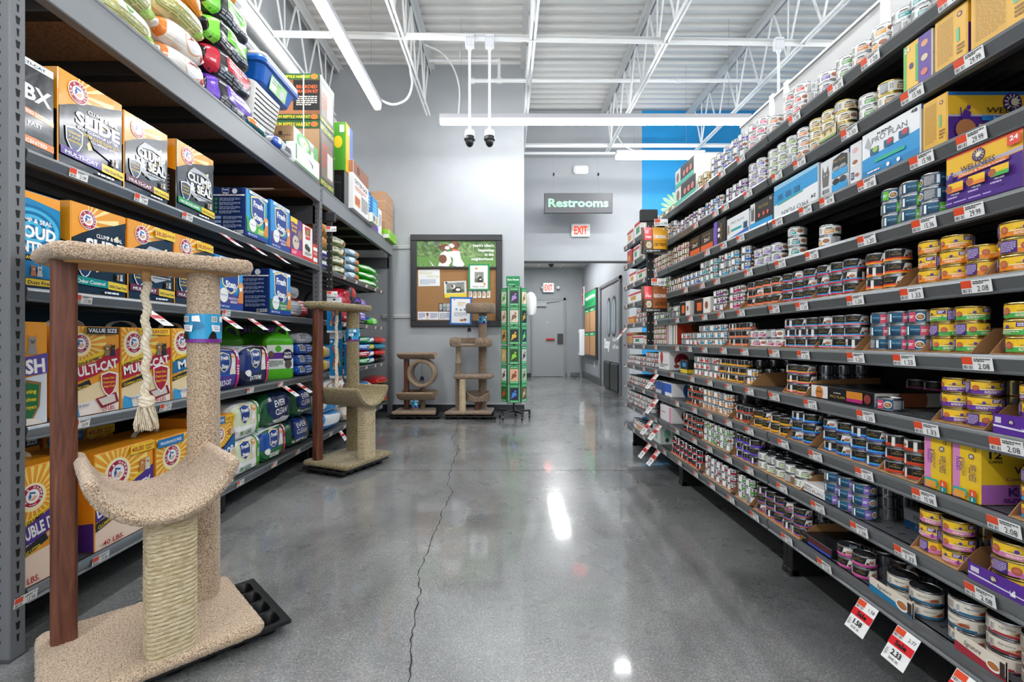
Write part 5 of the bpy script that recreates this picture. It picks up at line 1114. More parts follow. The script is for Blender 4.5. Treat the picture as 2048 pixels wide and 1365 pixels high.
cb2(0, 4.5, .2, 2.61, .47, .30, lambda A: (A.R(0, 0, 1, 1, 0x4a9a2a), A.E(.3, .85, .15, .15, 0x7ac04a), A.E(.75, .6, .14, .2, YEL), A.R(0, 0, .3, .25, YEL), A.E(.3, .35, .06, .05, 0x1c4fb0), A.E(.6, .25, .06, .05, 0x8ad04a), A.R(.8, .8, .95, .95, WH)), lambda A: (A.R(0, 0, 1, 1, 0xf2b81c), A.R(.5, 0, 1, 1, 0x6a7ab8), A.R(.2, .8, .5, .95, WH)), 0xe8a81c, 'tall green and yellow box standing on the black terrarium')
t = cb2(0, 4.45, .12, ZT, .325, .34, lambda A: (A.R(0, 0, 1, 1, 0x111212), A.R(.06, .1, .94, .86, 0x20282a), A.P([(.1, .2), (.4, .8), (.5, .8), (.2, .2)], 0x48545a), A.R(.06, .62, .94, .66, 0x3a403a)), lambda A: (A.R(0, 0, 1, 1, 0x111212), A.R(.1, .1, .9, .86, 0x1c2426)), 0x101111, 'black framed glass terrarium left of the white cage box', m=GLOSS, cat='terrarium', name='terrarium')
cb2(0, 4.58, .5, ZT+.001, .47, .1, lambda A: (A.R(0, 0, 1, 1, 0xdadada), A.R(0, .75, 1, 1, 0x9a6a4c)), lambda A: (A.R(0, 0, 1, 1, 0xf0efec), A.P([(0, .74), (1, .70), (1, 1), (0, 1)], 0x9a6248), A.E(.3, .87, .1, .08, 0x5a3424), A.T('CRITTER CAGE', .48, .56, .085, 0x1c1c1c, w=.86), A.lines(.1, .42, .8, .52, 3, 0xd85a2a), A.R(.08, .1, .42, .3, 0xe8832c), A.lines(.12, .13, .38, .27, 3, 0x7a3a10), A.lines(.5, .08, .95, .4, 9, 0x6a6a6a)), 0xe9e9e6, 'white CRITTER CAGE box overhanging the far top beam', xp=XL+.045)
for k, (D, c, h, lb) in enumerate([(5.10, 0x1a6ab0, .38, 'blue box right beside the CRITTER CAGE box'), (5.38, 0x2a9ad8, .36, 'light blue box with a purple foot on the far top deck')]):
    cb2(0, D, .24, ZT, h, .34, lambda A: (A.R(0, 0, 1, 1, c), A.R(0, .4, .3, 1, 0x6ab84a), A.lines(.2, .4, .9, .8, 5, 0x9ad0f0)), lambda A: (A.R(0, 0, 1, 1, c), A.lines(.2, .4, .8, .9, 5, 0x9ad8f4), A.R(0, 0, 1, .12, 0x7a2a9a if k else c)), c, lb)
cb2(0, 5.10, .24, ZT, .10, .08, lambda A: (A.R(0, 0, 1, 1, 0xd8dcd0), A.E(.3, .5, .2, .2, 0x4a7aa8)), lambda A: (A.R(0, 0, 1, 1, 0xdfe0d6), A.E(.3, .5, .15, .15, 0x3a6a98), A.E(.7, .5, .15, .15, 0xd8b060)), 0xdadcd2, 'small pale carton with round pictures before the blue box', xp=XL+.08)
cb2(0, 5.65, .14, ZT, .3, .3, lambda A: A.R(0, 0, 1, 1, 0xe8e8ea), lambda A: (A.R(0, 0, 1, 1, 0xf0f0f2), A.lines(.2, .3, .8, .8, 6, 0x333344)), 0xececee, 'narrow white box between the blue boxes and brown cartons')
bc = lambda A: (A.R(0, 0, 1, 1, 0xb98d68), A.R(0, .47, 1, .53, 0xc9a07c), A.R(.46, .7, .54, .74, 0x3a2a20))
for k in range(2): cb2(0, 5.97, .4, ZT+.115+.245*k, .243, .5, bc, bc, 0xb98d68, ('lower', 'upper')[k]+' plain brown carton above the lime green boxes', name='cardboard_carton')
lime = lambda A: (A.R(0, 0, 1, 1, 0x8fd02c), A.R(.2, .3, .7, .6, 0x6ab02a), A.R(.0, .0, .1, 1, 0xd8e8c0))
for k in range(2): cb2(0, 5.93, .44, ZT+.001+.057*k, .055, .4, lambda A: (A.R(0, 0, 1, 1, 0xe9efe0 if not k else 0x8fd02c), A.lines(.6, .3, .9, .6, 1, 0x3a8a3a)), lime, 0x8fd02c, ('lower', 'upper')[k]+' flat lime green box under the brown cartons', xp=XL+.05)
# ---- bags and jugs on the lower shelves, near bay
lsack(584, 618, ZL[1], .14, B(('R', 0, 0, 1, 1, 0xb9bbbf), ('lines', .1, .2, .9, .8, 5, 0x8d8f94), ('R', 0, .1, 1, .2, WH)), 0xb9bbbf, 'silver litter bag beside the ODOR SHIELD box', seed=41)
lsack(608, 636, ZL[1], .15, B(('R', 0, 0, 1, 1, 0xb81c2c), ('lines', .2, .3, .8, .8, 4, 0xe8d8d8)), 0xb81c2c, 'red litter bag against the middle rack post', sb=.05, seed=42)
lsack(586, 622, ZL[1], .11, B(('R', 0, 0, 1, 1, 0x9a9ca0), ('lines', .1, .2, .9, .8, 4, 0x6d6f74)), 0x9a9ca0, 'grey bag on top of the silver litter bag', sb=.06, dz=.14, seed=43)
lsack(431, 493, ZL[2], .235, lambda A: fs_bag(A), 0x1c50a8, 'blue and purple 42 lb Fresh Step bag with a pink end', d=.28, m=GLOSS, amp=.006, p=9, n=5, group='pillow bags of litter', seed=44)
lsack(496, 550, ZL[2], .25, lambda A: fs_bag(A, 0x14204a, 0xe0287a, 0x16337a, 'EXTREME'), 0x14204a, 'dark blue 42 lb Fresh Step bag left of the green jug', d=.28, m=GLOSS, amp=.008, p=9, n=5, group='pillow bags of litter', seed=45)
def jug(X, D, label, rz=1.0):
    t = thing('litter_jug', label, 'jug', (X, D, ZL[2]+.001), rz, 'green litter jugs')
    gc = 0x4fae1f; w, d = .23, .17
    def rr(f, z, fd=1): return [(x+w/2, y+d/2, z) for x, y, z in rrect(w*f, d*f*fd, z, r=.035)]
    MB().loft([rr(.94, 0), rr(1, .012), rr(1, .06), rr(.97, .07), rr(.97, .24), rr(1, .25), rr(1, .275), rr(.86, .30), rr(.45, .325), rr(.36, .335)], gc, PLAS).build('jug_body', t, ang=50)
    MB().lathe([(.033, .333), (.036, .337), (.036, .365), (.03, .37)], 0x5a2a86, PLAS, 24, (w*.36, d/2, 0)).build('purple_cap', t)
    MB().tube([(w*.55, d/2, .32), (w*.6, d/2, .36), (w*.75, d/2, .375), (w*.92, d/2, .355), (w*.96, d/2, .30), (w*.95, d/2, .27)], .0135, gc, PLAS, 12).build('handle', t)
    p = MB(); A = Art(w*.86, .17); A.R(0, 0, 1, 1, 0xdfe4dc); A.R(0, .42, 1, .68, 0x5a2a86); A.E(.78, .55, .2, .24, 0x1a1c3a); A.E(.78, .55, .18, .22, 0x1a1c3a); A.T("CAT'S", .78, .60, .09, WH, w=.26, b=.04); A.T('PRIDE', .78, .44, .11, WH, w=.3, b=.04); A.E(.42, .84, .12, .12, 0x4fae1f); A.P([(.3, .84), (.54, .84), (.42, .68)], 0x4fae1f); A.E(.15, .62, .1, .12, 0x6a5a4c); A.lines(.08, .1, .6, .36, 4, 0x5a6a5a); A.E(.8, .18, .14, .16, 0x5a5048)
    A.put(p, lambda u, v, l: (w*.07+u, .0015-l, .072+v), CARD); p.build('label', t)
    return t
jug(-1.668, 3.25, 'bright green litter jug with CAT\'S PRIDE label, in front')
jug(-1.90, 3.36, 'green litter jug standing behind the front jug and blue bag')
jug(-1.92, 3.05, 'green litter jug in shadow behind the purple bag')
for k in range(4): lsack(606, 636, ZL[2], .085, B(('R', 0, 0, 1, 1, 0x2458b8 if k < 3 else 0xb8bcc2), ('bars', .1, .3, .3, .8), ('lines', .4, .2, .9, .8, 3, 0xc8d4ec)), 0x2458b8 if k < 3 else 0xb8bcc2, ('small blue litter bag, %s of its stack' % ('bottom', 'second', 'third')[k]) if k < 3 else 'silver bag topping the small blue bag stack', dz=.083*k, d=.2, group='small bags by the middle post', seed=50+k)
for k in range(2): lsack(473, 533, ZL[3], .22, lambda A: fs_bag(A, WH, 0x4aa83c, 0xdde9c8, 'SIMPLY UNSCENTED'), 0xe9ecea, ('lower' if k == 0 else 'upper')+' white and green 42 lb Fresh Step bag, bottom shelf', dz=.212*k, d=.3, m=GLOSS, amp=.006, p=9, n=5, group='pillow bags of litter', seed=54+k)
lsack(534, 583, ZL[3], .22, lambda A: fs_bag(A, 0x1f6b3a, 0xd8245c, 0x1c50a8, 'ODOR SHIELD'), 0x1f6b3a, 'blue and green Fresh Step bag right of the white bags', d=.3, m=GLOSS, amp=.006, p=9, n=5, group='pillow bags of litter', seed=57)
ever = B(('R', 0, 0, 1, 1, 0x16243f), ('R', 0, 0, 1, .3, 0x1c5a34), ('R', 0, .0, .12, 1, 0x1c5a34), ('E', .4, .5, .24, .22, 0x1d3f8f), ('T', 'EVER', .45, .56, .14, WH, {'w': .34}), ('T', 'CLEAN', .45, .38, .14, WH, {'w': .4}), ('lines', .15, .14, .9, .26, 1, 0xd8d8d8))
lsack(584, 636, ZL[3], .22, ever, 0x16243f, 'dark navy and green litter bag, lower of the pair by the post', d=.3, m=GLOSS, seed=58, amp=.008)
lsack(540, 600, ZL[3], .24, B(('R', 0, 0, 1, 1, 0x1c5a34), ('E', .45, .5, .36, .3, 0x1a2a55), ('T', 'EVER', .4, .5, .16, WH, {'w': .3}), ('T', 'CLEAN', .45, .3, .15, WH, {'w': .4}), ('E', .5, .14, .3, .05, 0xd8dcdc)), 0x1c5a34, 'green wrapped litter bag with oval window, upper row', d=.28, m=GLOSS, dz=.212, seed=59, amp=.01)
lsack(598, 636, ZL[3], .22, ever, 0x16243f, 'dark navy litter bag, upper of the pair by the post', d=.3, m=GLOSS, dz=.212, seed=60, amp=.01)
# ---- far bay bags
fb = 'pet food bags in the far rack bay'
def col(x0, x1, zk, n, h, art, base, txt, sb=.02, d=.4, seed=0, amp=.01, **k):
    for i in range(n): lsack(x0, x1, ZL[zk], h, art, base, txt+', '+(('only one' if n == 1 else ('bottom', 'second', 'third', 'top')[i] if n == 4 else ('bottom', 'middle', 'top')[i] if n == 3 else ('lower', 'upper')[i])+' bag of that stack' if n > 1 else txt)[0 if n > 1 else len(txt)+0:] if n > 1 else txt, dz=(h-.006)*i, sb=sb, d=d, seed=seed+i, amp=amp, name='pet_food_bag', group=fb, **k)
gold = B(('R', 0, 0, 1, 1, 0xe8e2c8), ('P', [(.62, 0), (1, 0), (1, 1), (.7, 1)], 0xd8962a), ('P', [(.55, 0), (.64, 0), (.72, 1), (.62, 1)], 0x5a4030), ('R', 0, 0, 1, .2, 0x6d8a3a), ('lines', .1, .4, .5, .8, 3, 0x4a5a3a))
col(674, 703, 0, 4, .095, gold, 0xd8962a, 'cream and gold pet food bag on the upper far shelf', seed=70)
col(646, 672, 0, 2, .09, B(('R', 0, 0, 1, 1, 0x4a3aa0), ('P', [(0, .4), (1, .2), (1, .7), (0, .9)], 0xe0e0ea)), 0x4a3aa0, 'violet and white bag behind the black hanging strip', seed=75)
col(648, 672, 0, 2, .12, B(('R', 0, 0, 1, 1, 0xd08a24), ('R', 0, 0, 1, .12, 0x4a6a2a)), 0xd08a24, 'amber bag on the violet bags', sb=.03, seed=78, ) if 0 else None
for i in range(2): lsack(646, 673, ZL[0], .12, B(('R', 0, 0, 1, 1, 0xd08a24), ('R', 0, 0, 1, .12, 0x4a6a2a), ('lines', .5, .3, .9, .8, 3, 0xe8c070)), 0xd08a24, ('lower', 'upper')[i]+' amber bag stacked on the violet bags', dz=.175+.115*i, d=.4, name='pet_food_bag', group=fb, seed=80+i)
col(704, 728, 0, 4, .085, B(('R', 0, 0, 1, 1, 0x8fb4cc), ('P', [(.4, .1), (.9, .1), (.9, .6), (.5, .7)], 0xe0823c), ('R', 0, 0, 1, .15, 0x2a7a94), ('E', .25, .6, .12, .1, 0xdfe8ee)), 0x3a6a80, 'slate blue and orange bag on the upper far shelf', seed=84)
col(729, 769, 0, 3, .085, B(('R', 0, 0, 1, 1, 0x38b02c), ('P', [(0, .3), (.6, .3), (.6, .5), (0, .6)], 0xe8f4e0), ('P', [(.7, .1), (1, 0), (1, .9), (.8, .8)], 0x8ad860), ('E', .85, .6, .06, .05, 0x1c4fb0)), 0x38b02c, 'bright green pillow bag at the far shelf end', seed=88, p=2.4)
lsack(672, 692, ZL[1], .30, B(('R', 0, 0, 1, 1, 0x4a4c50), ('P', [(.2, .55), (1, .5), (1, .95), (.5, 1)], 0xe05ab0)), 0x4a4c50, 'grey and pink standing bag on the second far shelf', name='pet_food_bag', group=fb, seed=91, p=6)
lsack(693, 712, ZL[1], .17, B(('R', 0, 0, 1, 1, 0xc01c30), ('T', 'WORLDS BEST', .5, .2, .12, WH, {'w': .85}), ('E', .5, .6, .14, .12, WH)), 0xc01c30, 'lower red bag on the second far shelf', name='pet_food_bag', group=fb, seed=92, p=6)
lsack(693, 712, ZL[1], .17, B(('R', 0, 0, 1, 1, 0xc8182c), ('lines', .1, .2, .9, .8, 5, 0x8a1020)), 0xc8182c, 'upper crumpled red bag on the second far shelf', dz=.165, name='pet_food_bag', group=fb, seed=93, p=5, amp=.02)
for i in range(2): lsack(713, 743, ZL[1], .15, B(('R', 0, 0, 1, 1, 0x1b1b1f), ('R', 0, .5, .3, 1, 0x5a2ab0), ('P', [(.35, .3), (.8, .25), (.8, .9), (.4, .95)], 0x7a4ad0), ('lines', .4, .4, .75, .75, 2, 0xe0d8f0), ('lines', .3, .08, .9, .2, 1, 0xe8e8e8)), 0x1b1b1f, ('lower', 'upper')[i]+' black bag with violet panel, second far shelf', dz=.145*i, name='pet_food_bag', group=fb, seed=95+i)
lsack(700, 716, ZL[1], .18, B(('R', 0, 0, 1, 1, 0x1d1d20), ('P', [(.2, .3), (.9, .3), (.9, .85), (.3, .9)], 0xb81c2c)), 0x1d1d20, 'black bag with red panel leaning above the red bags', dz=.2, sb=.0, d=.2, name='pet_food_bag', group=fb, seed=98)
lsack(744, 766, ZL[1], .10, B(('R', 0, 0, 1, 1, 0x58c83c), ('E', .4, .5, .14, .1, 0xb8e8a0), ('P', [(0, .5), (.3, .8), (0, 1)], 0x1c4fb0)), 0x58c83c, 'small lime pillow bag at the end of the second far shelf', name='pet_food_bag', group=fb, seed=99, p=2.4)
for i in range(2): lsack(654, 669, ZL[2], .12, B(('R', 0, 0, 1, 1, 0xb09a86), ('R', 0, 0, .25, 1, 0xe0c030)), 0xb09a86, ('lower', 'upper')[i]+' tan bag with a yellow edge on the third far shelf', dz=.117*i, name='pet_food_bag', group=fb, seed=101+i)
for i in range(2): lsack(670, 693, ZL[2], .12, B(('R', 0, 0, 1, 1, 0x1f9ae0), ('P', [(0, .2), (.5, .1), (.4, .9), (.1, .8)], 0x58bcf0)), 0x1f9ae0, ('lower', 'upper')[i]+' sky blue bag behind the hanging rope, third far shelf', dz=.117*i, name='pet_food_bag', group=fb, seed=104+i, amp=.02)
mixc = [(0x1f9a48, 0x2a74c8, WH), (0xc01c34, 0x2a74c8, WH), (0x2a74c8, 0x1f9a48, YEL), (0x26a050, 0x2a84d8, WH)]
for i in range(4):
    c1, c2, c3 = mixc[i]
    lsack(728, 760, ZL[2], .085, B(('R', 0, 0, .45, 1, c1), ('R', .45, 0, 1, 1, c2), ('P', [(.3, .1), (.6, .3), (1, .5), (1, .75), (.5, .6)], c3), ('lines', .05, .3, .4, .7, 2, WH)), c1, '%s and blue pillow bag, %s of the mixed stack' % (('green', 'red', 'striped', 'mint green')[i], ('bottom', 'second', 'third', 'top')[i]), dz=.079*i, name='pet_food_bag', group=fb, seed=108+i, p=3)
for i, (c, n) in enumerate(((0x1a1a1c, 'black'), (0xc02a2a, 'red'), (0x1a8aa8, 'teal'), (0xc8302a, 'scarlet'))):
    lsack(755, 777, ZL[2], .08, B(('R', 0, 0, 1, 1, c), ('R', .7, 0, 1, 1, 0x17181a)), c, '%s gathered bag end at the far end of the third shelf' % n, dz=.079*i, sb=-.01, d=.3, name='pet_food_bag', group=fb, seed=113+i, p=2.2)
lsack(650, 694, ZL[3], .16, B(('R', 0, 0, 1, 1, 0x2a8ad0), ('P', [(.1, .3), (1, .2), (1, .6), (.2, .8)], WH)), 0x2a8ad0, 'lower blue and white bag beside the wooden cat tree post', name='pet_food_bag', group=fb, seed=118)
lsack(650, 694, ZL[3], .16, B(('R', 0, 0, 1, 1, WH), ('P', [(.1, .1), (.6, .1), (.5, .6), (.2, .5)], 0x2a9ae0), ('P', [(.6, .2), (1, .3), (1, .7), (.7, .6)], 0x7ac83c)), WH, 'white, blue and green bag above the blue and white bag', dz=.155, name='pet_food_bag', group=fb, seed=119)
for i in range(2): lsack(696, 714, ZL[3], .15, B(('R', 0, 0, 1, 1, 0xe8dccc), ('P', [(0, .3), (.6, .1), (1, .4), (.4, .6)], 0xe0702a), ('E', .6, .7, .1, .1, 0xc05a3a)), 0xe8dccc, ('lower', 'upper')[i]+' cream and orange bag by the carpeted post, bottom far shelf', dz=.146*i+(.0 if not i else 0), sb=.0, d=.3, name='pet_food_bag', group=fb, seed=121+i)
lsack(656, 700, ZL[3], .17, B(('R', 0, 0, 1, 1, 0xf2efea), ('E', .4, .4, .3, .1, 0xe08a4a), ('E', .4, .42, .26, .07, 0xf2efea)), 0xf2efea, 'white bag with an orange curve topping the bottom far shelf', dz=.31, name='pet_food_bag', group=fb, seed=124)
for i in range(2): lsack(716, 757, ZL[3], .17, B(('R', 0, 0, 1, 1, 0xf2f2f0), ('P', [(.1, .1), (.4, 0), (.7, .9), (.4, 1)], 0xe8b028), ('P', [(.35, .7), (.6, .6), (.7, .9), (.45, 1)], 0x2a84c8)), 0xf2f2f0, ('lower', 'upper')[i]+' white bag with a yellow stripe, bottom far shelf', dz=.165*i, name='pet_food_bag', group=fb, seed=126+i, p=3)
for i in range(3): lsack(758, 781, ZL[3], .12, B(('R', 0, 0, 1, 1, 0xb8242a), ('R', 0, 0, 1, .3, 0x1a1a1c), ('R', 0, .3, 1, .36, 0xe8b028)), 0xb8242a, ('bottom', 'middle', 'top')[i]+' red and black bag at the end of the bottom far shelf', dz=.115*i, sb=-.01, d=.3, name='pet_food_bag', group=fb, seed=129+i, p=2.4)
# ================================================================ hanging strips, sale tags
def sale_tag(s, x, D, z, price_, label, w=.075, h=.098, tilt=28, red=0xe0222c):
    m = MB(); A = Art(w, h); m.box(-w/2, w/2, 0, .0008, -h, 0, 0xf6f6f4, CARD); k = w/h
    A.R(.02, .72, .42, .98, 0xe8502a); A.bars(.04, .70, .42, .80, 9, bg=0xf6f6f4); A.T(price_.replace('3', '7'), .78, .78, .1, 0x222222, w=.3, b=0)
    A.R(0, .44, 1, .68, red); A.T('Sale', .5, .5, .13, 0x1a1414, w=.5, b=.045); A.T(price_, .5, .22, .15, 0x1a1a1a, w=.42, b=.03); A.T('SAVE .30', .5, .08, .07, 0x333333, w=.4, b=.01)
    for i in range(4): A.P([(.08, .12+.05*i), (.18, .16+.05*i), (.18, .175+.05*i), (.08, .14+.05*i)], 0x555555)
    A.put(m, front(-w/2, -.0003, -h)); o = m.build('sale_tag', smooth=False, loc=(x+s*.0025, D, z-.042)); o.rotation_euler = (radians(-tilt), 0, s*pi/2)
    return tag(o, label, 'price tag', 'red and white sale tags hanging from the shelf rails')
for i, (x, k, D, lb) in enumerate([(437, 0, 0, 'nearest of three hanging sale tags under the Fresh Step boxes, upper left shelf'), (490, 0, 0, 'middle of three hanging sale tags under the Fresh Step boxes, upper left shelf'), (540, 0, 0, 'farthest of three hanging sale tags, upper left shelf'),
        (285, 1, 0, 'sale tag on the second left shelf beside the rope'), (437, 1, 0, 'sale tag right of the carpeted post, second left shelf'), (492, 1, 0, 'sale tag below the second blue box, second left shelf'), (540, 1, 0, 'sale tag below the ODOR SHIELD box'),
        (560, 2, 0, 'sale tag below the green jug, third left shelf'), (588, 2, 0, 'sale tag right below the small blue bags, third left shelf')]):
    sale_tag(1, XL, DL(x+8), ZL[k], '14.99', lb, tilt=55, w=.062, h=.115)
for i, (x, k) in enumerate([(674, 2), (680, 3)]): sale_tag(1, XL, DL(x), ZL[k], '9.99', ('sale tag on the third shelf behind the hanging rope', 'sale tag on the bottom shelf behind the olive cat tree')[i], tilt=33)
def clip_strip(X, D, z0, z1, label, w=.045, head=True):
    t = thing('clip_strip', label, 'display strip', (X, D, z0)); m = MB(); m.rbox(-w/2, w/2, 0, .02, 0, z1-z0, 0x121213, PAINT, .002); z = .03
    while z < z1-z0-.02:
        for s in (-1, 1): m.add([(s*w*.32-.003, -.0004, z-.004), (s*w*.32+.003, -.0004, z-.004), (s*w*.32+.003, -.0004, z+.004), (s*w*.32-.003, -.0004, z+.004)], [(0, 1, 2, 3)], 0xc8c0b0, MATTE)
        z += .06
    m.build('strip_bar', t)
    MB().rbox(-.07, .05, .0, .03, z1-z0, z1-z0+.085, 0x1b1c1e, PAINT, .006).build('top_bracket', t)
    return t
clip_strip(-1.505, 4.0, 1.42, 2.0, 'black perforated hanging strip beside the middle post of the left rack')
def hook_tag(X, D, z, txt, label):
    m = MB(); m.box(-.045, .045, 0, .001, 0, .045, 0xf2f2f0, CARD); A = Art(.09, .045); A.R(.03, .5, .42, .95, 0xe8502a); A.bars(.05, .08, .42, .45, 9, bg=0xf2f2f0); A.T(txt, .72, .15, .4, 0x222222, w=.4, b=.0); A.put(m, front(-.045, -.0003, 0)); 
    return tag(m.build('hook_price_tag', smooth=False, loc=(X, D, z)), label, 'price tag')
hook_tag(-1.48, 3.975, 2.0-.09, '14.99', 'white price tag at the top of the left hanging strip')
hook_tag(-1.47, 3.975, 1.36, '1.99', 'white price tag above the blue hanging toy packs')
def toypack(X, D, z, h, label, w=.14):
    m = MB(); m.box(-w/2, w/2, 0, .004, 0, h, 0x1d8ac8, CARD); A = Art(w, h)
    A.R(0, 0, 1, 1, 0x1d8ac8); A.R(0, .88, 1, 1, 0xd8dde0); A.E(.5, .94, .1, .06, 0x222426); A.R(.0, .86, 1, .88, WH); A.E(.14, .8, .1, .1, WH); A.P([(.3, .72), (.42, .72), (.5, .86), (.42, .86)], WH); A.P([(.55, .7), (.62, .7), (.6, .86), (.55, .86)], 0xe8402a); A.E(.35, .3, .13, .1, 0xc8a078); A.E(.75, .34, .13, .1, 0xc8a078); A.P([(.3, .3), (.2, .2), (.4, .2)], 0xd8b088); A.R(0, 0, 1, .06, WH)
    A.put(m, front(-w/2, -.0003, 0)); m.tube([(-.03, -.006, h*.7), (-.0, -.012, h*.5), (-.02, -.01, h*.32), (.01, -.01, h*.24)], .005, 0xf0602a, MATTE, 6); m.tube([(.02, -.006, h*.66), (.03, -.01, h*.4), (.035, -.008, h*.26)], .0035, 0xf0c040, MATTE, 6)
    return tag(m.build('toy_pack', loc=(X, D, z)), label, 'toy pack', 'blue hanging cat toy packs')
toypack(-1.462, 4.0, 1.055, .30, 'upper blue cat toy pack with orange ribbons hanging by the middle post', .125)
toypack(-1.468, 4.06, .66, .40, 'lower left blue cat toy pack behind the olive cat tree', .11)
toypack(-1.355, 4.08, .66, .38, 'lower right blue cat toy pack behind the hanging rope', .10)
# ================================================================ right can shelves
XN = 1.113; XK = 1.56
def DR_(x): return XN*F/(x-VX)
ZR = [1.872, 1.689, 1.499, 1.325, 1.144, .961, .782, .601, .421, .229]
sect = [(.80, 2.0), (2.004, 3.22), (3.224, 4.44)]
Gs = [thing('shelving_unit', l, 'shelving unit', (XN, d0, 0)) for l, (d0, d1) in zip(('ten-shelf can display unit nearest the camera on the right', 'middle ten-shelf can display unit on the right', 'farthest ten-shelf can display unit, ending before the hallway'), sect)]
PRC = [
 [(1413, '1.20'), (1445, '1.20'), (1483, '1.20'), (1527, '1.38'), (1590, '1.20'), (1672, '1.20'), (1742, '1.20'), (1905, '1.38')],
 [(1392, '1.20'), (1432, '1.20'), (1452, '1.20'), (1497, '1.20'), (1555, '1.20'), (1600, '1.20'), (1700, '1.50'), (1826, '15.98'), (1940, '29.99')],
 [(1415, '20.19'), (1448, '10.99'), (1482, '10.99'), (1556, '10.99'), (1612, '13.99'), (1655, '47.99'), (1735, '57.60'), (1845, '15.98'), (1945, '29.99')],
 [(1372, '1.20'), (1405, '1.20'), (1435, '1.20'), (1498, '1.20'), (1562, '1.20'), (1625, '1.20'), (1735, '1.20'), (1850, '15.36'), (1940, '29.99')],
 [(1355, '1.20'), (1382, '1.20'), (1410, '1.20'), (1443, '1.25'), (1483, '1.25'), (1550, '1.20'), (1605, '1.33'), (1712, '1.20'), (1825, '1.33'), (1955, '2.08')],
 [(1355, '1.20'), (1380, '1.20'), (1410, '1.20'), (1448, '1.25'), (1490, '1.25'), (1550, '1.20'), (1608, '1.33'), (1713, '1.20'), (1810, '1.33'), (1957, '2.08')],
 [(1345, '1.20'), (1385, '1.20'), (1420, '1.25'), (1458, '1.25'), (1500, '1.25'), (1550, '1.20'), (1622, '1.33'), (1733, '1.20'), (1855, '1.33'), (2015, '2.08')],
 [(1355, '1.20'), (1390, '1.20'), (1420, '1.25'), (1458, '1.25'), (1500, '1.25'), (1568, '1.20'), (1632, '1.33'), (1730, '1.20'), (1850, '15.98'), (2010, '2.08')],
 [(1355, '1.20'), (1390, '1.20'), (1420, '1.25'), (1458, '1.25'), (1500, '1.25'), (1565, '1.20'), (1637, '1.20'), (1720, '1.38'), (1812, '1.33'), (1962, '2.08')],
 [(1330, '1.20'), (1360, '1.20'), (1392, '1.20'), (1425, '1.20'), (1463, '1.20'), (1510, '1.20'), (1575, '20.30'), (1650, '1.20')]]
for (d0, d1), t in zip(sect, Gs):
    for k, z in enumerate(ZR):
        lb = [(DR_(x), s) for x, s in PRC[k] if d0+.03 < DR_(x) < d1-.03]
        if d0 > 3: lb += [(DR_(x), '1.20') for x in (1253, 1268, 1288, 1312)]
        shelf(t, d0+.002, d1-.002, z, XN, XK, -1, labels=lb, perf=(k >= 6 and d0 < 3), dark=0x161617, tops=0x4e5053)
    m = MB(); m.box(XK, XK+.02, d0, d1, .05, 2.02, 0x0d0d0e, PAINT); m.box(XK-.001, XK, (d0+d1)/2-.002, (d0+d1)/2+.002, .2, 2, 0x222222, PAINT); off(m.build('back_panel', t), t)
    for D in (d0, d1):
        m = MB(); a, b = (D, D+.03) if D == d0 else (D-.03, D); m.box(XK-.03, XK+.03, a, b, 0, 2.05, 0x151516, PAINT); z = .1
        while z < 2.0: m.add([(XK-.0304, a+.008, z), (XK-.0304, a+.014, z), (XK-.0304, a+.014, z+.015), (XK-.0304, a+.008, z+.015)], [(0, 1, 2, 3)], 0x000000, MATTE); z += .026
        off(m.build('slotted_upright', t), t)
        m = MB(); m.rbox(XN+.085, XK, a, b, 0, .165, 0x121213, PAINT, .004); m.rbox(XN+.08, XN+.12, a, b, 0, .03, 0x1a1a1b, PLAS, .003); off(m.build('base_foot', t), t)
m = MB(); m.box(1.75, 1.79, -2, 3.5, 0, 2.57, 0, WW); struct('wall_panel_right', m)
m = MB(); m.box(1.735, 1.795, 3.06, 3.10, 0, 2.60, 0xe8e8e8, PAINT); m.box(1.735, 1.795, 2.90, 2.94, 0, 2.60, 0xe8e8e8, PAINT); m.box(1.735, 1.795, 2.14, 2.18, 0, 2.60, 0xe8e8e8, PAINT); m.box(1.74, 1.80, -2, 3.5, 2.57, 2.585, 0xdddddd, PAINT); struct('trim_panel_right', m)
# ---------------------------------------------------------------- cans
FOOD = 0x9a5a3c
def lblW(c2, c3=None):
    def f(A, hi):
        A.R(0, 0, 1, 1, 0xf6c62a); A.R(0, 0, 1, .40, c2); A.R(0, .36, 1, .44, 0xf3e6b8)
        for b in (0, .5):
            A.R(b+.27, .02, b+.40, .98, 0x43246e); A.R(b+.17, .62, b+.26, .96, 0x4b2a86)
            A.E(b+.10, .62, .018, .018, 0x4a3aa0, 10); A.P([(b+.21, .1), (b+.24, .12), (b+.235, .5), (b+.215, .42)], c3 or c2)
            if hi: A.T('WELLNESS', b+.10, .47, .11, 0x4a3a20, w=.12, b=.0); A.lines(b+.18, .66, b+.25, .92, 2, 0xffffff); A.lines(b+.28, .1, b+.39, .9, 6, 0xcbb8e8); A.lines(b+.03, .08, b+.19, .3, 2, 0xfff0d8)
            A.E(b+.455, .5, .034, .034, 0xb5553a, 12)
            if hi: A.E(b+.455, .5, .026, .024, 0xc9724e, 10)
    return f
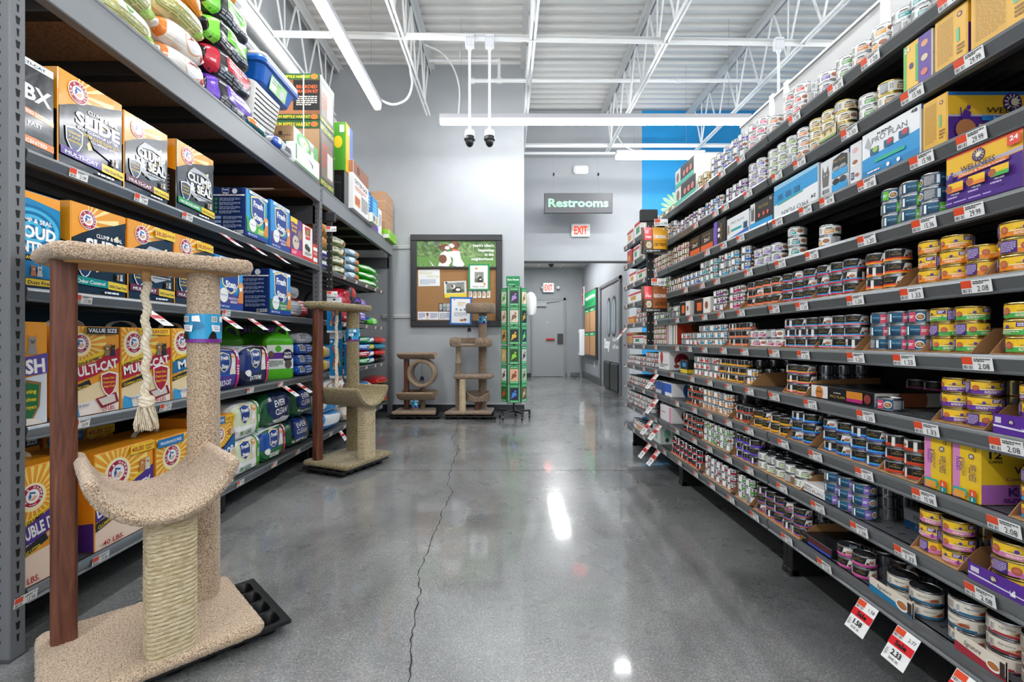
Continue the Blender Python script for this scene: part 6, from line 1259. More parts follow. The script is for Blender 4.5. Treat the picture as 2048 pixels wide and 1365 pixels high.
def lblP(ac, food=FOOD, base=0xf2f0ea):
    def f(A, hi):
        A.R(0, 0, 1, 1, base)
        for b in (0, .5):
            A.R(b+.03, .12, b+.17, .52, ac); A.R(b+.05, .70, b+.14, .80, 0x1c1c1c); A.E(b+.235, .52, .052, .034, food, 14)
            if hi: A.T('PRO PLAN', b+.10, .56, .12, 0x333333, w=.13, b=.0); A.lines(b+.045, .2, b+.15, .44, 2, 0xffffff); A.E(b+.235, .55, .036, .022, 0xb9785a, 12)
            A.R(b+.31, .0, b+.42, 1, 0x8c8e90); A.R(b+.44, .1, b+.49, .9, 0xffffff)
            if hi: A.lines(b+.315, .08, b+.415, .94, 7, 0xd6d8da); A.bars(b+.44, .12, b+.49, .88, 8)
    return f
def lblK(c1, c2, food=0xb06a52):
    def f(A, hi):
        A.R(0, 0, 1, 1, 0xefece6)
        for b in (0, .5):
            A.P([(b, 0), (b+.15, 0), (b+.19, 1), (b, 1)], 0x151517); A.R(b+.32, 0, b+.5, 1, 0x151517); A.E(b+.255, .56, .038, .026, food, 14); A.E(b+.20, .38, .022, .022, 0x2a2412, 10)
            A.R(b+.39, .05, b+.43, .95, 0xe6e4e0)
            if hi: A.P([(b+.03, .74), (b+.075, .88), (b+.12, .74), (b+.075, .83)], 0xb8963c); A.T('PRO PLAN', b+.075, .54, .12, 0xc9a94c, w=.12, b=.0); A.E(b+.20, .38, .015, .015, 0x5c4c1a, 10); A.bars(b+.39, .1, b+.43, .9, 7); A.E(b+.255, .64, .034, .014, 0xc98a70, 12)
        A.R(0, .15, 1, .30, c1); A.R(0, 0, 1, .15, c2)
        for b in (0, .5): A.R(b+.39, .05, b+.43, .95, 0xe6e4e0)
    return f
def lblF(c):
    def f(A, hi):
        A.R(0, 0, 1, 1, 0x1b5f80)
        for b in (0, .5):
            A.P([(b, 0), (b+.12, 0), (b+.12, .3), (b, .5)], 0x123c58); A.R(b+.12, .04, b+.21, .96, c); A.E(b+.26, .5, .05, .05, 0xf2f0ea, 14); A.E(b+.26, .48, .042, .036, 0x9a6a44, 12); A.R(b+.32, 0, b+.44, 1, 0x6a6c70)
            if hi: A.T('PRO PLAN', b+.06, .55, .13, 0xcfeaf4, w=.1, b=.0); A.lines(b+.13, .35, b+.2, .65, 2, 0xffffff); A.lines(b+.325, .08, b+.435, .92, 7, 0xc8cacc)
            for q in ((.245, .5), (.27, .42), (.262, .6)): A.E(b+q[0], q[1], .012, .01, 0xd8b080, 8)
            A.R(b+.46, .1, b+.49, .9, WH)
    return f
def lblS(c):
    def f(A, hi):
        A.R(0, 0, 1, 1, 0xe6dccc); A.R(0, 0, 1, .2, c)
        for b in (0, .5):
            A.P([(b+.08, .2), (b+.24, .2), (b+.24, .7), (b+.16, .5)], 0xc9a887); A.E(b+.2, .42, .045, .02, 0x9c5a3a, 12); A.E(b+.17, .35, .02, .012, 0xb8452c, 8); A.R(b+.3, .1, b+.44, .9, 0xcfc6ba)
            if hi: A.T('Signature', b+.09, .58, .15, 0x3a4a6a, w=.12, b=.0, sk=.2); A.lines(b+.31, .15, b+.43, .85, 6, 0x7a7268); A.bars(b+.46, .15, b+.49, .85, 7)
    return f
def lblR(c, c2=0xb8202c):
    def f(A, hi):
        A.R(0, 0, 1, 1, 0xf1efec)
        for b in (0, .5):
            A.P([(b+.04, .1), (b+.2, .1), (b+.17, .5), (b+.07, .5)], c); A.R(b+.06, .72, b+.18, .8, c2); A.R(b+.26, .1, b+.36, .9, WH); A.E(b+.12, .35, .03, .02, FOOD, 10)
            A.R(b+.27, .12, b+.35, .88, 0x55565a if not hi else WH)
            if hi: A.bars(b+.27, .12, b+.35, .88, 10); A.lines(b+.4, .15, b+.48, .85, 5, 0x888888)
    return f
GR, GOLD = 0xb4b7bb, 0xc2a968
DES = {  # design: (label art, rim colour, words)
 'wo': (lblW(0xf08a1c), GOLD, 'yellow and orange'), 'wg': (lblW(0x4cb050), GOLD, 'yellow and green'), 'wp': (lblW(0x6a3a9e), GOLD, 'yellow and purple'), 'wk': (lblW(0xd87ab0, 0x8a3a7a), GOLD, 'yellow and pink'), 'wb': (lblW(0x2a9ad8), GOLD, 'yellow and blue'),
 'pp': (lblP(0x7a5ab8), GR, 'white and violet'), 'pt': (lblP(0x1fa8a8), GR, 'white and teal'), 'po': (lblP(0xe8872c), GR, 'white and orange'), 'pk': (lblP(0xe03a78), GR, 'white and pink'), 'pb': (lblP(0x2f6fc8), GR, 'white and blue'), 'pr': (lblP(0xd83a2c), GR, 'white and red'), 'pg': (lblP(0x5aa84a), GR, 'white and green'), 'pa': (lblP(0xb8862c, 0x8a6a5a, 0xf0ecd8), GOLD, 'cream and amber'), 'pv': (lblP(0x8fb04a, 0x6a4a34), GR, 'white and olive'), 'pm': (lblP(0xc0186a), GR, 'white and magenta'), 'py': (lblP(0xf0a828), GR, 'white and gold'), 'pc': (lblP(0xa01c3c), GR, 'white and crimson'), 'ps': (lblP(0x2a9cc8), GR, 'white and sky blue'), 'pl': (lblP(0xf06a5a), GR, 'white and salmon'), 'pu': (lblP(0x7a2a8a, 0x6a4a40), GR, 'white and plum'), 'pw': (lblP(0x9a6ac0, 0x4a3026), GR, 'teal edged white and lilac'),
 'kr': (lblK(0x3aa0d8, 0xe0283c), GR, 'black, blue and red'), 'ko': (lblK(0xe8402c, 0xf2a01c), GR, 'black, red and orange'), 'kk': (lblK(0x2aa0d0, 0xf07a88), GR, 'black, blue and pink'), 'ks': (lblK(0xf07a50, 0xf0906a), GR, 'black and coral'), 'kg': (lblK(0xf0b028, 0xe8a01c), GR, 'black and gold'), 'kb': (lblK(0x3ab0e8, 0x3a50c0), GR, 'black and bright blue'), 'kn': (lblK(0xd84a1c, 0xb8341c), GR, 'black and rust'), 'kp': (lblK(0xd86aa8, 0xc03a8a), GR, 'black and pink'), 'kv': (lblK(0x6a4ac8, 0x5a3ab8), GR, 'black and violet'), 'kd': (lblK(0xc01c34, 0xd83040), GR, 'black and crimson'), 'ku': (lblK(0x2a50b8, 0xd85a3c), GR, 'black and royal blue'), 'km': (lblK(0xf0c038, 0xd8407a), GR, 'black, yellow and pink'),
 'ft': (lblF(0x6ac03a), GR, 'deep blue and lime'), 'fp': (lblF(0xd8506a), GR, 'deep blue and rose'), 'fw': (lblF(0x8a6ac0), GR, 'teal and lilac'),
 'sb': (lblS(0x1c6a94), GR, 'cream and blue'), 'sr': (lblS(0xa8283c), GR, 'cream and red'), 'rp': (lblR(0xe88ab0), GOLD, 'white and rose'), 'rr': (lblR(0xd84a4a), GR, 'white and scarlet'),
}
SZ = {'s': (.0325, .0378), 'l': (.0405, .0378), 'm': (.0375, .0378)}
_cm = {}
def can_meshes(d, sz):
    if (d, sz) in _cm: return _cm[d, sz]
    art, rim, _ = DES[d]; r, h = SZ[sz]; SG = 36
    b = MB(); b.lathe([(.001, .0012), (r*.86, .0012), (r*.93, .0), (r*.975, .0016), (r-.0008, .004), (r-.0008, h-.0052), (r*.99, h-.003), (r*1.0, h-.0016), (r*.985, h), (r*.93, h-.0004), (r*.9, h-.0024), (r*.84, h-.003), (.001, h-.003)], rim, TIN, SG); body = b.build('can_body'); 
    l = MB(); lh = h-.0095; l.lathe([(r-.0003, .0045), (r-.0003, .0045+lh)], 0xdddddd, CARD, SG, cap=False)
    A = Art(2*pi*r, lh); art(A, True); A.put(l, lambda u, v, q: ((r-.0002+q)*sin(u/r), -(r-.0002+q)*cos(u/r), .0045+v), CARD, su=2*pi*r/SG, dl=.00006); lab = l.build('label', ang=50)
    p = MB(); p.lathe([(r*.12, h-.0028), (r*.14, h-.0012), (.001, h-.001)], rim, TIN, 12, (0, -r*.6, 0)); p.loft([[(x*r, y*r, z) for x, y in ((-.12, -.62), (.12, -.62), (.17, -.2), (.1, .0), (-.1, .0), (-.17, -.2))] for z in (h-.0018, h-.0008)], rim, TIN); tab = p.build('pull_tab')
    me = (body.data, lab.data, tab.data)
    for o in (body, lab, tab): bpy.data.objects.remove(o)
    _cm[d, sz] = me; return me
_lo = {}
def can_low(d, sz, rear=False):
    k = (d, sz, rear)
    if k in _lo: return _lo[k]
    art, rim, _ = DES[d]; r, h = SZ[sz]; SG = 14; b = MB(); b.lathe([(r*.96, .0), (r*.985, .003), (r*.985, h-.0035), (r*.995, h-.001), (r*.97, h), (r*.9, h-.003), (.001, h-.003)], rim, TIN, SG)
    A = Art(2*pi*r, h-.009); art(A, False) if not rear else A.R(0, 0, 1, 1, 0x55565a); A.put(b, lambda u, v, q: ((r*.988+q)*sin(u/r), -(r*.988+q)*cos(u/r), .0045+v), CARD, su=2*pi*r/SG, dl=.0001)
    _lo[k] = b; return b
CANS = []
CUR = {}
def run(k, xa, xb, n, d, sz='s', tray=False, sb=.012, counts=None, rows=None):
    """stacks of one kind of can on shelf k between two pixel columns, n high"""
    r, h = SZ[sz]; D = DR_(xa)
    if sb < .1:
        D = min(D, CUR.get(k, 99)-.003)
    top_ = D; z0 = ZR[k]+(.0026 if tray else .0008); lst = []; nn = max(1, int((D-DR_(xb)+.0125)/(2*r+.0012)))
    for j in range(nn):
        if top_-(2*j+1)*r-j*.0012-.003 > .9: lst.append(top_-(2*j+1)*r-j*.0012-.003)
    if sb < .1 and lst: CUR[k] = lst[-1]-r-.002
    rnd = random.Random(k*1000+xa)
    for j, D in enumerate(lst):
        c = counts[j % len(counts)] if counts else n
        for i in range(c):
            CANS.append((D, XN+sb+r+rnd.uniform(-.001, .002), z0+i*(h+.0003), d, sz, k, i, c, j, len(lst), rnd.choice((0, 0, .15, -.2, .3, -.35, .9, 2.2, 3.1)) + rnd.uniform(-.15, .15), 0, xa))
        if (rows if rows is not None else (3 if ZR[k] < .9 else 1 if D > 2 else 0)):
            for q in range(1, 1+(rows if rows is not None else (3 if ZR[k] < .9 else 1))):
                if XN+sb+r+q*(2*r+.001)+r > XK-.036: break
                for i in range(c): CANS.append((D, XN+sb+r+q*(2*r+.001)+.004, z0+i*(h+.0003), d, sz, k, i, c, j, len(lst), 0, q, xa))
    if tray:
        D0, D1 = lst[-1]-r-.002, top_; m = MB(); x0, x1 = XN+.006, XN+.30
        m.box(x0, x1, D0, D1, ZR[k]+.0009, ZR[k]+.0024, 0xc69a6c, CARD)
        for y in (D0, D1-.0015): m.loft([[(x0+.002, q, ZR[k]+.002), (x1, q, ZR[k]+.002), (x1, q, ZR[k]+.07), (x0+.06, q, ZR[k]+.06), (x0+.03, q, ZR[k]+.035), (x0+.01, q, ZR[k]+.012)] for q in (y, y+.0015)], 0xa97c52, CARD)
        o = m.build('cardboard_tray', smooth=False)
        tag(o, 'torn cardboard tray under the %s cans, %s' % (DES[d][2], SHN[k]), 'tray', 'cardboard trays under the cans')
SHN = ['top shelf', 'second shelf down', 'third shelf down', 'fourth shelf down', 'fifth shelf down', 'sixth shelf down', 'seventh shelf down', 'eighth shelf down', 'ninth shelf down', 'bottom shelf']
RUNS = [
 (0, 1306, 1345, 1, 'pa', 's'), (0, 1388, 1412, 2, 'pa', 's'), (0, 1413, 1437, 3, 'pp', 's'), (0, 1438, 1452, 3, 'pb', 's'), (0, 1453, 1478, 3, 'pp', 's'), (0, 1485, 1520, 3, 'pk', 's'), (0, 1521, 1550, 2, 'po', 's'), (0, 1553, 1596, 3, 'pr', 's'), (0, 1598, 1652, 2, 'pp', 's'), (0, 1655, 1681, 2, 'pg', 's'), (0, 1684, 1722, 2, 'po', 's'), (0, 1724, 1759, 2, 'py', 's'), (0, 1761, 1905, 2, 'pt', 's'), (0, 1908, 2060, 2, 'ps', 's'),
 (1, 1285, 1345, 3, 'po', 's'), (1, 1347, 1400, 2, 'pu', 's'), (1, 1402, 1440, 2, 'pb', 's'), (1, 1442, 1478, 2, 'pu', 's'), (1, 1486, 1522, 3, 'pp', 's'), (1, 1523, 1575, 3, 'pv', 's'), (1, 1577, 1596, 3, 'po', 's'), (1, 1599, 1690, 3, 'pa', 's'), (1, 1699, 1730, 2, 'pg', 's'), (1, 1731, 1793, 2, 'pa', 's'),
 (2, 1290, 1335, 3, 'rp', 's'), (2, 1340, 1372, 3, 'rp', 'm'),
 (3, 1290, 1330, 3, 'pg', 's'), (3, 1332, 1356, 2, 'rp', 'm'), (3, 1358, 1390, 2, 'pb', 's'), (3, 1391, 1427, 3, 'pt', 's'), (3, 1428, 1470, 3, 'ps', 's'), (3, 1471, 1496, 3, 'pb', 's'), (3, 1497, 1560, 2, 'pp', 's'), (3, 1562, 1597, 3, 'pt', 's'), (3, 1622, 1662, 2, 'py', 's'), (3, 1742, 1870, 3, 'ft', 's'),
 (4, 1268, 1300, 3, 'pr', 's'), (4, 1303, 1330, 3, 'pg', 's'), (4, 1332, 1356, 2, 'pg', 's'), (4, 1418, 1447, 3, 'pu', 's', 1), (4, 1449, 1483, 3, 'pm', 's', 1), (4, 1484, 1550, 3, 'ks', 's', 1), (4, 1552, 1616, 3, 'kr', 's', 1), (4, 1618, 1712, 3, 'kr', 's', 1), (4, 1713, 1811, 3, 'ko', 's', 1), (4, 1812, 1946, 3, 'wo', 's', 1), (4, 1948, 2075, 3, 'wo', 'l', 1),
 (5, 1302, 1330, 4, 'rp', 's'), (5, 1356, 1388, 2, 'pr', 's'), (5, 1389, 1446, 3, 'ps', 's', 1), (5, 1448, 1485, 3, 'ks', 's', 1), (5, 1487, 1552, 2, 'pm', 's', 1), (5, 1553, 1617, 3, 'kk', 's', 1), (5, 1618, 1720, 3, 'kk', 's', 1), (5, 1721, 1834, 3, 'fp', 's', 1), (5, 1836, 1971, 3, 'wg', 's', 1), (5, 1973, 2075, 3, 'wg', 'l', 1),
 (6, 1252, 1285, 2, 'rr', 's'), (6, 1287, 1311, 3, 'rr', 's'), (6, 1380, 1427, 3, 'pr', 's', 1), (6, 1428, 1480, 3, 'kg', 's', 1), (6, 1482, 1508, 3, 'py', 's', 1), (6, 1560, 1604, 3, 'km', 's', 1), (6, 1731, 1774, 1, 'fp', 's'), (6, 1857, 2000, 3, 'wp', 's', 1), (6, 2002, 2075, 3, 'wp', 'l', 1),
 (7, 1252, 1300, 2, 'rr', 's'), (7, 1368, 1397, 3, 'kn', 's', 1), (7, 1398, 1460, 3, 'po', 's', 1), (7, 1462, 1495, 2, 'kn', 's', 1), (7, 1497, 1568, 2, 'kg', 's', 1), (7, 1570, 1630, 3, 'kb', 's', 1), (7, 1631, 1741, 3, 'kb', 's', 1), (7, 1743, 1838, 3, 'kn', 's', 1), (7, 2010, 2075, 3, 'wb', 's', 1),
 (8, 1252, 1300, 3, 'rr', 's'), (8, 1360, 1398, 3, 'kn', 's'), (8, 1399, 1460, 3, 'pg', 's', 1), (8, 1461, 1503, 3, 'kv', 's', 1), (8, 1504, 1600, 2, 'pv', 's', 1), (8, 1633, 1733, 3, 'fw', 's'), (8, 1815, 1948, 3, 'wk', 's', 1), (8, 1950, 2075, 3, 'wk', 'l', 1),
 (9, 1262, 1300, 2, 'rr', 's'), (9, 1338, 1400, 3, 'kd', 's', 1), (9, 1402, 1465, 3, 'pc', 's', 1), (9, 1466, 1502, 3, 'pg', 's', 1), (9, 1503, 1590, 3, 'ku', 's', 1), (9, 1658, 1737, 2, 'kp', 's')]
CNT = {(5, 1836): (3, 3, 2), (4, 1812): (3, 3, 2), (6, 1560): (3, 3, 4), (6, 1482): (2, 3), (3, 1742): (3,), (3, 1622): (2, 0), (8, 1504): (2,), (9, 1658): (2, 2, 2), (3, 1562): (3, 0, 0)}
for q in RUNS:
    run(*q[:6], tray=len(q) > 6,  counts=CNT.get((q[0], q[1])), rows=0 if q[1] == 1731 else None)
run(6, 1640, 1735, 2, 'kp', 's', sb=.285, rows=1)
run(8, 1760, 1812, 2, 'fw', 's', sb=.14, rows=0); run(8, 1775, 1835, 2, 'ku', 's', sb=.20, rows=0)
run(9, 1675, 1760, 2, 'kp', 's', sb=.10, rows=1)
run(9, 1745, 1862, 3, 'sb', 'm', sb=.022, counts=(2, 2, 3, 3), rows=2); run(9, 1864, 1925, 3, 'sb', 'm', sb=.018, rows=1); run(9, 1927, 2090, 3, 'sr', 'm', sb=.03, rows=1)
front_ = sorted([c for c in CANS if c[11] == 0], key=lambda c: c[0])
IND = front_[:300]; ids = set(id(c) for c in IND)
ON = lambda n: ('first second third fourth fifth sixth seventh eighth ninth tenth eleventh twelfth thirteenth fourteenth fifteenth sixteenth seventeenth'.split()+['far'])[min(n, 17)]
grp = {}
for c in IND: grp.setdefault((c[5], DES[c[3]][2], c[4]), set()).add(c[12]*100+c[8])
for c in IND:
    D, X, z, d, sz, k, i, n, j, N, rot, q, xa = c
    body, lab, tab = can_meshes(d, sz); w = DES[d][2]; key = (k, w, sz); st = sorted(grp[key]).index(xa*100+j)
    o = bpy.data.objects.new('cat_food_can', body); COL.objects.link(o); o.location = (X, D, z); o.rotation_euler.z = -1.42+rot
    l = bpy.data.objects.new('label', lab); COL.objects.link(l); l.parent = o
    tb = bpy.data.objects.new('pull_tab', tab); COL.objects.link(tb); tb.parent = o
    tier = 'single can' if n == 1 else ('bottom', 'second', 'third', 'top')[i] if n == 4 else ('bottom', 'middle', 'top')[i] if n == 3 else ('lower', 'upper')[i]
    size = ' wide' if sz == 'l' else ''
    if (sz == 'm'): size = ' tuna'
    tag(o, '%s%s can, %s, %s stack from left, %s' % (w, size, tier, ON(st), SHN[k]), 'can', 'cat food cans on the nearer right-hand shelves')
S = MB()
for c in CANS:
    if id(c) in ids: continue
    D, X, z, d, sz, k, i, n, j, N, rot, q, xa = c
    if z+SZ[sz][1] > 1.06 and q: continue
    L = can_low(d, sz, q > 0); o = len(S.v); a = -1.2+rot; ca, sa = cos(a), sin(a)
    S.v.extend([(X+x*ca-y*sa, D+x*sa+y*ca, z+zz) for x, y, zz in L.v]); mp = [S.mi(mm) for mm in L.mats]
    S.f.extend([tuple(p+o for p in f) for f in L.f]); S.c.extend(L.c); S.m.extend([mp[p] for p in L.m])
tag(S.build('stacked_cat_food_cans'), 'remaining stacked cat food cans farther along and behind on the right shelves', 'cans', kind='stuff')
# ---------------------------------------------------------------- cartons on the right shelves
def cartonR(xa, xb, k, h, art, side, base, label, sb=.012, dep=.2, dz=0, m=CARD, name='can_carton', rot=0, cat='box', w=None):
    D0 = DR_(xa); W_ = w or D0-DR_(xb)-.003
    t = thing(name, label, cat, (XN+sb, D0-.0015, ZR[k]+.0008+dz), -pi/2+radians(rot), 'food cartons on the right shelves')
    MB().rbox(0, W_, 0, dep, 0, h, base, m, .002).build('carton', t)
    p = MB(); A = Art(W_-.004, h-.004); art(A); A.put(p, front(.002, -.0003, .002), m); p.build('printed_front', t, smooth=False)
    if side: p = MB(); A = Art(dep-.004, h-.004); side(A); A.put(p, side_r(W_+.0003, .002, .002), m); p.build('printed_side', t, smooth=False)
    return t
def moon(A, cx, cy, r):
    A.E(cx, cy, r, r, 0x43246e, 20); A.E(cx, cy, r*.86, r*.86, 0xf0e4c0, 20); k = A.w/A.h
    for i in range(12):
        a = 2*pi*i/12; b = a+.26; A.P([(cx+r*.55*cos(a), cy+r*.55*sin(a)*k), (cx+r*.95*cos(a-.1), cy+r*.95*sin(a-.1)*k), (cx+r*.95*cos(b), cy+r*.95*sin(b)*k), (cx+r*.55*cos(b-.05), cy+r*.55*sin(b-.05)*k)], 0x43246e)
    A.E(cx, cy, r*.5, r*.5, 0x43246e, 16); A.E(cx+r*.12, cy, r*.4, r*.42, 0xf0e4c0, 14)
def catsil(A, x, y, s, c):
    k = A.w/A.h; A.P([(x-s, y-s*k), (x+.6*s, y-s*k), (x+.7*s, y+.1*s*k), (x-.3*s, y+.6*s*k)], c); A.E(x+.3*s, y+.75*s*k, .34*s, .32*s, c, 10); A.P([(x+.05*s, y+.9*s*k), (x+.2*s, y+1.3*s*k), (x+.35*s, y+1.0*s*k)], c); A.P([(x+.35*s, y+.9*s*k), (x+.55*s, y+1.3*s*k), (x+.62*s, y+.9*s*k)], c); A.P([(x-.9*s, y-.9*s*k), (x-1.1*s, y+.8*s*k), (x-.9*s, y+.8*s*k), (x-.7*s, y-.9*s*k)], c)
def well(A):
    A.R(0, 0, 1, 1, 0xf0bc2a); A.R(0, .95, 1, 1, 0xe8583a); A.P([(0, .58), (1, .64), (1, .70), (0, .64)], 0xb8b0c8); A.P([(0, 0), (1, 0), (1, .62), (0, .56)], 0x4e2a86); moon(A, .46, .83, .085); A.T('WELLNESS', .46, .61, .10, 0x3a2a4a, w=.46, b=.01)
    A.P([(.2, .50), (.86, .545), (.86, .60), (.2, .555)], 0xe8702c); A.T('Chicken & Turkey Lovers', .52, .535, .04, WH, w=.6, b=.01, rot=1.5); A.R(.84, .76, 1, .95, 0xe8503a); A.T('24', .92, .84, .08, WH, w=.1, b=.03); catsil(A, .1, .58, .05, 0x4e2a86)
    for i, c in enumerate((0xf08a3c, 0xf08a3c, 0x4cb050)):
        x = .06+i*.30; A.R(x, .26+.02*i, x+.22, .44+.02*i, 0xf6c62a); A.R(x, .26+.02*i, x+.22, .33+.02*i, c); A.E(x+.02, .34+.02*i, .05, .05, 0xb5653a, 12); A.T('WELLNESS', x+.11, .2+.02*i, .03, WH, w=.12, b=.0); A.lines(x, .13+.02*i, x+.2, .18+.02*i, 1, 0xc8b8e0)
    A.lines(.05, .03, .95, .07, 1, 0xb8a0e0)
def well_back(A): A.R(0, 0, 1, 1, 0xe9b43c); A.R(.04, .04, .6, .96, 0xe0ac38); A.lines(.08, .1, .58, .9, 22, 0xb08428); A.E(.8, .85, .08, .08, 0x43246e, 16); A.E(.8, .85, .05, .05, 0xe9b43c, 12); A.R(.7, .35, .8, .6, 0x6ac08a); A.lines(.72, .1, .95, .3, 3, 0x8a641c)
def well_big(A):
    A.R(0, 0, 1, 1, 0xeab82c); A.R(0, .93, 1, 1, 0x1f6ab0); A.R(0, 0, 1, .5, 0x4e2a86); A.R(0, .5, 1, .54, 0xb8b0c8); moon(A, .5, .78, .075); A.T('WELLNESS', .5, .56, .11, 0x3a2a20, w=.42, b=.01); A.R(.25, .40, .8, .5, 0x1f7ac0); A.T('Seafood Pate Lovers', .52, .43, .05, WH, w=.5, b=.01); catsil(A, .13, .56, .05, 0x4e2a86); A.R(.86, .74, .97, .93, 0x1f6ab0); A.T('12', .915, .82, .07, WH, w=.08)
    A.E(.12, .22, .08, .08, 0xb5754a, 14); A.R(.22, .14, .44, .32, 0xf0d060); A.R(.22, .14, .44, .2, 0xb04a8a); A.E(.56, .2, .07, .05, 0xb5653a); A.R(.64, .12, .84, .3, 0xf0d060)
def well_kit(A): A.R(0, 0, 1, 1, 0xf0c62c); A.R(0, 0, .28, 1, 0xd88ac0); A.T('Kitten', .14, .62, .16, 0x5a2a86, w=.5, b=.0, rot=-90); moon(A, .72, .80, .1); A.T('WELLNESS', .68, .52, .13, 0x43246e, w=.62, b=.0, rot=-90); A.T('Complete Health', .42, .56, .07, 0x43246e, w=.55, b=.0, rot=-90); A.T('12', .9, .9, .07, 0x222222, w=.12); A.R(.7, .1, .95, .22, 0xe85a2c); A.R(.7, .0, .95, .1, 0x1f8a8a); A.T('6', .82, .12, .07, WH, w=.06); A.T('6', .82, .02, .07, WH, w=.06); A.R(.1, .08, .62, .2, 0x2ab0a0); A.R(.14, .03, .56, .16, 0xe8a03c)
def well_kit2(A): A.R(0, 0, 1, 1, 0xf0c62c); A.R(0, 0, 1, .34, 0xb06ab8); A.T('12', .14, .8, .12, 0x222222, w=.14, b=.03); A.T('CANS', .14, .72, .05, 0x222222, w=.14); moon(A, .66, .82, .1); A.T('WELLNESS', .62, .54, .13, 0x43246e, w=.62, b=.01); A.T('Complete Health', .5, .42, .06, 0x43246e, w=.55, b=.0); A.T('Kitten', .45, .16, .14, 0x43246e, w=.4, b=.02); A.lines(.2, .04, .9, .12, 2, 0x43246e)
cartonR(1887, 2046, 3, .131, well, None, 0x4e2a86, 'purple and yellow 24-can WELLNESS carton facing the aisle', dep=.22, sb=.005)
cartonR(1836, 1886, 2, .130, well_back, well_big, 0xe9b43c, 'yellow WELLNESS carton with a blue-topped side facing the camera', dep=.33)
cartonR(1797, 1856, 1, .131, lambda A: (A.R(0, 0, 1, 1, 0xf0c040), A.R(0, 0, .12, 1, 0x6ab84a), A.R(.55, 0, 1, 1, 0x5a349a), A.R(.45, .1, .55, .9, 0x4cb050), A.E(.3, .5, .08, .1, 0x43246e), A.E(.78, .8, .12, .1, 0xd8a070), A.E(.78, .5, .12, .1, 0xd8c8a0), A.E(.78, .2, .12, .1, 0xd87a5a), A.T('24', .15, .84, .1, WH, w=.2)), lambda A: (A.R(0, 0, 1, 1, 0xd9d7d4), A.R(0, .48, 1, .52, 0xc0beba)), 0xd9d7d4, 'slim purple and yellow carton set on end, second shelf', dep=.2)
cartonR(1859, 1926, 1, .136, well_back, lambda A: (A.R(0, 0, 1, 1, 0x4e2a86), A.R(0, .6, 1, 1, 0xf0bc2a)), 0xe9b43c, 'yellow printed carton left of the larger yellow carton, second shelf', dep=.24)
cartonR(1930, 2068, 1, .138, well_back, None, 0xe9b43c, 'large yellow printed carton at the right picture edge', dep=.24, w=.14)
cartonR(1838, 1892, 7, .140, well_kit, None, 0xf0c62c, 'pink and yellow Kitten carton standing on end, left one', dep=.2)
cartonR(1894, 1952, 7, .140, well_kit, well_kit2, 0xf0c62c, 'pink and yellow Kitten carton with its big side facing the camera', dep=.24)
def pro48(A): A.R(0, 0, 1, 1, 0xeef0f1); A.P([(0, 0), (1, 0), (1, .52), (0, .42)], 0x1e96d4); A.R(0, .0, 1, .14, 0x1784c0); A.T('PURINA', .42, .84, .06, 0x222222, w=.26, b=.03); A.T('PRO PLAN', .5, .7, .13, 0x555a60, w=.62, b=-.005); A.T('48', .92, .9, .07, 0x222222, w=.1); A.P([(.05, .7), (.12, .9), (.18, .7), (.14, .6)], 0xb0b4b8)
def pro48b(A):
    pro48(A)
    for i in range(3): A.R(.16+.26*i, .44+.03*i, .32+.26*i, .6+.03*i, 0x1a5a80); A.E(.26+.26*i, .55+.03*i, .05, .04, (0x9ac04a, 0xc83a4a, 0xc83a4a)[i]); 
    A.R(.25, .24, .78, .32, 0x28b090); A.lines(.12, .04, .45, .1, 1, WH); A.E(.5, .08, .03, .03, WH, 10); A.E(.68, .08, .03, .03, WH, 10)
gw = lambda A: (A.R(0, 0, 1, 1, 0xcfd1d3), A.R(0, .9, .6, 1, 0x2a6ac0))
cartonR(1716, 1833, 2, .138, pro48b, gw, 0xe6e8ea, 'white and blue 48-can PRO PLAN carton, third shelf', dep=.15)
def pro24(A): A.R(0, 0, 1, 1, 0xeef0f1); A.P([(0, .4), (1, .5), (1, 1), (0, 1)], 0x1e9ad8); A.P([(0, .85), (1, .9), (1, 1), (0, 1)], 0x9acce8); A.T('PRO PLAN', .5, .12, .12, 0x555a60, w=.6, b=0, rot=180); A.T('24', .92, .2, .09, 0x222222, w=.1, rot=180)
for i in range(3): pass
def pro24b(A):
    pro24(A)
    for i in range(3): A.R(.1+.2*i, .5, .22+.2*i, .66, 0x1a6a98)
    A.P([(.1, .36), (.7, .44), (.7, .48), (.1, .4)], 0x28b0a0)
cartonR(1542, 1630, 2, .137, pro24b, lambda A: (A.R(0, 0, 1, 1, 0xd4d6d8), A.R(.2, .4, .6, 1, 0x1e7ac8), A.T('PRO PLAN', .85, .5, .2, 0x555a60, w=.6, b=0, rot=90), A.T('24', .3, .1, .2, 0x222222, w=.2)), 0xdfe1e3, 'white and blue 24-can carton lying upside down, third shelf', dep=.16)
def sixpack(A): A.R(0, 0, 1, 1, 0xd8dadc); A.R(0, .0, .42, 1, 0xdfe1e3); A.P([(.08, .25), (.3, .25), (.34, .6), (.28, .85), (.22, .68), (.14, .68), (.08, .88), (.05, .6)], 0x6e665e); A.E(.14, .58, .03, .03, 0x9ab8c8, 8); A.E(.25, .58, .03, .03, 0x9ab8c8, 8); A.bars(.06, .03, .34, .2); A.P([(.45, .6), (1, .6), (1, .9), (.8, .98), (.5, .9)], 0x1b1b1d); A.T('PRO PLAN', .72, .78, .08, 0xb8963c, w=.4, b=0); A.R(.45, .38, 1, .56, 0x2aa0dc); A.R(.45, .0, 1, .2, 0x2aa0dc); A.E(.6, .62, .12, .05, 0x9a9ca0); A.E(.85, .62, .12, .05, 0x9a9ca0); A.E(.6, .26, .12, .08, 0x202224); A.E(.85, .26, .12, .08, 0x3a3c3e)
